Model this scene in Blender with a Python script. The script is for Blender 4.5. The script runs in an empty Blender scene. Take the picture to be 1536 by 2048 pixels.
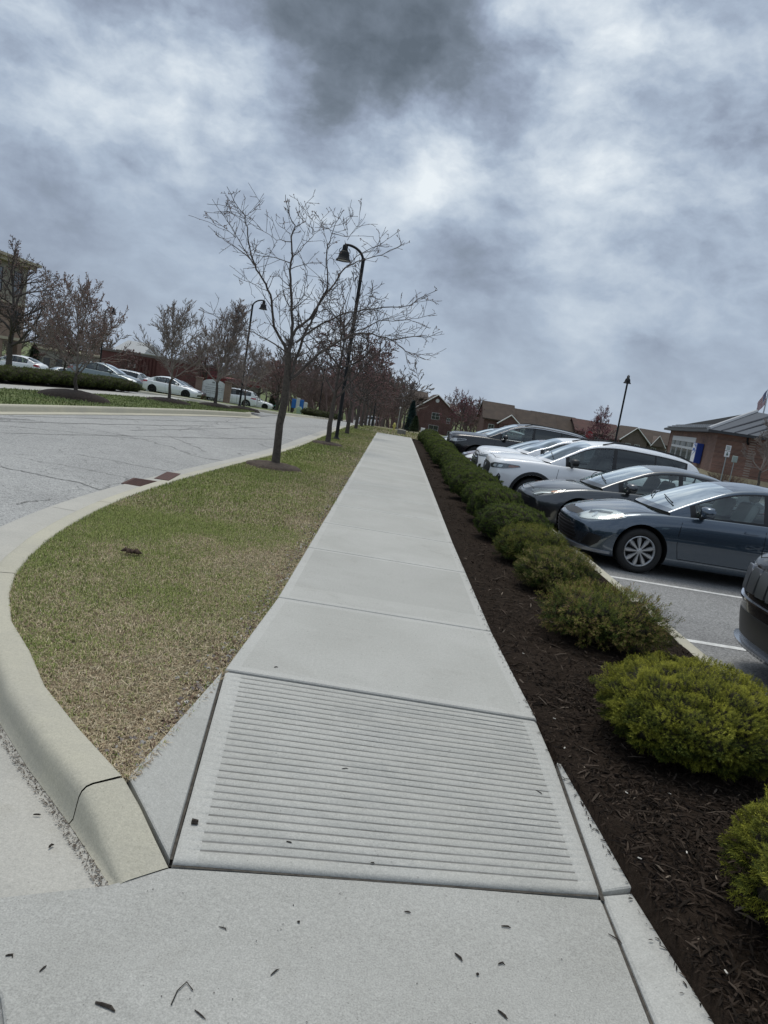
import bpy, math, random
import numpy as np
from mathutils import Vector, Matrix, noise
from mathutils.bvhtree import BVHTree
from mathutils.geometry import delaunay_2d_cdt
R = math.radians
sc = bpy.context.scene
COL = sc.collection
# ------------------------------------------------------------------ camera
H = 1.62
cam = bpy.data.cameras.new('camera'); camo = bpy.data.objects.new('camera', cam); COL.objects.link(camo)
cam.sensor_fit = 'VERTICAL'; cam.sensor_height = 36; cam.lens = 36*1500/2048
cam.clip_start = 0.05; cam.clip_end = 3000
CM = Matrix(((0.98702481, -0.16036142, -0.00813834), (0.01647189, 0.15154143, -0.98831365), (0.15972068, 0.97535604, 0.1522166)))
camo.matrix_world = Matrix.Translation((0, 0, H)) @ CM.to_4x4()
sc.camera = camo
# ------------------------------------------------------------------ light
SUN_EL, SUN_AZ = 70, 345          # degrees; azimuth clockwise from +Y
sd = Vector((math.sin(R(SUN_AZ))*math.cos(R(SUN_EL)), math.cos(R(SUN_AZ))*math.cos(R(SUN_EL)), math.sin(R(SUN_EL))))
sl = bpy.data.lights.new('sun', 'SUN'); sl.energy = 1.45; sl.angle = R(24); sl.color = (1, .955, .90)
so = bpy.data.objects.new('sun', sl); COL.objects.link(so)
so.rotation_euler = sd.to_track_quat('Z', 'Y').to_euler()
vs = sc.view_settings; vs.view_transform = 'Standard'; vs.look = 'None'; vs.gamma = 1; vs.exposure = 0.0; vs.use_curve_mapping = False

def pray(px, py):
    return CM @ Vector((px-768, -(py-1024), -1500.))
# ------------------------------------------------------------------ world: overcast with broken cloud
world = bpy.data.worlds.new('World'); sc.world = world; world.use_nodes = True
def build_world():
    nt = world.node_tree; N = nt.nodes; L = nt.links; N.clear()
    out = N.new('ShaderNodeOutputWorld'); bg = N.new('ShaderNodeBackground'); L.new(bg.outputs[0], out.inputs[0])
    tc = N.new('ShaderNodeTexCoord')
    def M(op, a, b=None, c=None):
        n = N.new('ShaderNodeMath'); n.operation = op
        for i, v in enumerate((a, b, c)):
            if v is None: continue
            if isinstance(v, (int, float)): n.inputs[i].default_value = v
            else: L.new(v, n.inputs[i])
        return n.outputs[0]
    def V(op, a, b=None):
        n = N.new('ShaderNodeVectorMath'); n.operation = op
        for i, v in enumerate((a, b)):
            if v is None: continue
            if isinstance(v, (tuple, Vector)): n.inputs[i].default_value = tuple(v)
            elif isinstance(v, (int, float)): n.inputs['Scale'].default_value = v
            else: L.new(v, n.inputs[i])
        return n
    def noise_(vec, scale, det, rough, dist=0, ntype='FBM'):
        n = N.new('ShaderNodeTexNoise'); n.inputs['Scale'].default_value = scale; n.inputs['Detail'].default_value = det
        n.inputs['Roughness'].default_value = rough; n.inputs['Distortion'].default_value = dist
        L.new(vec, n.inputs['Vector']); return n
    d = V('NORMALIZE', tc.outputs['Generated']).outputs[0]
    # cloud deck: direction projected on a plane overhead
    sep = N.new('ShaderNodeSeparateXYZ'); L.new(d, sep.inputs[0])
    zz = M('ADD', M('MAXIMUM', sep.outputs[2], 0.0), 0.42)
    cmb = N.new('ShaderNodeCombineXYZ'); L.new(M('DIVIDE', sep.outputs[0], zz), cmb.inputs[0]); L.new(M('DIVIDE', sep.outputs[1], zz), cmb.inputs[1])
    pl = cmb.outputs[0]
    wv = noise_(d, 5.0, 6, .62)
    warp = V('SUBTRACT', wv.outputs['Color'], (.5, .5, .5)).outputs[0]
    w1 = V('SCALE', warp); w1.inputs['Scale'].default_value = .17
    dw = V('NORMALIZE', V('ADD', d, w1.outputs[0]).outputs[0]).outputs[0]
    acc = None
    # (px, py, radius deg, amplitude) of the large light and dark masses
    blobs = [(690, 40, 10, -.36), (830, 110, 6, -.28), (600, 10, 7, -.12), (690, 215, 5, -.30), (1010, 40, 6, -.30), (990, 200, 5, -.26), (930, 60, 5, -.20), (650, 150, 5, -.16), (1040, 290, 3.5, -.10), (760, 260, 3.5, -.16),
             (480, -40, 7, -.12), (190, 80, 5.5, -.34), (260, 150, 4, -.20), (40, 30, 3.5, .30), (130, 0, 4, -.2), (310, 255, 4.5, .50), (110, 130, 4, .30), (100, 235, 5, .28), (400, 130, 4.5, .46), (330, 130, 3, .30), (490, 150, 4, .30), (520, 250, 4, .22),
             (862, 262, 4.4, .26), (800, 215, 3, .34), (800, 345, 4.2, .40), (880, 330, 4, .42), (960, 370, 4, .22), (1120, 340, 4.5, .40), (1180, 50, 5.5, .62), (1110, 15, 3, .50), (1300, 110, 4, .36), (1240, 190, 5, .16),
             (1420, 180, 7, -.12), (1380, 40, 4, .10), (1490, 20, 5, -.22), (40, 350, 6, -.20), (60, 430, 7, -.14), (200, 500, 9, -.08), (1215, 370, 3, .25), (1330, 375, 3, -.30), (1330, 440, 3, .26), (1400, 400, 4, .12),
             (960, 520, 4, -.34), (1020, 560, 3, -.22), (900, 470, 3, -.16), (1060, 470, 3, .16), (1250, 490, 5, .16), (1310, 695, 3, -.24), (1180, 600, 5, .08), (1190, 640, 2, .12), (640, 340, 5, .22), (560, 420, 6, .10),
             (1500, 520, 6, -.10), (350, 380, 5, -.08), (170, 250, 4, .16), (1470, 740, 4, -.12), (700, 640, 7, .05), (800, -250, 18, -.15)]
    for px, py, rd, am in blobs:
        v = pray(px, py).normalized()
        dt = V('DOT_PRODUCT', dw, v).outputs['Value']
        # gaussian  exp(k (dot-1))
        k = 1.0/(1-math.cos(R(rd)))
        e = M('EXPONENT', M('MULTIPLY', M('SUBTRACT', dt, 1.0), k))
        acc = M('MULTIPLY', e, am) if acc is None else M('MULTIPLY_ADD', e, am, acc)
    w2 = V('SCALE', warp); w2.inputs['Scale'].default_value = .06
    mpn = N.new('ShaderNodeMapping'); mpn.inputs['Scale'].default_value = (1, 1, 1.75); L.new(V('ADD', d, w2.outputs[0]).outputs[0], mpn.inputs[0]); dw2 = mpn.outputs[0]
    n1 = noise_(pl, 2.1, 5, .55, .25).outputs['Fac']
    n2 = noise_(pl, 6.5, 7, .58, .35).outputs['Fac']
    n3 = noise_(dw2, 6.5, 8, .56, .1).outputs['Fac']
    n4 = noise_(dw2, 17.0, 6, .60, .1).outputs['Fac']
    hz = N.new('ShaderNodeMapRange'); hz.inputs[1].default_value = 0.02; hz.inputs[2].default_value = .34; hz.inputs[3].default_value = .26; hz.inputs[4].default_value = .90; hz.interpolation_type='SMOOTHSTEP'
    L.new(sep.outputs[2], hz.inputs[0])
    nn = M('MULTIPLY_ADD', M('SUBTRACT', n1, .5), .42, M('MULTIPLY', M('SUBTRACT', n2, .5), .65))
    nn = M('MULTIPLY_ADD', M('SUBTRACT', n3, .5), .85, nn)
    nn = M('MULTIPLY_ADD', M('SUBTRACT', n4, .5), .36, nn)
    nn = M('MULTIPLY_ADD', M('SUBTRACT', noise_(dw2, 42.0, 4, .62, .1).outputs['Fac'], .5), .16, nn)
    # billows: rounded puffs with brighter rims
    bl = noise_(dw2, 5.0, 5, .50, .5).outputs['Fac']; bl2 = noise_(dw2, 12.0, 5, .52, .5).outputs['Fac']
    ab = M('ABSOLUTE', M('SUBTRACT', bl, .5)); ab2 = M('ABSOLUTE', M('SUBTRACT', bl2, .5))
    nn = M('MULTIPLY_ADD', M('SUBTRACT', .075, ab), 1.15, nn)
    nn = M('MULTIPLY_ADD', M('SUBTRACT', .075, ab2), .62, nn)
    hb = N.new('ShaderNodeMapRange'); hb.inputs[1].default_value = 0.0; hb.inputs[2].default_value = .22; hb.inputs[3].default_value = .035; hb.inputs[4].default_value = 0; L.new(sep.outputs[2], hb.inputs[0])
    tot = M('ADD', M('MULTIPLY_ADD', nn, hz.outputs[0], .50), hb.outputs[0])
    tot = M('ADD', tot, M('MULTIPLY', acc, M('MULTIPLY_ADD', n3, .95, M('MULTIPLY', n2, .10))))
    tot = M('MULTIPLY_ADD', M('SUBTRACT', tot, .5), .82, .505)
    # thinner, brighter deck towards the hidden sun
    sdt = V('DOT_PRODUCT', d, sd).outputs['Value']
    cr = N.new('ShaderNodeValToRGB'); e = cr.color_ramp
    stops = [(0.0, (.115, .142, .172)), (.20, (.185, .222, .272)), (.38, (.305, .362, .462)), (.52, (.415, .495, .610)), (.70, (.60, .68, .77)), (.95, (.86, .92, .96))]
    e.elements[0].position = 0; e.elements[0].color = (*stops[0][1], 1); e.elements[1].position = stops[-1][0]; e.elements[1].color = (*stops[-1][1], 1)
    for p, c in stops[1:-1]:
        q = e.elements.new(p); q.color = (*c, 1)
    L.new(tot, cr.inputs[0])
    # clear-sky component shows through a little near the horizon
    sky = N.new('ShaderNodeTexSky'); sky.sky_type = 'NISHITA'; sky.sun_disc = False; sky.sun_elevation = R(SUN_EL); sky.sun_rotation = R(SUN_AZ)
    ss = V('SCALE', sky.outputs[0]); ss.inputs['Scale'].default_value = .07
    mx = N.new('ShaderNodeMix'); mx.data_type = 'RGBA'; mx.inputs['Factor'].default_value = .93
    L.new(ss.outputs[0], mx.inputs['A']); L.new(cr.outputs[0], mx.inputs['B'])
    mr = N.new('ShaderNodeMapRange'); mr.inputs[1].default_value = .74; mr.inputs[2].default_value = 1.0; mr.inputs[3].default_value = 1.0; mr.inputs[4].default_value = 2.7; mr.interpolation_type = 'SMOOTHSTEP'
    L.new(sdt, mr.inputs[0])
    m3 = N.new('ShaderNodeMapRange'); m3.inputs[1].default_value = .78; m3.inputs[2].default_value = 1; m3.inputs[4].default_value = .9; L.new(sdt, m3.inputs[0])
    wm = N.new('ShaderNodeMix'); wm.data_type = 'RGBA'; L.new(m3.outputs[0], wm.inputs['Factor']); L.new(mx.outputs['Result'], wm.inputs['A']); wm.inputs['B'].default_value = (.56, .56, .51, 1)
    L.new(wm.outputs['Result'], bg.inputs[0]); L.new(mr.outputs[0], bg.inputs[1])
build_world()

# ------------------------------------------------------------------ terrain height and placing helpers
def sp(t, w=3.0):
    return t if t/w > 30 else w*math.log1p(math.exp(t/w))
def h(x, y):
    a = sp(y-36) - sp(y-170, 8)
    return -0.04*a - 0.02*(sp(-(x+13), 2) - sp(-(x+45), 5))
def hl(x, y):
    return h(x, y)-.25-.006*max(0, min(25, y-9))
def P(px, py, off=0.0):
    """ground point under a picture point"""
    r = pray(px, py); t0 = 0
    lo, hi = 0, None
    t = 0.5
    while t < 900:
        s = t/r.y if r.y > 0 else t
        p = Vector((0, 0, H)) + r*s
        if p.z < h(p.x, p.y)+off: hi = t; break
        lo = t; t *= 1.05
    if hi is None: hi = 900
    for _ in range(40):
        m = (lo+hi)/2; p = Vector((0, 0, H)) + r*(m/r.y)
        if p.z < h(p.x, p.y)+off: hi = m
        else: lo = m
    return Vector((p.x, p.y, h(p.x, p.y)+off))
def A(px, py, Y):
    r = pray(px, py); return Vector((0, 0, H)) + r*(Y/r.y)

# ------------------------------------------------------------------ materials
MATS = {}
def mat(name, col, rough=.8, metal=0, spec=.4, var=None, vscale=4, bump=0, bscale=60, coat=0, emis=None, detail=6, dist=0, c3=None, c3scale=1, c3thr=(.55, .7), attr=None, coords='Object', vrng=(.35,.65)):
    if name in MATS: return MATS[name]
    m = bpy.data.materials.new(name); m.use_nodes = True; MATS[name] = m
    N = m.node_tree.nodes; L = m.node_tree.links; b = N['Principled BSDF']
    b.inputs['Roughness'].default_value = rough; b.inputs['Metallic'].default_value = metal; b.inputs['Specular IOR Level'].default_value = spec
    if coat: b.inputs['Coat Weight'].default_value = coat; b.inputs['Coat Roughness'].default_value = .03; b.inputs['Coat IOR'].default_value = 1.8
    b.inputs['Base Color'].default_value = (*col, 1)
    tc = N.new('ShaderNodeTexCoord')
    def nz(s, det=detail, dd=0):
        n = N.new('ShaderNodeTexNoise'); n.inputs['Scale'].default_value = s; n.inputs['Detail'].default_value = det; n.inputs['Distortion'].default_value = dd
        n.inputs['Roughness'].default_value = .6
        L.new(tc.outputs[coords], n.inputs['Vector']); return n.outputs['Fac']
    def mix(f, a, bb):
        x = N.new('ShaderNodeMix'); x.data_type = 'RGBA'
        L.new(f, x.inputs['Factor'])
        for k, v in (('A', a), ('B', bb)):
            if isinstance(v, tuple): x.inputs[k].default_value = (*v, 1)
            else: L.new(v, x.inputs[k])
        return x.outputs['Result']
    def rng(f, a, c):
        x = N.new('ShaderNodeMapRange'); x.inputs[1].default_value = a; x.inputs[2].default_value = c; L.new(f, x.inputs[0]); return x.outputs[0]
    cur = None
    if attr:
        a = N.new('ShaderNodeAttribute'); a.attribute_name = attr; cur = a.outputs['Color']
    if var is not None:
        f = rng(nz(vscale, dd=dist), *vrng)
        cur = mix(f, cur if cur is not None else col, var)
    if c3 is not None:
        f = rng(nz(c3scale, 8), *c3thr)
        cur = mix(f, cur if cur is not None else col, c3)
    if cur is not None: L.new(cur, b.inputs['Base Color'])
    if bump:
        bm = N.new('ShaderNodeBump'); bm.inputs['Strength'].default_value = bump; bm.inputs['Distance'].default_value = .02
        L.new(nz(bscale, 5), bm.inputs['Height']); L.new(bm.outputs[0], b.inputs['Normal'])
    if emis:
        b.inputs['Emission Color'].default_value = (*emis[0], 1); b.inputs['Emission Strength'].default_value = emis[1]
    return m

def concrete(name, col, var, speck=.35, stain=(.30, .29, .26), band=None):
    """brushed outdoor concrete: fine aggregate speckle, cloudy patches, faint stains, broom texture"""
    if name in MATS: return MATS[name]
    m = bpy.data.materials.new(name); m.use_nodes = True; MATS[name] = m
    N = m.node_tree.nodes; L = m.node_tree.links; b = N['Principled BSDF']
    b.inputs['Roughness'].default_value = .88; b.inputs['Specular IOR Level'].default_value = .3
    tc = N.new('ShaderNodeTexCoord'); O = tc.outputs['Object']
    def nz(s, det=6, r=.6, dd=0, vec=O):
        n = N.new('ShaderNodeTexNoise'); n.inputs['Scale'].default_value = s; n.inputs['Detail'].default_value = det
        n.inputs['Roughness'].default_value = r; n.inputs['Distortion'].default_value = dd; L.new(vec, n.inputs['Vector']); return n.outputs['Fac']
    def rng(f, a, c, o0=0, o1=1):
        x = N.new('ShaderNodeMapRange'); x.inputs[1].default_value = a; x.inputs[2].default_value = c; x.inputs[3].default_value = o0; x.inputs[4].default_value = o1; L.new(f, x.inputs[0]); return x.outputs[0]
    def mix(f, a, bb, mode='MIX'):
        x = N.new('ShaderNodeMix'); x.data_type = 'RGBA'; x.blend_type = mode
        if isinstance(f, float): x.inputs['Factor'].default_value = f
        else: L.new(f, x.inputs['Factor'])
        for k, v in (('A', a), ('B', bb)):
            if isinstance(v, tuple): x.inputs[k].default_value = (*v, 1)
            else: L.new(v, x.inputs[k])
        return x.outputs['Result']
    c = mix(rng(nz(1.1, 7, .65, .5), .35, .65), col, var)
    mp = N.new('ShaderNodeMapping'); mp.inputs['Scale'].default_value = (1.2, 9, 1); L.new(O, mp.inputs[0])
    c = mix(rng(nz(1.6, 5, .7, .3, mp.outputs[0]), .50, .80, 0, .35), c, tuple(v*1.16 for v in col))
    c = mix(rng(nz(3.2, 9, .7, 1.2), .56, .80, 0, .5), c, stain)
    if 'slabs' in name:
        sx = N.new('ShaderNodeSeparateXYZ'); L.new(O, sx.inputs[0])
        fl = N.new('ShaderNodeMath'); fl.operation = 'MULTIPLY_ADD'; L.new(sx.outputs[1], fl.inputs[0]); fl.inputs[1].default_value = 1/1.53; fl.inputs[2].default_value = -7.42/1.53+20
        f2 = N.new('ShaderNodeMath'); f2.operation = 'FLOOR'; L.new(fl.outputs[0], f2.inputs[0])
        wn = N.new('ShaderNodeTexWhiteNoise'); wn.noise_dimensions = '1D'; L.new(f2.outputs[0], wn.inputs['W'])
        c = mix(rng(wn.outputs['Value'], 0, 1, 0, .30), c, tuple(v*.80 for v in col))
    c = mix(rng(nz(140, 3, .8), .38, .62), tuple(v*(1-speck) for v in col), c) if False else c
    sp1 = rng(nz(170, 2, .7), .30, .70, 1-speck, 1+speck*.8)
    sp2 = rng(nz(60, 3, .7), .35, .65, .93, 1.06)
    c = mix(rng(nz(.55, 10, .72, 2.0), .57, .66, 0, .28), c, tuple(v*.78 for v in col))
    c = mix(rng(nz(14, 4, .7, .5), .66, .76, 0, .35), c, tuple(v*.62 for v in col))
    vor = N.new('ShaderNodeTexVoronoi'); vor.inputs['Scale'].default_value = 38; L.new(O, vor.inputs['Vector'])
    pit = rng(vor.outputs['Distance'], .035, .09, .45, 1)
    mm = N.new('ShaderNodeMath'); mm.operation = 'MULTIPLY'; L.new(sp1, mm.inputs[0]); L.new(sp2, mm.inputs[1])
    m2 = N.new('ShaderNodeMath'); m2.operation = 'MULTIPLY'; L.new(mm.outputs[0], m2.inputs[0]); L.new(pit, m2.inputs[1])
    sc_ = N.new('ShaderNodeVectorMath'); sc_.operation = 'SCALE'; L.new(c, sc_.inputs[0]); L.new(m2.outputs[0], sc_.inputs['Scale'])
    L.new(sc_.outputs[0], b.inputs['Base Color'])
    bm = N.new('ShaderNodeBump'); bm.inputs['Strength'].default_value = .35; bm.inputs['Distance'].default_value = .004
    L.new(nz(150, 4, .7), bm.inputs['Height']); 
    b2 = N.new('ShaderNodeBump'); b2.inputs['Strength'].default_value = .3; b2.inputs['Distance'].default_value = .004
    mp2 = N.new('ShaderNodeMapping'); mp2.inputs['Scale'].default_value = (6, 160, 6); L.new(O, mp2.inputs[0])
    L.new(nz(1, 3, .6, 0, mp2.outputs[0]), b2.inputs['Height']); L.new(bm.outputs[0], b2.inputs['Normal'])
    L.new(b2.outputs[0], b.inputs['Normal'])
    return m

def asphalt(name, col, var, crack=0, agg=120, patch=None):
    if name in MATS: return MATS[name]
    m = bpy.data.materials.new(name); m.use_nodes = True; MATS[name] = m
    N = m.node_tree.nodes; L = m.node_tree.links; b = N['Principled BSDF']
    b.inputs['Roughness'].default_value = .9; b.inputs['Specular IOR Level'].default_value = .3
    tc = N.new('ShaderNodeTexCoord'); O = tc.outputs['Object']
    def nz(s, det=6, r=.6, dd=0, vec=O):
        n = N.new('ShaderNodeTexNoise'); n.inputs['Scale'].default_value = s; n.inputs['Detail'].default_value = det
        n.inputs['Roughness'].default_value = r; n.inputs['Distortion'].default_value = dd; L.new(vec, n.inputs['Vector']); return n
    def rng(f, a, c, o0=0, o1=1):
        x = N.new('ShaderNodeMapRange'); x.inputs[1].default_value = a; x.inputs[2].default_value = c; x.inputs[3].default_value = o0; x.inputs[4].default_value = o1; L.new(f, x.inputs[0]); return x.outputs[0]
    def mix(f, a, bb):
        x = N.new('ShaderNodeMix'); x.data_type = 'RGBA'; L.new(f, x.inputs['Factor'])
        for k, v in (('A', a), ('B', bb)):
            if isinstance(v, tuple): x.inputs[k].default_value = (*v, 1)
            else: L.new(v, x.inputs[k])
        return x.outputs['Result']
    c = mix(rng(nz(.35, 8, .65, .8).outputs['Fac'], .38, .62), col, var)
    c = mix(rng(nz(2.6, 8, .7, .6).outputs['Fac'], .56, .75, 0, .5), c, tuple(v*.72 for v in col))
    v = N.new('ShaderNodeTexVoronoi'); v.inputs['Scale'].default_value = agg; L.new(O, v.inputs['Vector'])
    sepc = N.new('ShaderNodeSeparateColor'); L.new(v.outputs['Color'], sepc.inputs[0])
    s1 = rng(sepc.outputs[0], 0, 1, .62, 1.38)
    s2 = rng(nz(agg*.4, 3, .8).outputs['Fac'], .3, .7, .85, 1.12)
    mm = N.new('ShaderNodeMath'); mm.operation = 'MULTIPLY'; L.new(s1, mm.inputs[0]); L.new(s2, mm.inputs[1]); fac = mm.outputs[0]
    if crack:
        wv = nz(.9, 5, .6); ad = N.new('ShaderNodeVectorMath'); ad.operation = 'MULTIPLY_ADD'
        L.new(wv.outputs['Color'], ad.inputs[0]); ad.inputs[1].default_value = (1.3, 1.3, 0); L.new(O, ad.inputs[2])
        for s_, w_ in ((.22, .0035), (.8, .006)):
            vo = N.new('ShaderNodeTexVoronoi'); vo.feature = 'DISTANCE_TO_EDGE'; vo.inputs['Scale'].default_value = s_; L.new(ad.outputs[0], vo.inputs['Vector'])
            k = rng(vo.outputs['Distance'], w_*.5, w_*1.6, .60, 1)
            if s_ > .5:   # fine cracking only in worn areas
                wear = rng(nz(.25, 4).outputs['Fac'], .48, .56, 0, 1)
                k2 = N.new('ShaderNodeMix'); L.new(wear, k2.inputs[0]); k2.inputs[2].default_value = 1; L.new(k, k2.inputs[3]); k = k2.outputs[0]
            q = N.new('ShaderNodeMath'); q.operation = 'MULTIPLY'; L.new(fac, q.inputs[0]); L.new(k, q.inputs[1]); fac = q.outputs[0]
    sc_ = N.new('ShaderNodeVectorMath'); sc_.operation = 'SCALE'; L.new(c, sc_.inputs[0]); L.new(fac, sc_.inputs['Scale'])
    L.new(sc_.outputs[0], b.inputs['Base Color'])
    bm = N.new('ShaderNodeBump'); bm.inputs['Strength'].default_value = .5; bm.inputs['Distance'].default_value = .006
    L.new(sepc.outputs[1], bm.inputs['Height']); L.new(bm.outputs[0], b.inputs['Normal'])
    return m

# ------------------------------------------------------------------ objects
def mesh_obj(name, verts, faces, mats, parent=None, smooth=False, midx=None, angle=None):
    me = bpy.data.meshes.new(name); me.from_pydata([tuple(v) for v in verts], [], faces); me.update()
    if not isinstance(mats, (list, tuple)): mats = [mats]
    for m in mats: me.materials.append(m)
    if midx is not None: me.polygons.foreach_set('material_index', midx)
    if smooth: me.polygons.foreach_set('use_smooth', [True]*len(me.polygons))
    if angle is not None and smooth: me.set_sharp_from_angle(angle=R(angle))
    o = bpy.data.objects.new(name, me); COL.objects.link(o)
    if parent: o.parent = parent
    return o
class MB:
    def __init__(s): s.v = []; s.f = []; s.mi = []; s.M = Matrix.Identity(4); s.m = 0
    def add(s, vs_, fs):
        n = len(s.v); s.v += [s.M @ Vector(v) for v in vs_]; s.f += [tuple(i+n for i in f) for f in fs]; s.mi += [s.m]*len(fs); return s
    def box(s, x0, x1, y0, y1, z0, z1, bev=0):
        if bev:
            b = bev; v = []; 
            # rounded-ish: chamfered box
            import itertools
            X = (x0, x1); Y = (y0, y1); Z = (z0, z1); idx = {}
            for i in (0, 1):
                for j in (0, 1):
                    for k in (0, 1):
                        sx, sy, sz = (1, -1)[i], (1, -1)[j], (1, -1)[k]
                        for a in range(3):
                            p = [X[i], Y[j], Z[k]]
                            for c in range(3):
                                if c != a: p[c] += (sx, sy, sz)[c]*b
                            idx[(i, j, k, a)] = len(v); v.append(p)
            f = []
            for i in (0, 1):
                f.append([idx[(i, 0, 0, 0)], idx[(i, 1, 0, 0)], idx[(i, 1, 1, 0)], idx[(i, 0, 1, 0)]])
                f.append([idx[(0, i, 0, 1)], idx[(1, i, 0, 1)], idx[(1, i, 1, 1)], idx[(0, i, 1, 1)]])
                f.append([idx[(0, 0, i, 2)], idx[(1, 0, i, 2)], idx[(1, 1, i, 2)], idx[(0, 1, i, 2)]])
                for j in (0, 1):
                    f.append([idx[(i, j, 0, 0)], idx[(i, j, 1, 0)], idx[(i, j, 1, 1)], idx[(i, j, 0, 1)]])
                    f.append([idx[(i, 0, j, 0)], idx[(i, 1, j, 0)], idx[(i, 1, j, 2)], idx[(i, 0, j, 2)]])
                    f.append([idx[(0, i, j, 1)], idx[(1, i, j, 1)], idx[(1, i, j, 2)], idx[(0, i, j, 2)]])
                    for k in (0, 1): f.append([idx[(i, j, k, 0)], idx[(i, j, k, 1)], idx[(i, j, k, 2)]])
            # orient outward
            c = Vector(((x0+x1)/2, (y0+y1)/2, (z0+z1)/2)); g = []
            for q in f:
                a, b_, d = (Vector(v[q[0]]), Vector(v[q[1]]), Vector(v[q[2]]))
                n = (b_-a).cross(d-a); g.append(q if n.dot(a-c) > 0 else q[::-1])
            return s.add(v, g)
        v = [(x0, y0, z0), (x1, y0, z0), (x1, y1, z0), (x0, y1, z0), (x0, y0, z1), (x1, y0, z1), (x1, y1, z1), (x0, y1, z1)]
        return s.add(v, [(0, 3, 2, 1), (4, 5, 6, 7), (0, 1, 5, 4), (1, 2, 6, 5), (2, 3, 7, 6), (3, 0, 4, 7)])
    def tube(s, pts, rad, n=6, cap=True):
        pts = [Vector(p) for p in pts]
        if not isinstance(rad, (list, tuple)): rad = [rad]*len(pts)
        vs_ = []; fs = []; up = Vector((0, 0, 1)); prev = None
        for i, p in enumerate(pts):
            t = (pts[min(i+1, len(pts)-1)] - pts[max(i-1, 0)])
            if t.length < 1e-9: t = Vector((0, 0, 1))
            t.normalize()
            if prev is None:
                a = t.cross(Vector((0, 0, 1)))
                if a.length < .2: a = t.cross(Vector((1, 0, 0)))
                a.normalize()
            else:
                a = prev - t*prev.dot(t)
                if a.length < 1e-6: a = t.orthogonal()
                a.normalize()
            prev = a; b = t.cross(a)
            for k in range(n):
                an = 2*math.pi*k/n; vs_.append(p + (a*math.cos(an) + b*math.sin(an))*rad[i])
        for i in range(len(pts)-1):
            for k in range(n):
                fs.append((i*n+k, i*n+(k+1) % n, (i+1)*n+(k+1) % n, (i+1)*n+k))
        if cap:
            fs.append(tuple(range(n))[::-1]); fs.append(tuple((len(pts)-1)*n+k for k in range(n)))
        return s.add(vs_, fs)
    def lathe(s, prof, n=16, axis='z', c=(0, 0, 0)):
        """prof: (radius, height) pairs along the axis"""
        vs_ = []; fs = []; c = Vector(c)
        for r, z in prof:
            for k in range(n):
                a = 2*math.pi*k/n; u, v = r*math.cos(a), r*math.sin(a)
                vs_.append(c + (Vector((u, v, z)) if axis == 'z' else Vector((u, z, v)) if axis == 'y' else Vector((z, u, v))))
        for i in range(len(prof)-1):
            for k in range(n):
                q = (i*n+k, i*n+(k+1) % n, (i+1)*n+(k+1) % n, (i+1)*n+k)
                fs.append(q if axis != 'y' else q[::-1])
        return s.add(vs_, fs)
    def prism(s, poly, z0, z1):
        n = len(poly); vs_ = [(x, y, z0) for x, y in poly] + [(x, y, z1) for x, y in poly]
        return s.add(vs_, [tuple(range(n))[::-1], tuple(range(n, 2*n))] + [(i, (i+1) % n, n+(i+1) % n, n+i) for i in range(n)])
    def quad(s, a, b, c, d): return s.add([a, b, c, d], [(0, 1, 2, 3)])
    def build(s, name, mats, parent=None, smooth=False, angle=None, loc=None, rz=None):
        o = mesh_obj(name, s.v, s.f, mats, parent, smooth, s.mi if isinstance(mats, (list, tuple)) else None, angle)
        if loc is not None: o.location = loc
        if rz is not None: o.rotation_euler.z = rz
        return o
def tag(o, label=None, cat=None, group=None, kind=None):
    if label: o['label'] = label
    if cat: o['category'] = cat
    if group: o['group'] = group
    if kind: o['kind'] = kind
    return o
def empty(name, loc=(0, 0, 0), rz=0, label=None, cat=None, group=None):
    o = bpy.data.objects.new(name, None); COL.objects.link(o); o.location = loc; o.rotation_euler.z = rz; o.empty_display_size = .2
    return tag(o, label, cat, group)
def copy_tree(o, parent=None):
    c = o.copy(); COL.objects.link(c)
    if parent is not None: c.parent = parent
    for ch in list(o.children): copy_tree(ch, c)
    return c
def place(src, first, loc, rz=0, label=None, group=None, scale=1.0):
    o = src if first else copy_tree(src)
    o.location = loc; o.rotation_euler.z = rz
    o.scale = (scale,)*3 if isinstance(scale, (int, float)) else scale
    return tag(o, label, None, group)
def lerp(xs, ys, x):
    return float(np.interp(x, xs, ys))
def fnoise(p, s):
    return noise.noise(Vector(p)*s)
def fast_mesh(name, V_, quads=None, tris=None, mats=(), cols=None, smooth=False, parent=None):
    """large vertex arrays straight from numpy"""
    me = bpy.data.meshes.new(name); nv = len(V_)
    me.vertices.add(nv); me.vertices.foreach_set('co', np.asarray(V_, np.float32).ravel())
    loops = []; tot = []
    if quads is not None and len(quads): loops.append(np.asarray(quads, np.int32).ravel()); tot.append(np.full(len(quads), 4, np.int32))
    if tris is not None and len(tris): loops.append(np.asarray(tris, np.int32).ravel()); tot.append(np.full(len(tris), 3, np.int32))
    lv = np.concatenate(loops); lt = np.concatenate(tot); ls = np.concatenate([[0], np.cumsum(lt)[:-1]]).astype(np.int32)
    me.loops.add(len(lv)); me.loops.foreach_set('vertex_index', lv)
    me.polygons.add(len(lt)); me.polygons.foreach_set('loop_start', ls)
    if smooth: me.polygons.foreach_set('use_smooth', np.ones(len(lt), bool))
    me.update(calc_edges=True); me.validate()
    if cols is not None:
        a = me.color_attributes.new('Col', 'FLOAT_COLOR', 'POINT'); a.data.foreach_set('color', np.c_[cols, np.ones(nv)].astype(np.float32).ravel())
    for m in mats: me.materials.append(m)
    o = bpy.data.objects.new(name, me); COL.objects.link(o)
    if parent: o.parent = parent
    return o
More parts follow.
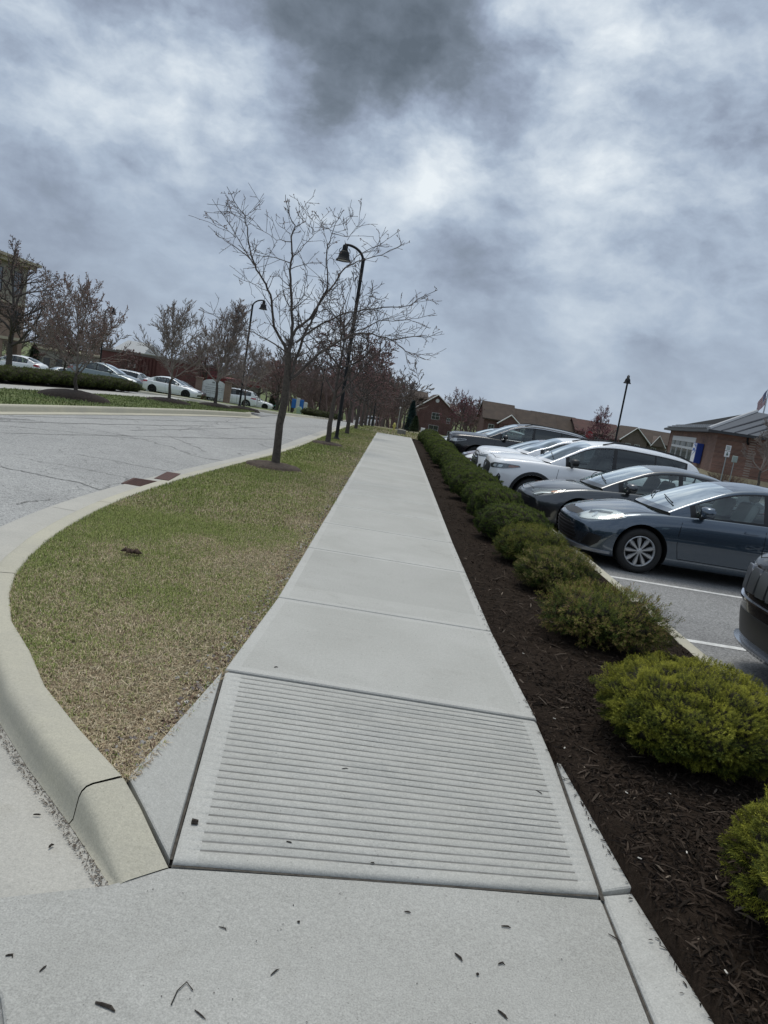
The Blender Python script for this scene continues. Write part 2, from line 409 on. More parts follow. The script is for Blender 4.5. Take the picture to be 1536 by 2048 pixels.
# ================================================================== GROUND, ROADS, WALKS
C_walk = concrete('walk_concrete', (.385, .382, .352), (.435, .432, .402), .16)
C_slabs = concrete('slabs_concrete', (.385, .382, .352), (.44, .437, .407), .16)
C_band = concrete('walk_band_concrete', (.42, .417, .388), (.46, .457, .427), .16)
C_apron = concrete('apron_concrete', (.355, .352, .325), (.405, .402, .375), .24)
C_curb = concrete('curb_concrete', (.475, .45, .355), (.42, .40, .33), .14, stain=(.36, .34, .25))
C_gut = concrete('gutter_concrete', (.45, .435, .39), (.39, .38, .345), .15, stain=(.30, .28, .22))
A_road = asphalt('road_asphalt', (.30, .30, .29), (.355, .355, .342), crack=1, agg=90)
A_lot = asphalt('lot_asphalt', (.20, .20, .198), (.25, .25, .245), agg=85)
M_soil = mat('soil', (.10, .072, .05), .95, var=(.055, .04, .03), vscale=7, bump=.8, bscale=30)
M_joint = mat('joint_dirt', (.045, .04, .035), .95, var=(.09, .08, .065), vscale=40)
M_lawn = mat('lawn_soil', (.21, .175, .11), .95, var=(.12, .13, .055), vscale=1.3, bump=.9, bscale=55, c3=(.22, .18, .11), c3scale=2.2)
M_farg = mat('far_grass', (.085, .12, .035), .95, var=(.13, .15, .055), vscale=.7, bump=.8, bscale=25, c3=(.15, .14, .07), c3scale=.3)
M_line = mat('white_line', (.72, .72, .70), .75, var=(.52, .52, .50), vscale=14, c3=(.30, .30, .29), c3scale=24, c3thr=(.64, .72))

def strip(name, ys, xl, xr, off, m, nx=2, kind='structure', bump=0, bs=1.0):
    V_ = []; F = []
    for y in ys:
        a, b = xl(y), xr(y)
        for i in range(nx):
            x = a+(b-a)*i/(nx-1)
            z = (off(x, y) if callable(off) else h(x, y)+off) + (bump*fnoise((x, y, 3.1), bs) if bump else 0)
            V_.append((x, y, z))
    for j in range(len(ys)-1):
        for i in range(nx-1):
            k = j*nx+i; F.append((k, k+1, k+nx+1, k+nx))
    o = mesh_obj(name, V_, F, m, smooth=True); tag(o, kind=kind); return o
def frange(a, b, n): return [a+(b-a)*i/(n-1) for i in range(n)]
# base ground to the horizon
gx = [-900, -400, -200, -120] + list(range(-90, 91, 6)) + [120, 200, 400, 900]
gy = [-60, -20] + list(range(-4, 130, 4)) + [140, 160, 180, 220, 300, 500, 1200]
V_ = [(x, y, h(x, y)-lerp([76, 110], [.62, .22], y)) for y in gy for x in gx]
F_ = [(j*len(gx)+i, j*len(gx)+i+1, (j+1)*len(gx)+i+1, (j+1)*len(gx)+i) for j in range(len(gy)-1) for i in range(len(gx)-1)]
tag(mesh_obj('ground', V_, F_, M_farg, smooth=True), kind='structure')
# ---- edges in plan
CIN = [(-.53, 2.42), (-.82, 2.74), (-1.13, 3.06), (-1.45, 3.42), (-1.7, 3.79), (-2.0, 4.18), (-2.24, 4.62), (-2.42, 5.05), (-2.55, 5.5), (-2.68, 6.1), (-2.78, 6.8), (-2.86, 7.7), (-2.89, 8.8),
       (-2.84, 10.4), (-2.66, 13), (-2.40, 16.1), (-2.22, 20), (-2.12, 26), (-2.0, 33), (-1.95, 40), (-2.0, 50), (-2.2, 70), (-2.6, 100), (-3.2, 150), (-3.5, 220)]
cy = [p[1] for p in CIN]; cx = [p[0] for p in CIN]
def nearcurb(y): return lerp(cy, cx, y)
FC = [(-14.5, -12), (-11.2, 6), (-9.9, 12), (-9.06, 17.47), (-8.5, 21), (-7.85, 24.5), (-7.2, 27.8), (-6.5, 30.4), (-6.15, 32)]
def farcurb(y): return lerp([p[1] for p in FC]+[40, 50, 90, 200], [p[0] for p in FC]+[-6.2, -6.9, -8.2, -11], y)
def sweep(name, path, prof, m, kind='structure', hs=None, lip=False, joints=None):
    """profile (offset to the left of the heading, z) swept along a plan path"""
    V_ = []; n = len(prof); F = []
    for i, (x, y) in enumerate(path):
        a = path[max(i-1, 0)]; b = path[min(i+1, len(path)-1)]
        t = Vector((b[0]-a[0], b[1]-a[1])); t.normalize(); nl = Vector((-t.y, t.x))
        k = hs[i] if hs else 1
        for d, z in prof:
            zz = (z-(-.15))*k-.15 if z > -.149 else z
            V_.append((x+nl.x*d, y+nl.y*d, h(x, y)+zz))
    for i in range(len(path)-1):
        for j in range(n-1):
            q = i*n+j; F.append((q, q+1, q+n+1, q+n))
    o = mesh_obj(name, V_, F, m, smooth=True, angle=50); tag(o, kind=kind); return o
def resample(path, step, y0=None):
    out = []; P_ = [Vector((*p, 0)) for p in path]
    # Catmull-Rom
    for i in range(len(P_)-1):
        p0, p1, p2, p3 = P_[max(i-1, 0)], P_[i], P_[i+1], P_[min(i+2, len(P_)-1)]
        L_ = (p2-p1).length; k = max(1, int(L_/step))
        for j in range(k):
            t = j/k; out.append(tuple((.5*((2*p1)+(-p0+p2)*t+(2*p0-5*p1+4*p2-p3)*t*t+(-p0+3*p1-3*p2+p3)*t**3))[:2]))
    out.append(tuple(P_[-1][:2])); return out
curb_prof = [(0, -.12), (0, -.012), (.008, -.002), (.02, 0), (.125, -.001), (.148, -.007), (.164, -.022), (.173, -.045), (.180, -.09), (.186, -.132), (.2, -.148)]
gut_prof = [(.2, -.15), (.24, -.156), (.62, -.146), (.66, -.148), (.66, -.2)]
main_path = resample(CIN[1:], .35)
sweep('curb', main_path, curb_prof, C_curb)
# tapering end piece beside the ramp, parted by an open joint
t0 = Vector((-.815, 2.735)); endp = [(-.53, 2.42), (-.62, 2.52), (-.71, 2.62), (-.812, 2.731)]
sweep('curb_end', endp, curb_prof, C_curb, hs=[.12, .42, .75, .985])
gp = [(-.40, 2.28), (-.53, 2.42)] + CIN[1:]
sweep('gutter', resample(gp, .35), gut_prof, C_gut)
# far kerb (heading away, lawn on its left): profile mirrored
far_path = resample(FC[:-1]+[(-6.15, 31.6), (-6.25, 32.6), (-6.9, 33.6), (-8.0, 34.2), (-9.3, 34.6)], 1.0)
fprof = [(-.62, -.147), (-.2, -.151), (-.19, -.13), (-.17, -.05), (-.15, -.01), (-.12, 0), (0, 0), (0, -.1)]
sweep('far_curb', far_path, fprof, C_curb)
far_path2 = [(-14.0, 41.5), (-9.5, 41.6), (-7.6, 42.0), (-6.6, 43.2), (-6.5, 45), (-6.8, 50), (-7.6, 70), (-8.6, 100), (-11, 200)]
sweep('far_curb', resample(far_path2, 1.0), fprof, C_curb)
# road sheet
ry = frange(-14, 2, 5) + frange(2.2, 40, 64) + frange(42, 130, 30) + [150, 180, 220]
def rr(y):
    if y < 4.2: return nearcurb(4.2)-.62 if y > 2.9 else -2.2 + (2.9-y)*0.0
    return nearcurb(y)-.40
strip('road', ry, lambda y: -60 if y < -3 else farcurb(y)-.2, lambda y: rr(y) if y > 4.2 else lerp([-14, 2.1, 2.3, 4.2], [.3, .3, -1.0, nearcurb(4.2)-.45], y), -.158, A_road, 12)
# ---- lawn between kerb and walk, then across the end of the walk
WL = lambda y: lerp([2.74, 3.93, 5.5, 40], [-.80, -.70, -.645, -.60], y)     # walk left edge
WR = lambda y: lerp([1.9, 2.7, 3.55, 3.95, 5.5, 9, 40], [1.26, 1.20, 1.10, 1.06, 1.0, .965, .93], y)
WEND = 33.4
def lawn_r(y): return WL(y) if y < WEND else lerp([WEND, WEND+.05, 60, 220], [-.6, 4.5, 9, 12], y)
ly = [2.74] + frange(2.8, 12, 60) + frange(12.2, 40, 70) + frange(41, 130, 50) + [150, 180, 220]
o = strip('lawn', ly, lambda y: nearcurb(y)+.004, lambda y: lawn_r(y)-.004, -.022, M_lawn, 14, bump=.012, bs=5)
# ---- sidewalk slabs: tooled joints as real grooves, smooth trowelled borders
def slab_strip(name, y0, y1, xl, xr, off, joints, zf=None, open_ends=(.010, .008), cm=None):
    e = .006; band = .075
    rows = []
    def grv(yj, w=.009, d=.014): return [(yj-w*2.2, 0), (yj-w, -.002), (yj-w*.4, -d), (yj+w*.4, -d), (yj+w, -.002), (yj+w*2.2, 0)]
    rows = [(y0+open_ends[0], -.05), (y0+open_ends[0], -.007), (y0+open_ends[0]+.006, 0)]
    js = [j for j in joints if y0+.2 < j < y1-.2]
    pts = []
    for j in js: pts += grv(j)
    ends = [(y1-open_ends[1]-.006, 0), (y1-open_ends[1], -.007), (y1-open_ends[1], -.05)]
    marks = [y0] + js + [y1]
    ys = []
    for a, b in zip(marks[:-1], marks[1:]):
        ys += [(a+band, 0), (b-band, 0)] + [(v, 0) for v in frange(a+.2, b-.2, max(2, int((b-a)/.5)))]
    rows += sorted(pts+ys) + ends
    V_ = []; F = []; mi = []
    for y, dz in rows:
        a, b = xl(y), xr(y); w = b-a
        xs = [a+.003, a+.003, a+.012, a+band] + [a+w*t for t in (.25, .5, .75)] + [b-band, b-.012, b-.003, b-.003]
        zs = [-.06, -.008, 0, 0, 0, 0, 0, 0, 0, -.008, -.06]
        for x, z in zip(xs, zs):
            V_.append((x, y, (zf(x, y) if zf else h(x, y)+off)+min(z, 0)+dz if z > -.05 else h(x, y)+off-.15))
    n = 11
    near = lambda y: min(abs(y-m_) for m_ in marks) < band+.001
    for j in range(len(rows)-1):
        bandrow = near((rows[j][0]+rows[j+1][0])/2)
        for i in range(n-1):
            q = j*n+i; F.append((q, q+1, q+n+1, q+n)); mi.append(1 if (bandrow or i < 3 or i > 6) else 0)
    return mesh_obj(name, V_, F, [cm or C_walk, C_band], smooth=True, midx=mi, angle=40)
joints = [7.42] + [7.42+1.53*i for i in range(1, 18)]
tag(slab_strip('sidewalk', 5.50, WEND, WL, WR, 0, joints, cm=C_slabs), kind='structure')
tag(slab_strip('sidewalk', 3.95, 5.50, WL, WR, 0, []), kind='structure')
# bed of the joints
strip('joint_bed', [2.45, 3.95, 5.52], lambda y: -.82 if y > 2.5 else -.6, lambda y: 1.08, -.15, M_joint, 2)
strip('joint_bed', [.42, 2.64], lambda y: -1.3 if y < 1 else -.6, lambda y: 1.2, -.17, M_joint, 2)
# ---- ramp with cut grooves
RL = lambda y: lerp([2.42, 3.945], [-.525, -.695], y)
RR = lambda y: lerp([2.60, 3.50, 3.945], [1.085, 1.078, 1.055], y)
def ramp_plane(x, y):
    yb = 2.44+.13*(x+.52)
    t = (y-yb)/(3.94-yb); t = max(0, min(1, t))
    return -.118+(.118-.002)*t
def build_ramp():
    NG = 28; cols = 44; V_ = []; F = []; mi = []
    prof = []
    rows = [('e', 0, -.03), ('e', .004, -.008), ('e', .016, 0)]
    ts = []
    g0, g1 = .045, .965
    for k in range(NG):
        c = g0+(g1-g0)*k/(NG-1)
        for dt, dd in ((-.0046, 0), (-.0034, -.55), (-.0024, -1), (.0024, -1), (.0034, -.5), (.0046, 0)):
            ts.append((c+dt, dd))
    rows = [(0, -.05, 0), (.0005, -.012, 0), (.006, -.003, 0), (.013, 0, 0)] + [(t, 0, d) for t, d in ts] + [(.988, 0, 0), (.995, -.004, 0), (.9955, -.05, 0)]
    for t, ed, gd in rows:
        for i in range(cols):
            s = i/(cols-1)
            # x columns: edges dense
            s = [0, .004, .012, .048, .056][i] if i < 5 else [1, .996, .988, .958, .95][cols-1-i] if i > cols-6 else .056+(.894)*(i-4)/(cols-9)
            yb = lambda x: 2.44+.13*(x+.52)
            xa, xb = RL(2.44+1.5*t), RR(2.5+1.44*t)
            x = xa+(xb-xa)*s
            y = yb(x)+(3.940-yb(x))*t
            y += .006*fnoise((x*1.7, t*6, 1), 1)*(1 if .01 < t < .98 else 0)
            z = ramp_plane(x, y)+ed
            if gd:
                m_ = 1 if 4 <= i <= cols-5 else (0 if (i < 3 or i > cols-4) else .5)
                wear = .75+.5*fnoise((x*3, y*9, 5), 1)
                z += gd*.0042*m_*max(.25, wear)
            if i in (0, cols-1): z -= .05
            elif i in (1, cols-2): z -= .007
            V_.append((x, y, z))
    for j in range(len(rows)-1):
        for i in range(cols-1):
            q = j*cols+i; F.append((q, q+1, q+cols+1, q+cols)); mi.append(1 if (i < 4 or i > cols-6) else 2 if (rows[j][2] <= -.5 and rows[j+1][2] <= -.5) else 0)
    return mesh_obj('curb_ramp', V_, F, [C_walk, C_band, mat('groove_dirt', (.17, .165, .15), .95, var=(.27, .265, .25), vscale=9)], smooth=True, midx=mi, angle=50)
tag(build_ramp(), kind='structure')
def slab(name, poly, zf, m, thick=.1, bev=.008, sub=1, kind='structure'):
    """polygon slab with a softened edge; z from zf(x,y)"""
    import bmesh
    n = len(poly); cxm = sum(p[0] for p in poly)/n; cym = sum(p[1] for p in poly)/n
    def inset(d):
        out = []
        for i in range(n):
            a, b, c = Vector(poly[i-1]), Vector(poly[i]), Vector(poly[(i+1) % n])
            e1 = (b-a).normalized(); e2 = (c-b).normalized()
            n1 = Vector((-e1.y, e1.x)); n2 = Vector((-e2.y, e2.x)); bi = (n1+n2); L_ = bi.length
            bi = bi/L_ if L_ > 1e-6 else n1
            out.append(b+bi*d/max(.35, bi.dot(n1)))
        return out
    area = sum(poly[i][0]*poly[(i+1) % n][1]-poly[(i+1) % n][0]*poly[i][1] for i in range(n))
    if area < 0: poly = poly[::-1]
    r0 = inset(0); r1 = inset(bev)
    vs2 = [Vector(p) for p in r1]
    # subdivide interior with a grid for uneven plane
    pts = list(vs2); ed = [(i, (i+1) % n) for i in range(n)]
    res = delaunay_2d_cdt(pts, ed, [], 1, 1e-5)
    V_ = [(p.x, p.y, zf(p.x, p.y)) for p in res[0]]; F = [tuple(f) for f in res[2]]
    k = len(V_)
    for p in r0: V_.append((p[0], p[1], zf(p[0], p[1])-bev*.9))
    for p in r0: V_.append((p[0], p[1], zf(p[0], p[1])-thick))
    base = len(V_)
    for i in range(n):
        j = (i+1) % n
        F.append((k+i, k+j, j, i)) if len(res[0]) == n else None
        F.append((k+n+i, k+n+j, k+j, k+i))
    o = mesh_obj(name, V_, F, m, smooth=True, angle=35); tag(o, kind=kind); return o
# left flare: gray wedge between kerb end, ramp and lawn
def flare_z(x, y):
    # plane through lawn-side corner (high) and ramp-side (low)
    a = Vector((-.805, 2.735, -.004)); b = Vector((-.705, 3.93, -.003)); c = Vector((-.535, 2.45, -.118))
    nrm = (b-a).cross(c-a); return a.z-((x-a.x)*nrm.x+(y-a.y)*nrm.y)/nrm.z
slab('ramp_flare', [(-.537, 2.455), (-.704, 3.930), (-.803, 2.748)], flare_z, C_walk, bev=.006)
# right flare and kerb strip
def rflare_z(x, y):
    r_ = ramp_plane(1.08, y) if y > 2.45 else -.118
    base = r_ + max(0, (x-1.09))*.30*(1 if y > 2.6 else .8)
    return base
slab('ramp_flare', [(1.096, 2.66), (1.205, 2.665), (1.115, 3.52), (1.090, 3.545)], rflare_z, C_band, bev=.006)
slab('apron_side', [(1.094, .4), (1.40, .4), (1.30, 1.7), (1.207, 2.655), (1.094, 2.65)], lambda x, y: -.128+max(0, x-1.09)*.24, C_band, bev=.008)
# apron in front of the ramp: one broad slab, its left joint against the gutter pan
APz = lambda x, y: -.136-.012*max(0, 2.4-y)
slab('apron', [(1.086, .4), (1.086, 2.635), (.3, 2.545), (-.3, 2.46), (-.53, 2.425), (-.70, 2.29), (-1.10, 2.115), (-.80, 1.80), (-.71, 1.66), (-.3, 1.0), (.1, .4)], APz, C_apron, bev=.006)
# ---- car park
LX = 2.84
def lotl(y): return LX+.02 if y < 36 else 7
strip('parking_lot', [-3, 0] + frange(2, 36, 24) + frange(37, 75, 20), lotl, lambda y: 70, hl, A_lot, 20)
V_ = []; F_ = []
lc = frange(-2, 36, 20)
for y in lc:
    for d, z in ((0, -.02), (0, .115), (-.012, .130), (-.03, .137), (-.13, .137), (-.15, .12), (-.15, .02)): V_.append((2.99+d, y, hl(2.9, y)+z))
for j in range(len(lc)-1):
    for i in range(6): q = j*7+i; F_.append((q, q+7, q+8, q+1))
tag(mesh_obj('lot_curb', V_, F_, C_curb, smooth=True, angle=50), kind='structure')
for i, y in enumerate([4.46, 7.11, 9.77, 12.42, 15.07, 17.72, 20.37, 23.02, 25.67, 28.3, 31]):
    m_ = MB(); z = lambda x, yy: hl(x, yy)+.004
    m_.add([(3.02, y-.05, z(3, y-.05)), (8.6, y-.05, z(8, y-.05)), (8.6, y+.05, z(8, y+.05)), (3.02, y+.05, z(3, y+.05))], [(0, 1, 2, 3)])
    tag(m_.build('parking_line', M_line), kind='structure')
# ---- far side: verge, walk, car park
WF = [(-15.5, 4), (-12.9, 16), (-11.77, 22.6), (-10.81, 27.8), (-9.6, 33.5)]
wf = lambda y: lerp([p[1] for p in WF], [p[0] for p in WF], y)
fy = frange(4, 33, 24)
strip('far_verge', fy, lambda y: wf(y)-.02, lambda y: farcurb(y)-.02, -.012, M_farg, 6, bump=.02, bs=1.5)
strip('far_sidewalk', fy+[36], lambda y: wf(y)-1.45, wf, .0, C_walk, 3)
strip('far_bed', fy, lambda y: wf(y)-3.3, lambda y: wf(y)-1.46, .005, mat('far_mulch', (.03, .02, .015), .95, bump=.5, bscale=30), 3)
A_far = asphalt('far_lot_asphalt', (.27, .27, .262), (.32, .32, .31), agg=60)
strip('far_parking_lot', frange(4, 33.6, 12)+frange(35, 110, 30), lambda y: -95, lambda y: wf(y)-3.3 if y < 34 else -10.5-(y-34)*.12, -.13, A_far, 16)
strip('driveway', [34.0, 36, 38, 40, 41.8], lambda y: -16, lambda y: farcurb(y)+.3, -.140, A_far, 6)
strip('far_verge', [42.2]+frange(44, 220, 40), lambda y: -40-y*.2, lambda y: lerp([p[1] for p in far_path2[3:]], [p[0] for p in far_path2[3:]], y)-.01 if y > 43.2 else -8, -.02, M_farg, 8, bump=.03, bs=.7)

# dirt packed in the open joints
def ribbon(name, pts, w, m):
    V3 = []; F3 = []
    for i, p in enumerate(pts):
        a = Vector(pts[max(i-1, 0)]); c = Vector(pts[min(i+1, len(pts)-1)]); d = (c-a); d.z = 0; d.normalize(); n_ = Vector((-d.y, d.x, 0))*w/2*(1+.5*fnoise((p[0]*9, p[1]*9, 2), 1)); V3 += [Vector(p)-n_, Vector(p)+n_]
    for i in range(len(pts)-1): F3.append((2*i, 2*i+1, 2*i+3, 2*i+2))
    return tag(mesh_obj(name, V3, F3, m), kind='structure')
ribbon('joint_fill', [(RL(y)-.006, y, ramp_plane(RL(y), y)-.013) for y in frange(2.46, 3.93, 24)], .016, M_joint)
ribbon('joint_fill', [(1.087, y, ramp_plane(1.08, y)-.012) for y in frange(2.62, 3.53, 14)], .016, M_joint)
ribbon('joint_fill', [(1.09, y, -.142) for y in frange(.42, 2.62, 14)], .014, M_joint)
ribbon('joint_fill', [(x, 2.44+.13*(x+.52)-.004, -.1345+.006*min(1, max(0, (x-.9)/.2))) for x in frange(-.52, 1.07, 40)], .012, M_joint)

# open joints across the kerb
def curb_joint(idx, w=.006):
    a = Vector(main_path[idx]); b_ = Vector(main_path[idx+1]); t = (b_-a).normalized(); nl = Vector((-t.y, t.x)); V3 = []
    for d, z in curb_prof[1:]:
        for s_ in (-1, 1): q = a+nl*(d+(.0015 if d > .13 else 0))+t*s_*w/2; V3.append((q.x, q.y, h(q.x, q.y)+z+.0018))
    for d, z in ((.2, -.149), (.4, -.149), (.62, -.1445)):
        for s_ in (-1, 1): q = a+nl*d+t*s_*w/2; V3.append((q.x, q.y, h(q.x, q.y)+z+.0018))
    n = len(V3)//2; tag(mesh_obj('curb_joint', V3, [(2*i, 2*i+1, 2*i+3, 2*i+2) for i in range(n-1)], M_joint), kind='structure')
for yj in (4.95, 7.9, 10.9, 17.2, 20.3, 23.4, 26.5):
    curb_joint(min(range(len(main_path)-1), key=lambda i: abs(main_path[i][1]-yj)))
# ================================================================== CARS
def pchip(xs, ys):
    xs = np.array(xs, float); ys = np.array(ys, float); hh = np.diff(xs); d = np.diff(ys)/hh; m = np.zeros_like(ys)
    for i in range(1, len(xs)-1):
        if d[i-1]*d[i] > 0:
            w1, w2 = 2*hh[i]+hh[i-1], hh[i]+2*hh[i-1]; m[i] = (w1+w2)/(w1/d[i-1]+w2/d[i])
    m[0] = d[0]; m[-1] = d[-1]
    def f(x):
        x = min(max(x, xs[0]), xs[-1]); i = int(min(max(np.searchsorted(xs, x)-1, 0), len(xs)-2)); t = (x-xs[i])/hh[i]
        return float((2*t**3-3*t*t+1)*ys[i]+(t**3-2*t*t+t)*hh[i]*m[i]+(-2*t**3+3*t*t)*ys[i+1]+(t**3-t*t)*hh[i]*m[i+1])
    return f
def paint(name, col, metal=.25, rough=.32, coat=1):
    m = mat(name, col, rough=rough, metal=metal, spec=.5, coat=coat); return m
def glassmat(name, tint, refl=1.0):
    if name in MATS: return MATS[name]
    m = bpy.data.materials.new(name); m.use_nodes = True; MATS[name] = m
    N = m.node_tree.nodes; L = m.node_tree.links; N.clear()
    o = N.new('ShaderNodeOutputMaterial'); t = N.new('ShaderNodeBsdfTransparent'); g = N.new('ShaderNodeBsdfGlossy'); mx = N.new('ShaderNodeMixShader')
    t.inputs[0].default_value = (*tint, 1); g.inputs['Roughness'].default_value = .02; g.inputs[0].default_value = (.95, 1, 1, 1)
    f = N.new('ShaderNodeFresnel'); f.inputs[0].default_value = 1.62
    k = N.new('ShaderNodeMath'); k.operation = 'MULTIPLY_ADD'; L.new(f.outputs[0], k.inputs[0]); k.inputs[1].default_value = refl; k.inputs[2].default_value = .03 if refl < 1.2 else .34; k.use_clamp = True
    L.new(k.outputs[0], mx.inputs[0]); L.new(t.outputs[0], mx.inputs[1]); L.new(g.outputs[0], mx.inputs[2]); L.new(mx.outputs[0], o.inputs[0]); return m
G_clear = glassmat('window_glass', (.80, .88, .85), 1.1); G_dark = glassmat('privacy_glass', (.05, .055, .06)); G_ws = glassmat('windshield_glass', (.50, .58, .55), 1.9)
G_lamp = glassmat('lamp_lens', (.92, .95, .96), .6)
K_trim = mat('black_trim', (.012, .012, .013), .45, spec=.5); K_plastic = mat('black_plastic', (.022, .023, .025), .6)
K_int = mat('cabin_interior', (.09, .09, .092), .8); K_seat = mat('seat_fabric', (.42, .43, .42), .9); K_seatd = mat('dark_seat_fabric', (.09, .09, .092), .8)
K_tyre = mat('tyre_rubber', (.018, .018, .018), .75, bump=.2, bscale=80); K_rim = mat('wheel_silver', (.52, .53, .54), .32, metal=.75); K_rimd = mat('wheel_dark', (.06, .06, .065), .3, metal=.8)
K_well = mat('wheel_well', (.006, .006, .006), .95); K_chrome = mat('chrome', (.75, .76, .78), .12, metal=1); K_lampin = mat('lamp_reflector', (.70, .72, .72), .35, metal=.5)
K_amber = mat('amber_lens', (.80, .28, .10), .2, coat=.6); K_red = mat('red_lens', (.35, .012, .02), .15, coat=1); K_lampd = mat('lamp_housing', (.05, .055, .06), .2, metal=.3, coat=1)
K_seam = mat('panel_gap', (.004, .004, .005), .9)

def box_surface(nx, ny, nz):
    """indices of a closed box grid"""
    idx = {}; pts = []
    def g(i, j, k):
        if (i, j, k) not in idx: idx[(i, j, k)] = len(pts); pts.append((i, j, k))
        return idx[(i, j, k)]
    F = []
    for i in range(nx):
        for j in range(ny):
            F.append((g(i, j, 0), g(i, j+1, 0), g(i+1, j+1, 0), g(i+1, j, 0))); F.append((g(i, j, nz), g(i+1, j, nz), g(i+1, j+1, nz), g(i, j+1, nz)))
        for k in range(nz):
            F.append((g(i, 0, k), g(i+1, 0, k), g(i+1, 0, k+1), g(i, 0, k+1))); F.append((g(i, ny, k), g(i, ny, k+1), g(i+1, ny, k+1), g(i+1, ny, k)))
    for j in range(ny):
        for k in range(nz):
            F.append((g(0, j, k), g(0, j, k+1), g(0, j+1, k+1), g(0, j+1, k))); F.append((g(nx, j, k), g(nx, j+1, k), g(nx, j+1, k+1), g(nx, j, k+1)))
    return pts, F
def apply_mods(o):
    dg = bpy.context.evaluated_depsgraph_get(); dg.update()
    me = bpy.data.meshes.new_from_object(o.evaluated_get(dg)); old = o.data; o.modifiers.clear(); o.data = me; bpy.data.meshes.remove(old)

def car_patch(name, bvh, poly, proj, off, m, parent, step=.06, mirror=False, skirt=.012, org=None):
    """lay an outline on the body: proj 'side','front','top','rear' or ('cyl',cx,sgn) with (arc metres, z)"""
    poly = [Vector(p) for p in poly]; B = []
    n = len(poly)
    for i in range(n):
        a, b = poly[i], poly[(i+1) % n]; k = max(1, int((b-a).length/step))
        for j in range(k): B.append(a.lerp(b, j/k))
    nb = len(B); x0 = min(p.x for p in B); x1 = max(p.x for p in B); y0 = min(p.y for p in B); y1 = max(p.y for p in B)
    I = []
    def inside(p):
        c = False
        for i in range(n):
            a, b = poly[i], poly[(i+1) % n]
            if (a.y > p.y) != (b.y > p.y) and p.x < (b.x-a.x)*(p.y-a.y)/(b.y-a.y)+a.x: c = not c
        return c
    yy = y0+step/2
    while yy < y1:
        xx = x0+step/2
        while xx < x1:
            p = Vector((xx, yy))
            if inside(p) and min((p-q).length for q in B) > step*.4: I.append(p)
            xx += step
        yy += step
    res = delaunay_2d_cdt(B+I, [(i, (i+1) % nb) for i in range(nb)], [], 1, 1e-6)
    V3 = []; Nn = []
    for p in res[0]:
        if proj == 'side': o_, d_ = Vector((p.x, -2.5, p.y)), Vector((0, 1, 0))
        elif proj == 'front': o_, d_ = Vector((-2, p.x, p.y)), Vector((1, 0, 0))
        elif proj == 'rear': o_, d_ = Vector((9, p.x, p.y)), Vector((-1, 0, 0))
        elif proj == 'top': o_, d_ = Vector((p.x, p.y, 3)), Vector((0, 0, -1))
        else:
            _, cx_, sg = proj; th = p.x/.9; dr = Vector((sg*math.cos(th), -math.sin(th), 0)); o_ = Vector((cx_, 0, p.y))+dr*3; d_ = -dr
        q, nn, _, _ = bvh.ray_cast(o_, d_, 8)
        if q is None: q, nn, _, _ = bvh.find_nearest(o_+d_*2)
        if nn.dot(d_) > 0: nn = -nn
        V3.append(q); Nn.append(nn)
    F = []
    for f in res[2]:
        a, b, c = (V3[f[0]], V3[f[1]], V3[f[2]])
        nn = (b-a).cross(c-a); F.append(tuple(f) if nn.dot(Nn[f[0]]) > 0 else tuple(f)[::-1])
    V_ = [q+nn*off for q, nn in zip(V3, Nn)]
    # skirt
    cnt = {}
    for f in F:
        for i in range(len(f)):
            e = (f[i], f[(i+1) % len(f)]); cnt[e] = 1
    base = {}
    for (a, b) in list(cnt):
        if (b, a) not in cnt:
            for q in (a, b):
                if q not in base: base[q] = len(V_); V_.append(V3[q]-Nn[q]*skirt)
            F.append((b, a, base[a], base[b]))
    if mirror: V_ = [Vector((v.x, -v.y, v.z)) for v in V_]; F = [f[::-1] for f in F]
    return mesh_obj(name, V_, F, m, parent, smooth=True, angle=40)
def both(name, bvh, poly, proj, off, m, parent, **k):
    a = car_patch(name, bvh, poly, proj, off, m, parent, **k); 
    b = car_patch(name, bvh, poly, proj, off, m, parent, mirror=True, **k); return a, b
def line_poly(pts, w):
    """thin band polygon round a 2-D polyline"""
    L_, R_ = [], []
    for i, p in enumerate(pts):
        a = Vector(pts[max(i-1, 0)]); b = Vector(pts[min(i+1, len(pts)-1)]); t = (b-a).normalized(); nrm = Vector((-t.y, t.x))*w/2
        L_.append(tuple(Vector(p)+nrm)); R_.append(tuple(Vector(p)-nrm))
    return L_+R_[::-1]
def arc_pts(cx, cz, r, a0, a1, n=14): return [(cx+r*math.cos(R(a0+(a1-a0)*i/(n-1))), cz+r*math.sin(R(a0+(a1-a0)*i/(n-1)))) for i in range(n)]

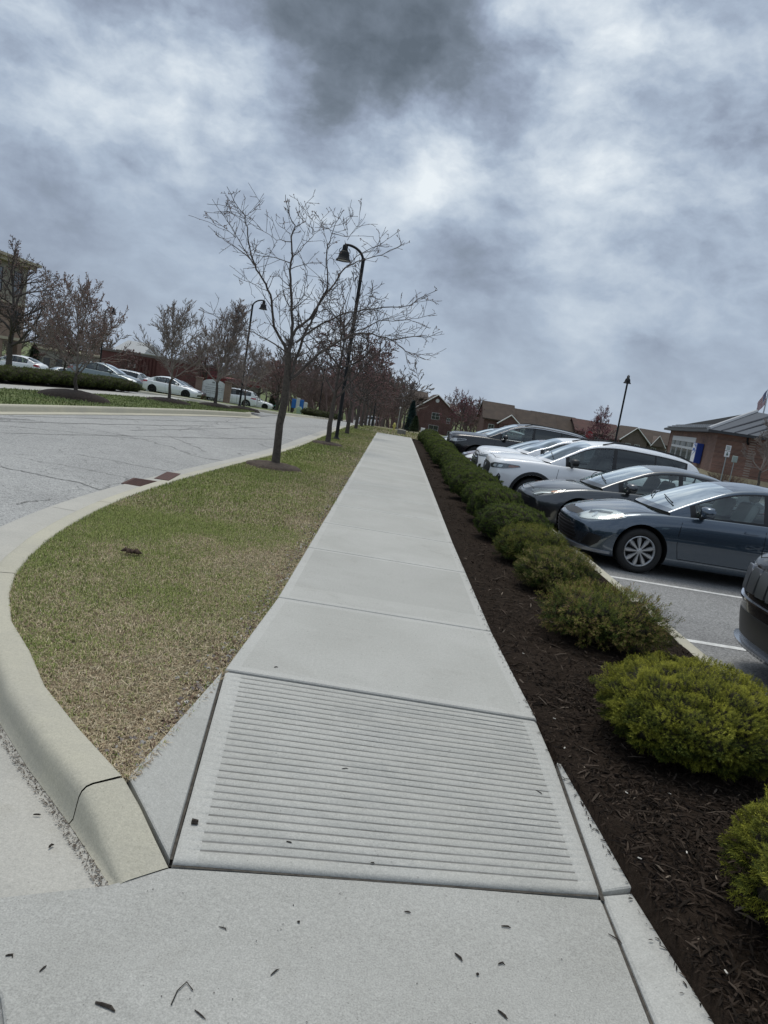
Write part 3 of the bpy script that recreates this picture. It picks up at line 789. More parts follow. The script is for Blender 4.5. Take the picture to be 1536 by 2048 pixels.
WHEELS = {}
def wheel_meshes(Rw, style, rimmat):
    key = (round(Rw, 3), style, rimmat.name)
    if key in WHEELS: return WHEELS[key]
    rr_ = Rw*.68; w = .105
    t = MB(); t.lathe([(rr_*.99, .08), (rr_, -w*.8), (rr_+.012, -w), (Rw*.80, -w-.012), (Rw*.93, -w-.004), (Rw*.985, -w+.022), (Rw, -w+.045), (Rw, w-.045), (Rw*.985, w-.02), (Rw*.93, w), (rr_, w*.9)], 44, 'y')
    tyre = mesh_obj('tyre', t.v, t.f, K_tyre, smooth=True, angle=60)
    d = MB(); d.lathe([(0, -.01), (rr_*.97, -.01), (rr_*.985, .06)], 28, 'y'); d.lathe([(0, -.03), (rr_*.62, -.03), (rr_*.62, -.01)], 24, 'y')
    drum = mesh_obj('wheel', d.v, d.f, mat('brake_dark', (.02, .02, .021), .5, metal=.3), smooth=True, angle=30)
    r = MB(); r.lathe([(rr_*.985, .05), (rr_*.985, -w*.70), (rr_*1.0, -w*.93), (rr_*.965, -w*.97), (rr_*.90, -w*.78), (rr_*.90, -w*.5)], 44, 'y')
    r.lathe([(0, -w*.93), (rr_*.10, -w*.93), (rr_*.13, -w*.86), (rr_*.20, -w*.80), (rr_*.22, -w*.6)], 20, 'y')
    n = {'nine': 9, 'five': 5, 'ten': 10, 'six': 6}[style]
    for k in range(n):
        a = 2*math.pi*k/n+.1; ca, sa = math.cos(a), math.sin(a)
        if style == 'nine': prof = [(.12, .045, -.84), (.42, .10, -.90), (.70, .155, -.92), (.84, .14, -.90), (.94, .07, -.88)]
        elif style == 'five': prof = [(.14, .09, -.84), (.4, .11, -.86), (.7, .14, -.86), (.94, .20, -.84)]
        elif style == 'six': prof = [(.14, .08, -.84), (.4, .08, -.86), (.7, .09, -.86), (.94, .12, -.84)]
        else: prof = [(.14, .04, -.84), (.4, .045, -.86), (.7, .05, -.86), (.94, .06, -.84)]
        V_ = []
        for rad, hw_, yy in prof:
            for s_, dz in ((-1, .022), (-.55, 0), (.55, 0), (1, .022)):
                u = rad*rr_; v = s_*hw_*rr_*1.0
                V_.append((u*ca-v*sa, yy*w+dz, u*sa+v*ca))
        F = []
        for i in range(len(prof)-1):
            for j in range(3):
                q = i*4+j; F.append((q, q+4, q+5, q+1))
        r.add(V_, F)
    for k in range(5):
        a = 2*math.pi*k/5; r.lathe([(0, -w*.88), (.008, -w*.88), (.010, -w*.80)], 6, 'y', (math.cos(a)*rr_*.2*.7, 0, math.sin(a)*rr_*.2*.7))
    rim = mesh_obj('rim', r.v, r.f, rimmat, smooth=True, angle=35)
    out = (drum.data, tyre.data, rim.data)
    for o in (drum, tyre, rim): bpy.data.objects.remove(o)
    WHEELS[key] = out; return out
def seat_mesh(x, y, z0, s=1.0, bench=None, m=None, parent=None, head=True, name='seat'):
    b = MB(); w = bench/2 if bench else .24
    # reclined back
    th = R(20)
    b.M = Matrix.Translation((x, y, z0)) @ Matrix.Rotation(th, 4, 'Y')
    b.box(-.06, .07, -w, w, -.35, .30*s, .045)
    hs = [0] if not bench else [-w*.58, w*.58]
    if head:
        for hy in hs: b.box(-.05, .04, hy-.12, hy+.12, .33*s, .50*s, .04); b.box(-.01, .01, hy-.05, hy-.04, .28*s, .35*s); b.box(-.01, .01, hy+.04, hy+.05, .28*s, .35*s)
    b.M = Matrix.Translation((x, y, z0))
    b.box(-.50, -.02, -w, w, -.45, -.30, .04)
    return b.build(name, m or K_seat, parent, True, 40)

def make_car(S, full=True, name='parked_car', detail=2):
    L, W, wb, fo, Rw = S['L'], S['W'], S['wb'], S['fo'], S['Rw']
    top, sh, hw, bot, rf = (pchip(*zip(*S[k])) for k in ('top', 'sh', 'hw', 'bot', 'rf'))
    root = empty(name, (0, 0, 0)); pm = S['paint']
    cab0, cab1 = S['rf'][0][0], S['rf'][-1][0]
    cf, cr_ = S.get('cf', .38), S.get('cr', .22)
    xs = [0, .03, .10, .2, .35, .55, .8, 1.05]+[1.25+(L-1.25-.75)*i/10 for i in range(11)]+[L-.5, L-.3, L-.15, L-.05, L]
    xs = [x for i, x in enumerate(xs) if i == 0 or x-xs[i-1] > .01]
    yv = [-1, -.9, -.7, -.4, -.13, .13, .4, .7, .9, 1]; wv = [0, .05, .22, .42, .62, .80, .93, 1]
    wprof = S.get('wprof', [.93, .97, .985, 1.0, 1.0, .985, .955, .915])
    lean = pchip([0, .25, .45, .6, .8, 1.0, 1.2], S.get('lean', [.16, .05, 0, .0, .06, .12, .2]))
    pts, F = box_surface(len(xs)-1, len(yv)-1, len(wv)-1)
    V_ = []
    for i, j, k in pts:
        x, v, w = xs[i], yv[j], wv[k]
        b_, s_, t_ = bot(x), sh(x), top(x)
        inc = cab0+.10 < x < cab1-.12
        if inc: t_ = s_
        zt = s_+(t_-s_)*(1-abs(v)**2.6) - (0.03 if inc and abs(v) < .85 else 0)
        z = b_+w*(zt-b_) if k == len(wv)-1 else b_+w*(s_-b_)+(zt-s_)*max(0, w-.85)/.15*w
        y = v*hw(x)*(wprof[k] if abs(v) > .99 else min(1, wprof[k]+.01))
        vv = abs(y)/(W/2)
        ff = max(0, 1-x/(.85 if S.get('suv') else 1.0))**1.5; fr = max(0, 1-(L-x)/1.0)**1.6
        x2 = x+ff*(cf*vv**(3.6 if S.get('suv') else 3.0)+lean(z))-fr*(cr_*vv**2.4+max(0, z-.75)*.15)
        V_.append((x2, y, z))
    body = mesh_obj('body', V_, F, [pm, K_int, K_well, K_trim], root, smooth=True)
    mi = []
    for p in body.data.polygons:
        c = p.center; mi.append(1 if (cab0+.25 < c.x < cab1-.25 and p.normal.z > .8 and c.z > .6 and abs(c.y) < W*.43) else 0)
    body.data.polygons.foreach_set('material_index', mi)
    sub = body.modifiers.new('s', 'SUBSURF'); sub.levels = 2 if detail > 1 else 1
    ax = [fo, fo+wb]; apply_mods(body)
    if detail > 0:
        c = MB(); ra = Rw+S.get('gap', .055)
        for a in ax:
            for s_ in (-1, 1):
                pr = [(0, s_*(W/2+.2)), (ra, s_*(W/2+.2)), (ra, s_*(W/2-.30)), (0, s_*(W/2-.30))]
                if s_ > 0: pr = pr[::-1]
                n0 = len(c.v); n = 40; V3 = []; F3 = []
                for s2, yy in ((0, s_*(W/2+.2)), (1, s_*(W/2-.30))):
                    for q in range(n):
                        t = 2*math.pi*q/n; V3.append((a+ra*math.cos(t), yy, Rw+.01+ra*math.sin(t)))
                for q in range(n):
                    F3.append((q, (q+1) % n, n+(q+1) % n, n+q))
                F3 += [tuple(range(n))[::-1], tuple(range(n, 2*n))]
                if s_ < 0: F3 = [f[::-1] for f in F3]
                # outward orientation check
                c.add(V3, F3)
        cut = mesh_obj('cutter', c.v, c.f, [K_well])
        import bmesh
        bm = bmesh.new(); bm.from_mesh(cut.data); bmesh.ops.recalc_face_normals(bm, faces=bm.faces); bm.to_mesh(cut.data); bm.free()
        bo = body.modifiers.new('b', 'BOOLEAN'); bo.operation = 'DIFFERENCE'; bo.object = cut; bo.solver = 'EXACT'
        try: bo.material_mode = 'TRANSFER'
        except Exception: pass
        bvh = BVHTree.FromObject(body, bpy.context.evaluated_depsgraph_get()) if False else None
        me0 = body.data.copy()
        apply_mods(body); bpy.data.objects.remove(cut)
        bvh = BVHTree.FromPolygons([v.co.copy() for v in me0.vertices], [tuple(p.vertices) for p in me0.polygons]); bpy.data.meshes.remove(me0)
    else:
        bvh = BVHTree.FromPolygons([v.co.copy() for v in body.data.vertices], [tuple(p.vertices) for p in body.data.polygons])
    body.data.polygons.foreach_set('use_smooth', [True]*len(body.data.polygons)); body.data.set_sharp_from_angle(angle=R(38))
    # -------- cabin
    ws0, ws1, rg0, rg1 = S['glass']; wins = S['wins']
    cx_ = sorted(set([round(v, 4) for v in ([cab0, ws0, ws1, rg0, rg1, cab1]+[q for w_ in wins for q in w_]+[cab0+(cab1-cab0)*i/30 for i in range(31)])]))
    cc = [cx_[0]]
    fixed = set(round(v, 4) for v in [ws0, ws1, rg0, rg1]+[q for w_ in wins for q in w_])
    for v in cx_[1:]:
        if v-cc[-1] < .035 and v not in fixed: continue
        if v-cc[-1] < .035 and v in fixed and cc[-1] not in fixed: cc.pop()
        cc.append(v)
    kf = [0, .055, .30, .60, .87, .925, 1.0]; tf = [0, .07, .3, .6, 1.0]
    tum = S.get('tum', .42); bend = S.get('bend', .22); rb = S.get('rbend', .15)
    rows = []
    for x in cc:
        s_ = sh(x)-.004; r_ = max(rf(x), s_+.004); hg = r_-s_; yb = hw(x)*.905; ze = r_-.055*min(1, hg/.35); hgt = ze-s_
        half = []
        for k in kf: half.append((yb-hgt*tum*k**1.2, s_+hgt*k))
        ye = half[-1][0]
        for t in tf[1:]: half.append((ye*(1-t), ze+(r_-ze)*math.sin(t*math.pi/2)**.8))
        wf_ = max(0, min(1, (ws1+.35-x)/(ws1+.35-cab0))); wr_ = max(0, min(1, (x-rg0+.25)/(cab1-rg0+.25)))
        row = []
        for y, z in half:
            dx = bend*(wf_**.8)*(y/(W/2))**2-rb*wr_*(y/(W/2))**2
            row.append((x+dx, -y, z))
        rows.append(row+[(a, -b, c_) for a, b, c_ in row[-2::-1]])
    n = len(rows[0]); V_ = [p for r_ in rows for p in r_]; nk = len(kf)-1; nt = len(tf)-1
    groups = {}
    for i in range(len(cc)-1):
        xm = (cc[i]+cc[i+1])/2; hgm = rf(xm)-sh(xm)
        for j in range(n-1):
            jj = j if j < n//2 else n-2-j; side = 0 if j < n//2 else 1
            key = 'cabin'
            if jj < nk:
                wi = [q for q, w_ in enumerate(wins) if w_[0] < xm < w_[1]]
                lo = min(w_[0] for w_ in wins); hi = max(w_[1] for w_ in wins)
                if wi and 1 <= jj <= 3 and hgm > .05: key = ('win', wi[0], side)
                elif lo-.12 < xm < hi+.03 and jj <= 4: key = 'trim'
            else:
                if jj >= nk+1 or (jj == nk and False):
                    if ws0 < xm < ws1: key = 'ws'
                    elif rg0 < xm < rg1: key = 'rg'
                elif jj == nk and rg0 < xm < rg1 and S.get('suv'): key = 'trim'
            groups.setdefault(key, []).append((i*n+j, i*n+j+1, (i+1)*n+j+1, (i+1)*n+j))
    def sub_mesh(nm, fs, m, par, push=0):
        used = sorted(set(v for f in fs for v in f)); mp = {v: q for q, v in enumerate(used)}
        o = mesh_obj(nm, [V_[v] for v in used], [tuple(mp[v] for v in f)[::-1] for f in fs], m, par, smooth=True)
        return o
    cab = sub_mesh('cabin', groups['cabin'], S.get('roofpaint', pm), root)
    if 'trim' in groups:
        for sd_ in (0, 1): sub_mesh('window_trim', [f for f in groups['trim'] if (f[0] % n < n//2) == (sd_ == 0)], K_trim, root)
    if S.get('dark_int'): gfront = G_clear
    for key, fs in groups.items():
        if key == 'ws': sub_mesh('windshield', fs, G_ws, root)
        elif key == 'rg': sub_mesh('rear_window', fs, S.get('rglass', G_clear), root)
        elif isinstance(key, tuple): sub_mesh('side_window', fs, G_clear if key[1] == 0 else S.get('rglass', G_clear), root)
    # -------- wheels
    dm, tm, rm = wheel_meshes(Rw, S.get('rim', 'five'), S.get('rimmat', K_rim))
    for a in ax:
        for s_ in (-1, 1):
            w_ = bpy.data.objects.new('wheel', dm); COL.objects.link(w_); w_.parent = root; w_.location = (a, s_*(W/2-.125), Rw)
            w_.rotation_euler = (0, random.uniform(0, 1), 0 if s_ < 0 else math.pi)
            for nm, mm in (('tyre', tm), ('rim', rm)):
                q = bpy.data.objects.new(nm, mm); COL.objects.link(q); q.parent = w_
    sm = S.get('seat', K_seatd)
    if detail > 0:
        zb = sh(2.2)
        for yy in (-.38, .38): seat_mesh(S.get('sx', 2.42), yy, zb-.02, m=sm, parent=root)
        seat_mesh(S.get('sx', 2.42)+.95, 0, zb-.03, bench=1.2, m=sm, parent=root)
    if detail > 1:
        st = MB(); st.M = Matrix.Translation((S.get('sx', 2.42)-.62, -.38 if False else .38*-1, sh(2)+.0)) @ Matrix.Rotation(R(65), 4, 'Y')
        st.tube([(.18*math.cos(t*math.pi/8), .18*math.sin(t*math.pi/8), 0) for t in range(17)], .014, 6, False); st.box(-.17, .17, -.02, .02, -.01, .01)
        st.build('steering_wheel', K_trim, root, True, 40)
        db = MB(); db.box(cab0+.25, S.get('sx', 2.42)-.66, -W*.40, W*.40, sh(1.6)-.12, sh(1.6)+.03, .03); db.build('dashboard', K_int, root, True, 30)
    # -------- seams, handles, mirrors
    sv = wins
    if detail > 0:
        x1 = S['doors'][0]; x2 = S['doors'][1]; x3 = S['doors'][2]; zb = S.get('sill', .30)
        seams = [[(x1+.03, sh(x1)-.01), (x1, sh(x1)-.25), (x1-.0, .5), (x1+.05, zb)], [(x1+.05, zb), (x2-.06, zb)], [(x2, sh(x2)-.005), (x2-.01, .6), (x2-.06, zb)],
                 [(x2-.06, zb), (x3-.42, zb), (x3-.20, .55), (x3-.02, .75), (x3+.02, sh(x3)-.01)]]
        for s_ in seams: both('door_seam', bvh, line_poly(s_, .008), 'side', .0015, K_seam, root, step=.08, skirt=.002)
        for xd in (x2-.20, x3-.13):
            zz = sh(xd)-.13; both('door_handle', bvh, [(xd-.10, zz-.012), (xd-.09, zz+.016), (xd+.085, zz+.02), (xd+.095, zz-.008)], 'side', .028, S.get('handle', pm), root, step=.05)
        # bonnet shut line
        hx = S.get('bonnet', .30)
        both('bonnet_seam', bvh, line_poly([(hx, -.02), (hx+.02, -W*.28), (hx+.10, -W*.36), (hx+.35, -W*.405), (cab0+.12, -W*.425)], .008), 'top', .0015, K_seam, root, step=.08, skirt=.002)
    mx_ = S['mirror']; mz = sh(mx_)+.10
    for s_ in (-1, 1):
        b = MB(); yo = hw(mx_)*.93
        b.M = Matrix.Translation((mx_, s_*(yo+.13), mz)) @ Matrix.Rotation(R(-8*s_), 4, 'Z')
        V3 = []; F3 = []
        n1, n2 = 14, 8
        for i in range(n2+1):
            ph = math.pi*i/n2
            for j in range(n1):
                th = 2*math.pi*j/n1; a_, b_, c_ = math.cos(ph), math.sin(ph)*math.cos(th), math.sin(ph)*math.sin(th)
                se = lambda v, e: math.copysign(abs(v)**e, v)
                px_ = se(a_, .7)*.085; 
                V3.append((min(px_, .045), se(b_, .75)*.125, se(c_, .7)*(.078)))
        for i in range(n2):
            for j in range(n1): F3.append((i*n1+j, i*n1+(j+1) % n1, (i+1)*n1+(j+1) % n1, (i+1)*n1+j))
        b.add(V3, F3)
        mo = b.build('mirror', S.get('mirmat', pm), root, True, 50)
        b2 = MB(); b2.M = Matrix.Translation((mx_, s_*(yo+.13), mz)); b2.tube([(.0, -s_*.02, -.05), (-.01, -s_*.10, -.09), (-.02, -s_*.17, -.115)], [.03, .028, .03], 8); b2.box(.044, .048, -.105, .105, -.058, .058)
        b2.build('mirror_foot', K_trim, mo, True, 40)
    if detail > 1:
        for s_, yy in ((0, -.55), (1, .10)):
            b = MB(); xw = ws0+.02
            p = []
            for t in frange(0, 1, 6):
                x = xw+.06+.26*t*.5; y = yy+.55*t*.9
                x2 = x+bend*(y/(W/2))**2; p.append((x2+.0, y, max(rf(x), sh(x))+.018+.012*math.sin(t*3)))
            b.tube(p, [.012]+[.008]*5, 6); b.build('wiper', K_trim, root, True, 50)
    if S.get('rails'):
        for s_ in (-1, 1):
            b = MB(); pts_ = []
            for x in frange(ws1+.25, rg0-.05, 9):
                hgt = rf(x)-sh(x); y = hw(x)*.905-(hgt-.055)*tum-.04
                e = min(1, min(x-(ws1+.25), rg0-.05-x)/.12); pts_.append((x, s_*y, rf(x)-.035+.045*e))
            b.tube(pts_, .016, 6); b.build('roof_rail', K_trim, root, True, 50)
    return root, bvh, sh

def sedan_spec(**k):
    S = dict(L=4.64, W=1.78, wb=2.70, fo=.94, Rw=.32,
        top=[(0, .60), (.05, .665), (.2, .745), (.5, .835), (.9, .915), (1.2, .965), (1.4, .985), (3.6, 1.0), (4.0, 1.07), (4.4, 1.085), (4.58, 1.04), (4.64, .93)],
        sh=[(0, .55), (.05, .60), (.25, .69), (.6, .79), (1.0, .855), (1.5, .905), (2.5, .945), (3.6, .985), (4.2, 1.01), (4.5, .99), (4.64, .86)],
        hw=[(0, .76), (.1, .81), (.3, .855), (.7, .885), (1.5, .89), (3.6, .89), (4.2, .87), (4.64, .78)],
        bot=[(0, .20), (.25, .165), (.6, .17), (4.1, .18), (4.64, .30)],
        rf=[(1.10, .93), (1.35, 1.06), (1.7, 1.225), (2.0, 1.345), (2.25, 1.41), (2.7, 1.455), (3.2, 1.425), (3.6, 1.34), (3.95, 1.205), (4.22, 1.075)],
        glass=(1.20, 2.12, 3.48, 4.12), wins=[(1.50, 2.58), (2.66, 3.42), (3.46, 3.68)], doors=(1.42, 2.62, 3.72), mirror=1.72, sx=2.45, bonnet=.16)
    S.update(k); return S
def suv_spec(**k):
    S = dict(L=4.60, W=1.86, wb=2.69, fo=.93, Rw=.36, suv=True, cf=.26, cr=.16, rails=True, gap=.06,
        top=[(0, .97), (.04, 1.04), (.15, 1.08), (.5, 1.115), (.9, 1.135), (1.2, 1.155), (3.9, 1.17), (4.4, 1.17), (4.6, 1.05)],
        sh=[(0, .91), (.04, .97), (.2, 1.015), (.6, 1.045), (1.2, 1.07), (2.5, 1.09), (3.8, 1.16), (4.35, 1.18), (4.6, 1.02)],
        hw=[(0, .85), (.1, .89), (.35, .92), (.8, .93), (3.8, .93), (4.3, .91), (4.6, .84)],
        bot=[(0, .27), (.3, .22), (4.2, .24), (4.6, .38)],
        rf=[(1.05, 1.10), (1.3, 1.24), (1.6, 1.42), (1.9, 1.57), (2.15, 1.645), (2.7, 1.70), (3.4, 1.68), (3.95, 1.63), (4.25, 1.56), (4.42, 1.40), (4.54, 1.20)],
        lean=[.16, .07, .02, .0, .01, .04, .10],
        glass=(1.15, 2.02, 4.20, 4.50), wins=[(1.48, 2.50), (2.58, 3.36), (3.40, 4.02)], doors=(1.38, 2.54, 3.55), mirror=1.68, sx=2.40, sill=.36, bonnet=.10, tum=.34, rglass=G_dark)
    S.update(k); return S
def scale_spec(S, kx, kw, kz):
    for key in ('top', 'sh', 'bot', 'rf'): S[key] = [(x*kx, z*kz) for x, z in S[key]]
    S['hw'] = [(x*kx, w*kw) for x, w in S['hw']]
    for key in ('glass', 'doors'): S[key] = tuple(v*kx for v in S[key])
    S['wins'] = [(a*kx, b*kx) for a, b in S['wins']]; S['L'] *= kx; S['W'] *= kw; S['mirror'] *= kx; S['sx'] *= kx
    S['sill'] = S.get('sill', .3)*kz
    return S
LZ = hl
def emblem(root, bvh, y, z, w, hh, m=K_chrome):
    e = MB(); q, n_, _, _ = bvh.ray_cast(Vector((-2, y, z)), Vector((1, 0, 0)))
    x = q.x-.008
    for a, b, dy in ((w, hh, 0), (w*.38, hh*.95, 0), (w*.75, hh*.42, .3)):
        pts = [(x, y+a*math.cos(t*math.pi/10), z+dy*hh*.6+b*math.sin(t*math.pi/10)) for t in range(21)]
        e.tube(pts, hh*.14, 5, False)
    return e.build('emblem', m, root, True, 60)
def lamps_common(root, bvh, S, poly, kind):
    """headlight poly in (arc, z): housing, lens, reflectors, amber corner"""
    a = both('headlight', bvh, poly, ('cyl', .95, -1), .004, K_lampd if kind != 'clear' else K_lampin, root, step=.05)
    return a
# ---- the blue grey sedan nearest the walk
def sedan_face(root, bvh, S, style=0, sh=None):
    pm = S['paint']
    C = ('cyl', .95, -1)
    if style == 0:
        hl = [(.40, .645), (.50, .745), (.66, .782), (.90, .800), (1.06, .795), (1.12, .755), (.98, .705), (.82, .665), (.62, .628), (.50, .620)]
        for mirror in (False, True):
            a = car_patch('headlight', bvh, hl, C, .004, K_lampin, root, step=.04, mirror=mirror)
            car_patch('turn_signal', bvh, [(.86, .700), (.93, .750), (1.03, .768), (1.08, .757), (.98, .722)], C, .008, K_amber, a, step=.04, mirror=mirror)
            car_patch('lamp_projector', bvh, arc_pts(.66, .705, .034, 0, 340, 12), C, .012, K_chrome, a, step=.03, mirror=mirror)
            car_patch('lamp_shade', bvh, [(.50, .735), (.66, .765), (.90, .780), (.88, .755), (.66, .735), (.54, .70)], C, .007, K_lampd, a, step=.04, mirror=mirror)
            car_patch('lamp_lens', bvh, hl, C, .016, G_lamp, a, step=.04, mirror=mirror)
        car_patch('upper_grille', bvh, [(-.40, .655), (-.46, .70), (-.30, .715), (0, .72), (.30, .715), (.46, .70), (.40, .655), (0, .645)], C, .003, K_trim, root, step=.05)
        car_patch('grille', bvh, [(-.52, .36), (-.40, .50), (-.33, .55), (.33, .55), (.40, .50), (.52, .36), (.40, .27), (-.40, .27)], C, .004, K_trim, root, step=.05)
        for z in (.31, .36, .41, .46, .51): 
            w_ = .48-.5*max(0, z-.42); car_patch('grille_slat', bvh, [(-w_, z-.006), (w_, z-.006), (w_, z+.006), (-w_, z+.006)], C, .014, K_plastic, root, step=.06)
        both('fog_recess', bvh, [(.60, .28), (.72, .46), (.88, .43), (.84, .34), (.76, .27)], C, .003, K_trim, root, step=.04)
        both('bumper_crease', bvh, line_poly([(.56, .26), (.66, .47), (.95, .44)], .012), C, .006, S['paint'], root, step=.05)
        car_patch('lip_spoiler', bvh, [(-1.0, .215), (-1.0, .245), (-.5, .25), (.5, .25), (1.0, .245), (1.0, .215), (.5, .20), (-.5, .20)], C, .02, mat('lip_grey', (.30, .31, .33), .4, metal=.3, coat=.5), root, step=.07)
        emblem(root, bvh, 0, .715, .062, .040)
    elif style == 1:
        hl = [(.40, .66), (.52, .705), (.72, .735), (.95, .77), (1.08, .785), (1.06, .745), (.94, .705), (.76, .675), (.66, .61), (.56, .60), (.55, .64)]
        for mirror in (False, True):
            a = car_patch('headlight', bvh, hl, C, .004, K_lampd, root, step=.04, mirror=mirror)
            car_patch('turn_signal', bvh, [(.84, .705), (.86, .73), (1.05, .772), (1.05, .750), (.94, .715)], C, .008, K_amber, a, step=.04, mirror=mirror)
            car_patch('light_strip', bvh, line_poly([(.58, .615), (.68, .665), (.85, .695)], .022), C, .009, K_lampin, a, step=.04, mirror=mirror)
            car_patch('lamp_lens', bvh, hl, C, .014, G_lamp, a, step=.04, mirror=mirror)
        car_patch('grille', bvh, [(-.62, .30), (-.50, .52), (-.42, .575), (.42, .575), (.50, .52), (.62, .30), (.5, .24), (-.5, .24)], C, .006, K_trim, root, step=.05)
        for k in range(7):
            z = .28+.042*k; w_ = .58-.35*max(0, z-.36); car_patch('grille_slat', bvh, [(-w_, z-.006), (w_, z-.006), (w_, z+.006), (-w_, z+.006)], C, .014, K_plastic, root, step=.06)
        both('fog_recess', bvh, [(.78, .26), (.80, .48), (.92, .40), (.94, .28)], C, .003, K_trim, root, step=.04)
        emblem(root, bvh, 0, .655, .066, .043)
    else:
        hl = [(.44, .62), (.55, .72), (.85, .76), (1.02, .765), (1.0, .70), (.8, .64), (.6, .60)]
        both('headlight', bvh, hl, C, .005, K_lampin, root, step=.05)
        car_patch('grille', bvh, [(-.42, .60), (-.44, .66), (.44, .66), (.42, .60)], C, .006, K_trim, root, step=.06)
        car_patch('chrome_strip', bvh, [(-.44, .665), (-.46, .69), (.46, .69), (.44, .665)], C, .010, K_chrome, root, step=.06)
        car_patch('lower_grille', bvh, [(-.5, .28), (-.5, .42), (.5, .42), (.5, .28)], C, .006, K_trim, root, step=.07)
    # tail lamps
    both('tail_light', bvh, [(.62, .80), (.66, .96), (.92, .98), (1.04, .93), (1.0, .84)], ('cyl', S['L']-.95, 1), .006, K_red, root, step=.06)
def suv_face(root, bvh, S, style=0, k=1.0, arch=True):
    C = ('cyl', .95, -1)
    if style == 0:
        hl = [(.42, .83), (.46, .875), (.62, .915), (.86, .935), (1.06, .935), (1.09, .905), (.96, .865), (.82, .825), (.58, .80), (.48, .80)]
        for mirror in (False, True):
            a = car_patch('headlight', bvh, hl, C, .006, K_lampd, root, step=.04, mirror=mirror)
            car_patch('light_strip', bvh, [(.56, .835), (.60, .885), (.68, .885), (.65, .835)], C, .010, K_lampin, a, step=.03, mirror=mirror)
            car_patch('light_strip', bvh, [(.70, .84), (.73, .895), (.80, .895), (.78, .84)], C, .010, K_lampin, a, step=.03, mirror=mirror)
            car_patch('turn_signal', bvh, [(.88, .868), (.90, .915), (1.05, .925), (1.06, .905), (.95, .87)], C, .010, mat('amber_reflector', (.35, .12, .06), .3, coat=.6), a, step=.04, mirror=mirror)
            car_patch('lamp_lens', bvh, hl, C, .016, G_lamp, a, step=.05, mirror=mirror)
            car_patch('fog_recess', bvh, [(.70, .48), (.69, .60), (.76, .72), (.80, .66), (.79, .52), (.75, .46)], C, .006, K_trim, root, step=.04, mirror=mirror)
        car_patch('grille', bvh, [(-.42, .66), (-.46, .80), (-.40, .875), (-.2, .90), (.2, .90), (.40, .875), (.46, .80), (.42, .66)], C, .006, K_trim, root, step=.05)
        for q in range(6):
            z = .685+.033*q; car_patch('grille_slat', bvh, [(-.41, z-.006), (.41, z-.006), (.41, z+.006), (-.41, z+.006)], C, .02, K_plastic, root, step=.07)
        car_patch('lower_grille', bvh, [(-.62, .42), (-.50, .60), (.50, .60), (.62, .42), (.5, .36), (-.5, .36)], C, .006, K_trim, root, step=.06)
        car_patch('skid_trim', bvh, [(-.62, .26), (-.66, .36), (-.5, .345), (.5, .345), (.66, .36), (.62, .26)], C, .012, mat('skid_grey', (.25, .26, .27), .4, metal=.4), root, step=.08)
        emblem(root, bvh, 0, .80, .075, .052)
    elif style == 1:
        hl = [(.50, .845), (.54, .905), (.80, .93), (1.02, .93), (1.0, .90), (.86, .875)]
        for mirror in (False, True):
            a = car_patch('headlight', bvh, hl, C, .006, K_lampd, root, step=.04, mirror=mirror)
            car_patch('light_strip', bvh, line_poly([(.55, .88), (.80, .905), (.98, .912)], .012), C, .010, K_lampin, a, step=.04, mirror=mirror)
            car_patch('fog_recess', bvh, [(.62, .42), (.62, .66), (.70, .68), (.72, .46)], C, .006, K_trim, root, step=.04, mirror=mirror)
        car_patch('grille', bvh, [(-.52, .42), (-.56, .70), (-.44, .88), (.44, .88), (.56, .70), (.52, .42), (.4, .36), (-.4, .36)], C, .006, K_trim, root, step=.05)
        for q in range(7):
            z = .44+.062*q; w_ = .50 if z < .7 else .50-.45*(z-.7); car_patch('grille_slat', bvh, [(-w_, z-.011), (w_, z-.011), (w_, z+.011), (-w_, z+.011)], C, .024, K_chrome, root, step=.07)
        emblem(root, bvh, 0, .80, .08, .055)
    elif style == 2:   # large crossover with chrome
        hl = [(.56, .83), (.58, .91), (.80, .945), (1.06, .965), (1.10, .94), (.96, .88), (.80, .83)]
        for mirror in (False, True):
            a = car_patch('headlight', bvh, hl, C, .008, K_lampin, root, step=.05, mirror=mirror)
            car_patch('lamp_shade', bvh, [(.84, .86), (.84, .94), (1.06, .955), (1.08, .94), (.96, .89)], C, .012, K_lampd, a, step=.05, mirror=mirror)
            car_patch('fog_light', bvh, line_poly([(.62, .44), (.74, .42), (.92, .50)], .022), C, .012, K_chrome, root, step=.05, mirror=mirror)
        car_patch('grille', bvh, [(-.50, .52), (-.54, .80), (-.48, .90), (.48, .90), (.54, .80), (.50, .52), (.4, .46), (-.4, .46)], C, .006, K_trim, root, step=.06)
        for z, w_ in ((.56, .50), (.62, .51), (.68, .52), (.74, .52), (.80, .52), (.86, .49)): car_patch('grille_slat', bvh, [(-w_, z-.008), (w_, z-.008), (w_, z+.008), (-w_, z+.008)], C, .022, K_chrome, root, step=.07)
        both('chrome_strip', bvh, line_poly([(.50, .50), (.56, .80), (.50, .91)], .02), C, .02, K_chrome, root, step=.06)
        car_patch('chrome_strip', bvh, [(-.8, .335), (-.8, .36), (.8, .36), (.8, .335)], C, .02, K_chrome, root, step=.08)
    elif style == 3:   # seven slot nose
        car_patch('grille', bvh, [(-.66, .70), (-.70, .92), (-.60, .965), (.60, .965), (.70, .92), (.66, .70)], C, .004, mat('gloss_black', (.01, .01, .011), .12, coat=1), root, step=.05)
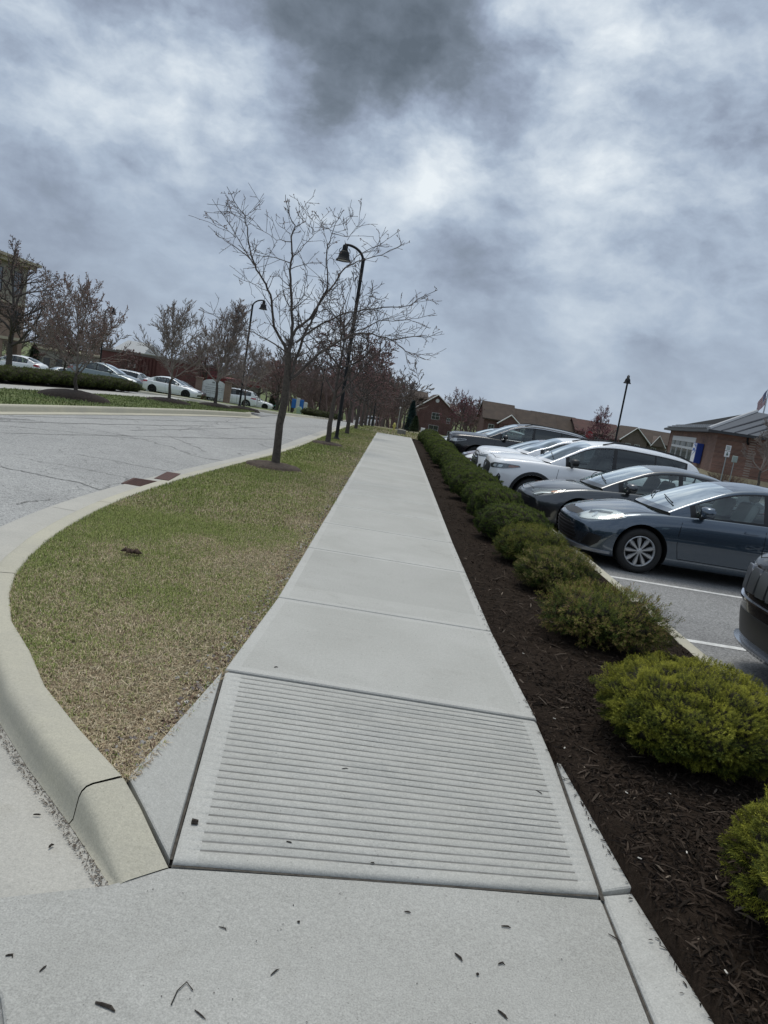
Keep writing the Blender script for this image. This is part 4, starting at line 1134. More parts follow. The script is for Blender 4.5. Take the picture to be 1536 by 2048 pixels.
        for q in range(7):
            c = (q-3)*.178; sl_ = [(c-.062, .735), (c-.070, .90), (c-.055, .935), (c+.055, .935), (c+.070, .90), (c+.062, .735)]
            a = car_patch('grille_slot', bvh, sl_, C, .012, K_trim, root, step=.04)
            car_patch('slot_ring', bvh, line_poly(sl_+[sl_[0]], .020), C, .026, mat('dark_chrome', (.30, .31, .33), .3, metal=.9), a, step=.04)
            for u in range(3):
                for v in range(5):
                    uu = c-.034+.034*u+(.008 if v % 2 else 0); zz = .76+.036*v
                    car_patch('slot_mesh', bvh, line_poly(arc_pts(uu, zz, .014, 0, 360, 7), .005), C, .018, mat('dark_chrome', (.30, .31, .33), .2, metal=.9), a, step=.03) if q in (2, 3, 4, 5, 6) and u < 3 and v < 5 else None
        hl = [(.74, .78), (.76, .90), (.92, .925), (1.16, .93), (1.14, .86), (.95, .79)]
        both('headlight', bvh, hl, C, .006, K_lampd, root, step=.05)
        both('chrome_strip', bvh, line_poly([(.0, .655), (.60, .66), (.80, .70), (.86, .80), (.84, .93)], .016), C, .02, K_chrome, root, step=.05)
        car_patch('lower_grille', bvh, [(-.66, .34), (-.70, .52), (-.6, .56), (.6, .56), (.70, .52), (.66, .34)], C, .005, K_trim, root, step=.05)
        both('fog_recess', bvh, [(.80, .36), (.82, .50), (.98, .52), (.98, .40)], C, .005, K_trim, root, step=.05)
        both('fog_light', bvh, line_poly([(.84, .38), (.86, .49)], .02), C, .012, K_lampin, root, step=.05)
        car_patch('front_lip', bvh, [(-1.06, .27), (-1.05, .31), (-.7, .30), (.7, .30), (1.05, .31), (1.06, .27), (.7, .255), (-.7, .255)], C, .05, mat('lip_silver', (.45, .47, .50), .22, metal=.9), root, step=.06, skirt=.05)
    if arch:
        for a in (S['fo'], S['fo']+S['wb']):
            r0 = S['Rw']+S['gap']+.002
            both('arch_cladding', bvh, arc_pts(a, S['Rw']+.01, r0, -8, 188, 20)+arc_pts(a, S['Rw']+.01, r0+.065, 188, -8, 20), 'side', .012, K_plastic, root, step=.06)
        both('sill_cladding', bvh, [(S['fo']+S['Rw']+.12, .25), (S['fo']+S['Rw']+.13, .40), (S['fo']+S['wb']-S['Rw']-.13, .40), (S['fo']+S['wb']-S['Rw']-.12, .25)], 'side', .012, K_plastic, root, step=.1)
    both('tail_light', bvh, [(.58*k, .92*k), (.60*k, 1.08*k), (1.0*k, 1.10*k), (1.10*k, 1.0*k), (.9*k, .93*k)], ('cyl', S['L']-.95, 1), .008, K_red, root, step=.06)

random.seed(11)
P_blue = paint('paint_slate_blue', (.048, .075, .108), .7, .26); P_char = paint('paint_charcoal', (.060, .066, .072), .7, .28, .8)
P_white = paint('paint_white', (.88, .89, .90), 0, .35); P_black = paint('paint_black', (.006, .006, .008), .1, .25, .45)
P_maroon = paint('paint_maroon', (.085, .018, .025), .4, .32); P_silver = paint('paint_silver', (.42, .43, .43), .7, .35)
P_teal = paint('paint_grey_green', (.13, .17, .175), .5, .32); P_dgrey = paint('paint_dark_grey', (.03, .034, .038), .5, .3, .6)
GR = 'cars parked nose-in beside the hedge'
def put(root, x, y, label, cat, group=GR, rz=0, dz=0):
    root.location = (x, y, LZ(x+2, y)+dz); root.rotation_euler.z = rz; tag(root, label, cat, group)
S = sedan_spec(paint=P_blue, rim='nine', seat=K_seat, handle=P_blue, mirmat=P_blue)
rt, bv, _ = make_car(S); sedan_face(rt, bv, S, 0)
both('fender_crease', bv, line_poly([(1.42, .60), (2.6, .655), (3.7, .68)], .006), 'side', .002, P_blue, rt, step=.1, skirt=.002)
put(rt, 2.76, 11.2, 'slate blue-grey sedan with silver nine-spoke wheel covers, nearest whole car beside the shrubs', 'car')
CAR_SEDAN = rt
S = sedan_spec(paint=P_char, rim='ten', mirmat=P_char); rt, bv, _ = make_car(S); sedan_face(rt, bv, S, 1)
put(rt, 2.52, 13.8, 'charcoal sedan with thin amber-cornered headlights, between the slate blue sedan and a white crossover', 'car')
S = suv_spec(paint=P_white, rim='five', rimmat=K_rimd, mirmat=K_trim); rt, bv, _ = make_car(S); suv_face(rt, bv, S, 0)
put(rt, 2.15, 16.4, 'white compact crossover with black arch cladding and black mirrors, beside the charcoal sedan', 'car')
S = suv_spec(paint=P_white, rim='five', rimmat=K_rimd, lean=[.2, .06, 0, .02, .06, .12, .2]); S['rf'] = [(x, z-.06 if z > 1.3 else z) for x, z in S['rf']]
rt, bv, _ = make_car(S, detail=1); suv_face(rt, bv, S, 1, arch=False)
put(rt, 2.12, 19.0, 'white crossover with wide silver-slatted grille, half hidden behind the first white crossover', 'car')
S = sedan_spec(paint=P_maroon, rim='five'); rt, bv, _ = make_car(S, detail=1); sedan_face(rt, bv, S, 2)
put(rt, 2.1, 21.8, 'maroon sedan mostly hidden between the white crossovers and the big black SUV', 'car')
S = scale_spec(suv_spec(paint=P_black, rim='six', rails=True), 1.12, 1.06, 1.055); S['wb'] = 3.07; S['fo'] = 1.0; S['Rw'] = .385
rt, bv, _ = make_car(S, detail=1); suv_face(rt, bv, S, 2, arch=False)
put(rt, 2.0, 26.6, 'large black SUV with chrome grille bars and silver window outline, beyond the white crossovers', 'car')
# silver outline round its side windows
def window_outline(root, S):
    sh = pchip(*zip(*S['sh'])); rf = pchip(*zip(*S['rf'])); hw = pchip(*zip(*S['hw'])); tum = S['tum']
    x0 = S['wins'][0][0]; x1 = S['wins'][-1][1]
    for s_ in (-1, 1):
        b = MB(); P1 = []; 
        for x in frange(x0-.05, x1, 24):
            hg = max(rf(x)-sh(x), .02); hgt = hg-.055; y = hw(x)*.905-hgt*tum*.93; 
            wf_ = max(0, min(1, (S['glass'][1]+.35-x)/(S['glass'][1]+.35-S['rf'][0][0]))); P1.append((x+.22*wf_**.8*(y/(S['W']/2))**2, s_*(y+.006), sh(x)+hgt*.93))
        P2 = [(x+.10*max(0, 1-(x-x0)/1.), s_*(hw(x)*.905+.006), sh(x)+.012) for x in frange(x1+.08, x0, 14)]
        b.tube(P1+P2, .014, 5); b.build('window_chrome', K_chrome, root, True, 60)
window_outline(rt, S)
S = sedan_spec(paint=P_dgrey, rim='ten'); rt, bv, _ = make_car(S, detail=1); sedan_face(rt, bv, S, 2)
put(rt, 2.1, 32.0, 'dark grey sedan at the far end of the row, beyond the large black SUV', 'car')
S = scale_spec(suv_spec(paint=P_black, rim='five', cf=.34), 1.08, 1.05, 1.03); S['wb'] = 2.95; S['Rw'] = .38
rt, bv, _ = make_car(S, detail=2); suv_face(rt, bv, S, 3, arch=False)
put(rt, 3.22, 5.86, 'black SUV nose with seven-slot grille and silver front lip at the right picture edge', 'car')
# ================================================================== MULCH BED, SHRUBS, GRASS
rng = np.random.default_rng(5)
def vnoise(x, y, s, seed=0, oct=4):
    """cheap smooth noise in about -1..1"""
    r = np.random.default_rng(seed+77); out = np.zeros_like(x, float); a = 1; tot = 0
    for o in range(oct):
        for k in range(3):
            th = r.uniform(0, 6.283); ph = r.uniform(0, 6.283); f = s*2**o*r.uniform(.7, 1.3)
            u = x*math.cos(th)+y*math.sin(th); v = -x*math.sin(th)+y*math.cos(th)
            out += a*np.sin(u*f*6.283+ph+1.3*np.sin(v*f*4.4+ph*2))/3
        tot += a*.6; a *= .6
    return out/tot
def h_np(x, y):
    def S_(t, w): return w*np.logaddexp(0, t/w)
    return -0.04*(S_(y-36, 3.)-S_(y-170, 8.))-0.02*(S_(-(x+13), 2.)-S_(-(x+45), 5.))
M_mulch = mat('bark_mulch', (.021, .015, .011), .95, spec=.05, var=(.034, .025, .019), vscale=22, bump=1, bscale=45)
by = frange(.3, 8, 90)+frange(8.15, 31.5, 60)
V_ = []; F_ = []; NX = 16
for y in by:
    a = WR(y)-.004 if y > 2.66 else lerp([.3, 1.7, 2.66], [1.41, 1.295, 1.20], y); b = 2.845
    for i in range(NX):
        t = i/(NX-1); x = a+(b-a)*t
        if i == 1: x = a+.004
        z = -.030+.05*math.sin(t*math.pi)-.11*max(0, t-.35)**1.3*1.6-.006*max(0, y-9)*t+.016*fnoise((x, y, 0), 6)+.010*fnoise((x, y, 4), 17)
        if y < 2.9: z -= .03*(1-t)*min(1, (2.9-y)/1.2)
        if i == 0: z = -.16
        V_.append((x, y, z+.012))
for j in range(len(by)-1):
    for i in range(NX-1):
        q = j*NX+i; F_.append((q, q+1, q+NX+1, q+NX))
tag(mesh_obj('mulch_bed', V_, F_, M_mulch, smooth=True), kind='structure')
def chips(name, n, pos, L0, L1, w0, w1, cols, m, lift=.006, tilt=.35, kind='stuff'):
    """shredded bark / stones: bent slivers"""
    x, y, z = pos; th = rng.uniform(0, 6.283, n); L_ = rng.uniform(L0, L1, n); w = rng.uniform(w0, w1, n); ti = rng.normal(0, tilt, n); ro = rng.normal(0, tilt*1.2, n)
    d = np.c_[np.cos(th)*np.cos(ti), np.sin(th)*np.cos(ti), np.sin(ti)]; s = np.c_[-np.sin(th)*np.cos(ro), np.cos(th)*np.cos(ro), np.sin(ro)]
    up = np.cross(d, s); c = np.c_[x, y, z+lift]
    def P_(a, b, cc): return c+d*(a*L_)[:, None]+s*(b*w)[:, None]+up*(cc*w)[:, None]
    V3 = np.stack([P_(-.5, -.3, 0), P_(-.5, .3, 0), P_(.05, .5, .5), P_(.05, -.5, .5), P_(.5, .15, 0), P_(.5, -.15, 0)], 1).reshape(-1, 3)
    b = np.arange(n)[:, None]*6
    q = np.concatenate([b+[0, 3, 2, 1], b+[3, 5, 4, 2]], 0)
    cc = np.repeat(cols, 6, 0)
    o = fast_mesh(name, V3, quads=q, mats=[m], cols=cc); tag(o, kind=kind); return o
def attrmat(name, rough=.8, spec=.3, trans=0, vs_=60):
    if name in MATS: return MATS[name]
    m = mat(name, (.5, .5, .5), rough, spec=spec, attr='Col'); return m
M_chip = attrmat('mulch_shreds', .95, .05)
def colmix(pal, w, n, jit=.25):
    pal = np.array(pal); k = rng.choice(len(pal), n, p=np.array(w)/sum(w)); return pal[k]*rng.uniform(1-jit, 1+jit, (n, 1))
def bed_z(x, y):
    a = np.interp(y, by, [WR(v) for v in by]); t = np.clip((x-a)/(2.845-a), 0, 1)
    return -.018+.05*np.sin(t*np.pi)-.176*np.maximum(0, t-.35)**1.3-.006*np.maximum(0, y-9)*t-.02*(1-t)*np.clip((2.9-y)/1.2,0,1)
n = 42000
yy = np.concatenate([rng.uniform(.9, 4.5, n//2), 4.5+(rng.random(n-n//2)**1.5)*18]); xr_ = np.interp(yy, [.3, 1.7, 2.66, 3.5, 4, 5.5, 9, 40], [1.42, 1.305, 1.21, 1.11, 1.06, 1.0, .97, .94])
xx = xr_-.012+rng.random(n)**1.0*(2.82-xr_)
chips('mulch_shreds', n, (xx, yy, bed_z(xx, yy)), .015, .07, .003, .010, colmix([(.019, .015, .012), (.036, .027, .021), (.062, .047, .036), (.011, .009, .008), (.22, .18, .14)], [5, 5, 2, 4, .05], n), M_chip)

n = 1500; yy = 1.0+rng.random(n)**1.3*8; xx = np.interp(yy, [.3, 1.7, 2.66, 3.5, 4, 5.5, 9, 40], [1.42, 1.305, 1.21, 1.11, 1.06, 1.0, .97, .94]); xx = xx+.02+rng.random(n)*(2.78-xx)
chips('coarse_mulch', n, (xx, yy, bed_z(xx, yy)+.006), .04, .12, .006, .014, colmix([(.035, .027, .021), (.060, .047, .037), (.10, .082, .066), (.020, .016, .013)], [4, 3, 1, 4], n), M_chip, .006, .25)
n = 420; yy = rng.uniform(1.0, 9, n); xx = np.interp(yy, [.3, 1.7, 2.66, 3.5, 4, 5.5, 9, 40], [1.42, 1.305, 1.21, 1.11, 1.06, 1.0, .97, .94])-np.abs(rng.normal(0, .022, n)); zz = np.array([max(-.1, (h(a_, b_) if b_ > 3.95 else (rflare_z(a_, b_) if b_ > 2.66 and a_ > 1.09 else ramp_plane(a_, b_) if b_ > 2.66 else -.128+max(0, a_-1.09)*.24))) for a_, b_ in zip(xx, yy)])
chips('spilled_mulch', n, (xx, yy, zz+.001), .006, .035, .002, .007, colmix([(.020, .016, .013), (.045, .034, .027), (.075, .058, .045)], [5, 4, 2], n), M_chip, .003, .12)
n = 900; yy = rng.uniform(.6, 12, n); xx = rng.uniform(-.6, 1.0, n); kk = (yy > 4.0) | (yy < 2.35) | True
zz = np.array([(h(a_, b_) if b_ > 3.95 else ramp_plane(a_, b_) if b_ > 2.44+.13*(a_+.52) else APz(a_, b_)) for a_, b_ in zip(xx, yy)])
chips('grit', n, (xx, yy, zz+.0005), .002, .007, .001, .004, colmix([(.05, .045, .04), (.12, .11, .10), (.55, .54, .50)], [4, 4, 1], n), attrmat('gravel_grain', .9, .3), .001, .1)
# ---------------- shrubs
M_needle = attrmat('yew_needles', .7, .12); M_needle.node_tree.nodes['Principled BSDF'].inputs['Transmission Weight'].default_value = 0
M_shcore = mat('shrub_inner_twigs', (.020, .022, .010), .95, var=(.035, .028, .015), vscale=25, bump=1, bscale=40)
M_twig = mat('twig_bark', (.10, .075, .05), .9)
def shrub_dirs(n, lo=-.55):
    u = rng.uniform(lo, 1, n); t = rng.uniform(0, 6.283, n); s = np.sqrt(1-u*u); return np.c_[s*np.cos(t), s*np.sin(t), u]
def lump(d, seed, amp=1.0):
    r = np.random.default_rng(seed); o = np.zeros(len(d))
    for f, a, k in ((2.2, .020, 5), (6, .035, 9), (12, .060, 16)):
        for q in range(k):
            v = r.normal(size=3); v /= np.linalg.norm(v); o += a*amp/math.sqrt(k)*1.5*np.sin(d@v*f*2+r.uniform(0, 6.28))
    return 1+o
def make_shrub(name, rx, ry, hz, nt, nn, nl, nw, pal, seed, amp=1.0, sparse=0, label='', tips=None, dead=0, sprig=.05):
    global rng
    rng = np.random.default_rng(seed)
    zc = hz*.46
    def surf(d, k=1.0):
        l = lump(d, seed, amp)*k
        e = np.sign(d)*np.abs(d)**.97
        up = np.where(d[:, 2] > 0, hz-zc, zc*1.0)
        return np.c_[e[:, 0]*rx*l, e[:, 1]*ry*l, zc+e[:, 2]*up*l]
    root = empty(name, (0, 0, 0))
    # inner mass
    na, nb = 48, 26; cd = []
    for i in range(nb+1):
        ph = math.pi*(i/nb)
        for j in range(na): cd.append((math.sin(ph)*math.cos(2*math.pi*j/na), math.sin(ph)*math.sin(2*math.pi*j/na), math.cos(ph)))
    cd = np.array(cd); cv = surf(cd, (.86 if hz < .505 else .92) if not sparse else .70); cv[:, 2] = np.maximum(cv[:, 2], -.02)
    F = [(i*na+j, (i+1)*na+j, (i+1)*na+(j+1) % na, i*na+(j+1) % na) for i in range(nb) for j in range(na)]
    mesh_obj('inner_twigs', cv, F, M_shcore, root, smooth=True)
    d = shrub_dirs(nt); k = 1-rng.random(nt)**2.2*(.10 if not sparse else .35)
    if sparse:
        keep = (lump(d, seed+9, 3.2) > 1-sparse) | (rng.random(nt) < .35); d = d[keep]; k = k[keep]
    nt = len(d); p = surf(d, 1)*1; c0 = np.array([0, 0, zc]); p = c0+(p-c0)*k[:, None]
    nrm = d/np.array([rx, ry, hz*.55]); nrm /= np.linalg.norm(nrm, axis=1)[:, None]
    ax = nrm*1.0+np.array([0, 0, .25])+rng.normal(0, .26, (nt, 3)); ax /= np.linalg.norm(ax, axis=1)[:, None]
    r1 = np.cross(ax, rng.normal(size=(nt, 3))); r1 /= np.linalg.norm(r1, axis=1)[:, None]; r2 = np.cross(ax, r1)
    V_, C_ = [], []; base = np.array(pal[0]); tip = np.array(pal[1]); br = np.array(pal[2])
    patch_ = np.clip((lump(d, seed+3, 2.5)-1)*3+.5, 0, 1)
    topness = np.clip(.5+.5*d[:, 2], 0, 1)  # new growth brightens the top; shade of the lower fronts is painted in too
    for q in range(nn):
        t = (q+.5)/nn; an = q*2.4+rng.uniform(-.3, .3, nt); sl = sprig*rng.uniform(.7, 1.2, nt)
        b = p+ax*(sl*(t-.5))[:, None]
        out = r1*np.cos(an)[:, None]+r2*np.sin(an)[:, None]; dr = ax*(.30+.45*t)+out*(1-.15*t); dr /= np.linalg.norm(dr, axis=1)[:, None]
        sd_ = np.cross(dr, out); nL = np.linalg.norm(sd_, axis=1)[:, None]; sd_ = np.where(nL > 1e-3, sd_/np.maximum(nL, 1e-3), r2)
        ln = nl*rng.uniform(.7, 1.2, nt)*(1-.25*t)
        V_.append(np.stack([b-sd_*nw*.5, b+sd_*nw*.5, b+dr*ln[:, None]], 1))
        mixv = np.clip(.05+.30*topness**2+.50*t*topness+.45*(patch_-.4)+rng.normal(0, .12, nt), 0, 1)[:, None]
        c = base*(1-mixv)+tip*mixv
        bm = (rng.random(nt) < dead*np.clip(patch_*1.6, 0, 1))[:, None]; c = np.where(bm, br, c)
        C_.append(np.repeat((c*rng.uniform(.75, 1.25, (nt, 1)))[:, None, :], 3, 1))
    V_ = np.concatenate(V_).reshape(-1, 3); C_ = np.concatenate(C_).reshape(-1, 3); V_[:, 2] = np.maximum(V_[:, 2], 0)
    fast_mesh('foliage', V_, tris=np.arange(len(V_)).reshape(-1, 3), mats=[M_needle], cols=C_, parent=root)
    b = MB(); rs = random.Random(seed)
    for q in range(7 if not (sparse or dead > .3) else 60):
        a = rs.uniform(0, 6.28); r_ = rs.uniform(.3, .95) if (sparse or dead > .3) else rs.uniform(.1, .4)
        zt = rs.uniform(.3, .85)*hz; e = Vector((math.cos(a)*rx*r_, math.sin(a)*ry*r_, zt)); m_ = e*.5+Vector((0, 0, -.03)); b.tube([(0, 0, -.02), m_, e], [.012, .006, .002], 4, False)
        if sparse or dead > .3:
            for s_ in range(3): b.tube([m_.lerp(e, .3+.3*s_), e+Vector((rs.uniform(-.09, .09), rs.uniform(-.09, .09), rs.uniform(0, .10)))], [.003, .0012], 3, False)
    b.build('stems', M_twig, root)
    return root
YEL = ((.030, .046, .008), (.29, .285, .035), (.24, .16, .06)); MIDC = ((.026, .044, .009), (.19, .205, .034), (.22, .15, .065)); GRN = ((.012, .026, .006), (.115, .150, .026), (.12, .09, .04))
GSH = 'clipped evergreen shrubs in the mulch bed'
def put_shrub(o, x, y, rz, label, sc_=1.0, group=GSH, z=None):
    o.location = (x, y, h(x, y)+(-.01 if z is None else z)); o.rotation_euler.z = rz; o.scale = (sc_,)*3 if isinstance(sc_, (int, float)) else sc_
    tag(o, label, 'shrub', group)
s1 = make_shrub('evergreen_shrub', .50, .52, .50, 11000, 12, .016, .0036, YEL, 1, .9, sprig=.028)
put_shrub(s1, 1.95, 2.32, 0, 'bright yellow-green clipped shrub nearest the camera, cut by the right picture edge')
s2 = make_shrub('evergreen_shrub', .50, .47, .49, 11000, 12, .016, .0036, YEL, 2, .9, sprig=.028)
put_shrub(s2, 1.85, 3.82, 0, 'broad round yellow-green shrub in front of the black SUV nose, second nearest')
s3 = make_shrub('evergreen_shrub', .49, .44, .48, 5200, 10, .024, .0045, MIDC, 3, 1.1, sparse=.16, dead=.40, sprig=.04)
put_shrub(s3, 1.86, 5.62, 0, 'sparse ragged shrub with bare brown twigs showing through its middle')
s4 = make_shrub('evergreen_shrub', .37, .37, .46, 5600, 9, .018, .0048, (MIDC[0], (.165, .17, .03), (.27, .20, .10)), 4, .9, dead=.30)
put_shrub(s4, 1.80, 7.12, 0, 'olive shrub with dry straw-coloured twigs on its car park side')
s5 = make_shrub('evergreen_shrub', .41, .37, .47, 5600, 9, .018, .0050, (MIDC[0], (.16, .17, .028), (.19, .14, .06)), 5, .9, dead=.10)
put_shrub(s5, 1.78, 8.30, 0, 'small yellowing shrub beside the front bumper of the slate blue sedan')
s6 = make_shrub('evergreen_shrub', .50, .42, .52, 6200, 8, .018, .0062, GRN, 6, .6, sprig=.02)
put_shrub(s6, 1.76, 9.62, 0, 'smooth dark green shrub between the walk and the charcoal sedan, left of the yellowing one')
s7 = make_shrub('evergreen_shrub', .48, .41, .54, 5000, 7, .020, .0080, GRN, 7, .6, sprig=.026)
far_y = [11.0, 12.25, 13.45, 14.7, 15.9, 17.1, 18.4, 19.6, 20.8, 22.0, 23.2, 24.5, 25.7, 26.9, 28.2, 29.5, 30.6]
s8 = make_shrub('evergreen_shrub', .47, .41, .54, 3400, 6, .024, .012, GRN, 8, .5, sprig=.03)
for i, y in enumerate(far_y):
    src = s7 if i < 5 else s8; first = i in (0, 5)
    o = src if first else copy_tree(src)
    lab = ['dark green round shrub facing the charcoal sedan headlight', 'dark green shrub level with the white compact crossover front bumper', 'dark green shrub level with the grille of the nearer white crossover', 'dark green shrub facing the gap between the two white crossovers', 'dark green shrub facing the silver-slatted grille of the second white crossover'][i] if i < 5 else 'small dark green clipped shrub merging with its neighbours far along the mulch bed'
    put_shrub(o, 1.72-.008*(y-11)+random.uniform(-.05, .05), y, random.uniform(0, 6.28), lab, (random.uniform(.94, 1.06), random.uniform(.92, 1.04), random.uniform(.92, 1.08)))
    if i >= 5: o['group'] = 'merging shrubs at the far end of the mulch bed'

# ---------------- grass
M_grass = attrmat('grass_blades', .8, .1)
def grass(name, x, y, z, hgt, w, cols, lean=.5):
    n = len(x); th = rng.uniform(0, 6.283, n); ln = np.abs(rng.normal(lean, .3, n)); d = np.c_[np.cos(th), np.sin(th), np.zeros(n)]; s = np.c_[-np.sin(th), np.cos(th), np.zeros(n)]
    up = np.array([0, 0, 1.]); b = np.c_[x, y, z]; hh_ = hgt[:, None]; w_ = w[:, None]
    l1 = (ln*.35)[:, None]; l2 = ln[:, None]
    v = np.stack([b-s*w_/2, b+s*w_/2, b+(d*l1+up*.55*np.sqrt(np.maximum(.05, 1-l1**2)))*hh_+s*w_*.4, b+(d*l1+up*.55*np.sqrt(np.maximum(.05, 1-l1**2)))*hh_-s*w_*.4, b+(d*l2*1.1+up*np.maximum(.06, 1-ln*.75)[:, None])*hh_], 1).reshape(-1, 3)
    k = np.arange(n)[:, None]*5
    o = fast_mesh(name, v, quads=k+[0, 1, 2, 3], tris=k+[3, 2, 4], mats=[M_grass], cols=np.repeat(cols, 5, 0)); tag(o, kind='stuff'); return o
GR1 = np.array([.155, .205, .052]); GR2 = np.array([.35, .37, .14]); STR = np.array([.60, .51, .34]); BRN = np.array([.34, .26, .17])
def lawn_cols(x, y, n):
    nw_ = vnoise(x, y, .35, 1); n2 = vnoise(x, y, 1.3, 2)
    # bare and straw-coloured by the walk and at the tip, greener in the middle
    dwalk = np.interp(y, [2.7, 4, 5.5, 40], [-.8, -.7, -.645, -.6])-x
    dry = np.clip(1.05-dwalk/1.25, 0, 1)*.62+np.clip((5.6-y)/2.6, 0, 1)*.45+.34*nw_+.26*n2+.18
    dry = np.clip(dry, 0, 1); dry = np.where(y > 14, dry*.8, dry)
    pick = rng.random(n) < dry*.92
    g = GR1+(GR2-GR1)*rng.random((n, 1))**1.5; s = STR+(BRN-STR)*rng.random((n, 1))
    c = np.where(pick[:, None], s, g)*rng.uniform(.7, 1.25, (n, 1)); return c, pick, dry
def lawn_pts(n, ya, yb, pw=1.0):
    y = ya+(rng.random(n)**pw)*(yb-ya); l = np.interp(y, cy, cx); r = np.array([0.]); r = np.interp(y, [2.74, 3.93, 5.5, 33.3, 33.5, 60], [-.80, -.70, -.645, -.6, 4.5, 8])
    x = l-.012+rng.random(n)*(r-l+.03); return x, y
for nm, n, ya, yb, hg, w_, ln in (('grass', 120000, 2.74, 8.2, .034, .0036, .75), ('grass', 70000, 8.2, 16, .042, .006, .6), ('grass', 46000, 16, 34, .045, .011, .5), ('grass', 16000, 34, 60, .06, .025, .4)):
    x, y = lawn_pts(n, ya, yb, 1.0 if yb > 9 else .9); c, pk, dry = lawn_cols(x, y, n)
    thin = rng.random(n) > np.clip(dry-.62, 0, 1)*1.9; x, y, c, pk = x[thin], y[thin], c[thin], pk[thin]; n = len(x)
    hgt = hg*rng.uniform(.5, 1.35, n)*np.where(pk, .8, 1); z = h_np(x, y)-.022+.0
    grass(nm, x, y, z, hgt, w_*rng.uniform(.7, 1.3, n), c, ln)
# dead thatch lying flat, small stones against the walk
n = 52000; x, y = lawn_pts(n, 2.74, 11, .8); c, pk, dry = lawn_cols(x, y, n); k = dry > rng.uniform(.15, .8, n); x, y = x[k], y[k]
chips('dry_thatch', len(x), (x, y, h_np(x, y)-.020), .02, .075, .0018, .004, colmix([(.50, .42, .28), (.32, .24, .15), (.16, .11, .07), (.62, .54, .40)], [4, 4, 3, 1], len(x)), attrmat('thatch', .9, .2), .006, .22)
n = 1500; y = 2.75+rng.random(n)**1.3*16; x = np.interp(y, [2.74, 3.93, 5.5, 33.3], [-.80, -.70, -.645, -.6])-np.abs(rng.normal(0, .075, n))-.01
chips('gravel', n, (x, y, h_np(x, y)-.02), .008, .035, .008, .024, colmix([(.26, .25, .23), (.15, .13, .12), (.40, .38, .35), (.12, .08, .055)], [2, 3, 1, 6], n), attrmat('gravel_grain', .9, .3), .006, .3)
def rndpath(n, path, off0, off1):
    P_ = np.array(path); seg = rng.integers(0, len(P_)-1, n); t = rng.random(n)[:, None]; p = P_[seg]*(1-t)+P_[seg+1]*t; d = P_[seg+1]-P_[seg]; d /= np.linalg.norm(d, axis=1)[:, None]; nl = np.c_[-d[:, 1], d[:, 0]]
    return p+nl*rng.uniform(off0, off1, n)[:, None]
near_p = [p for p in resample(CIN, .2) if p[1] < 5.2]
n = 1700; p = rndpath(n, near_p, .2, .238); w_ = np.abs(rng.normal(0, .05, n))
chips('gutter_debris', n, (p[:, 0], p[:, 1], np.full(n, -.152)), .003, .011, .002, .007, colmix([(.12, .10, .08), (.22, .19, .16), (.30, .28, .25), (.07, .055, .045)], [4, 3, 2, 3], n), attrmat('gravel_grain'), .004, .3)
# far verge grass
n = 16000; y = rng.uniform(10, 34, n); l = np.array([wf(v) for v in y]); r = np.array([farcurb(v) for v in y]); x = l+rng.random(n)*(r-l)
nz_ = vnoise(x, y, .3, 6)[:, None]
grass('grass', x, y, h_np(x, y)-.012, rng.uniform(.04, .09, n), rng.uniform(.012, .03, n), (np.array([.18, .215, .085])*(1+.3*nz_))*rng.uniform(.7, 1.3, (n, 1)), .4)

# ---------------- loose bits on the concrete: each its own small thing
M_bark = mat('bark_piece', (.035, .030, .026), 1, spec=.03, var=(.075, .065, .055), vscale=90)
def bark_piece(x, y, z, L_, w, th, curl=0):
    b = MB(); pts = [(-L_/2*.75, 0, w*.1), (-L_/6, curl*.4, w*.18), (L_/6, curl, w*.2), (L_/2*.75, 0, w*.08)]
    b.tube(pts, [w*.22, w*.36, w*.4, w*.15], 5); o = b.build('bark_chip', M_bark, smooth=True, angle=50); o.location = (x, y, z+.001); o.rotation_euler.z = th
    return o
def conc_z(x, y):
    if y > 3.95: return .001
    if y > 2.44+.13*(x+.52): return ramp_plane(x, y)+.001
    if x > 1.09: return -.128+(x-1.09)*.24
    return APz(x, y)+.001
px_list = [(210, 2015, .085, .014, -20), (375, 1985, 0.0, 0, 0), (597, 1845, .012, .01, 0), (550, 1945, .05, .006, 40), (917, 1915, .05, .010, -60), (1012, 1855, .045, .008, -15), (815, 1825, .03, .007, 0), (955, 1950, .012, .012, 0),
           (1230, 1878, .075, .006, -40), (445, 1858, .04, .005, -35), (18, 1914, .03, .008, 0), (86, 1938, .035, .007, 80), (745, 1727, .02, .006, 0), (578, 1685, .03, .007, 0), (690, 1538, .04, .005, 20), (1078, 1585, .05, .005, -40),
           (1003, 1930, .03, .008, -10), (1215, 1605, .04, .007, 0), (1005, 2030, .05, .010, -50), (400, 2030, .06, .006, -20), (552, 1335, .03, .008, 10), (74, 1630, .035, .009, 0), (103, 1693, .03, .012, 60), (265, 1717, .035, .010, 40)]
k = 0
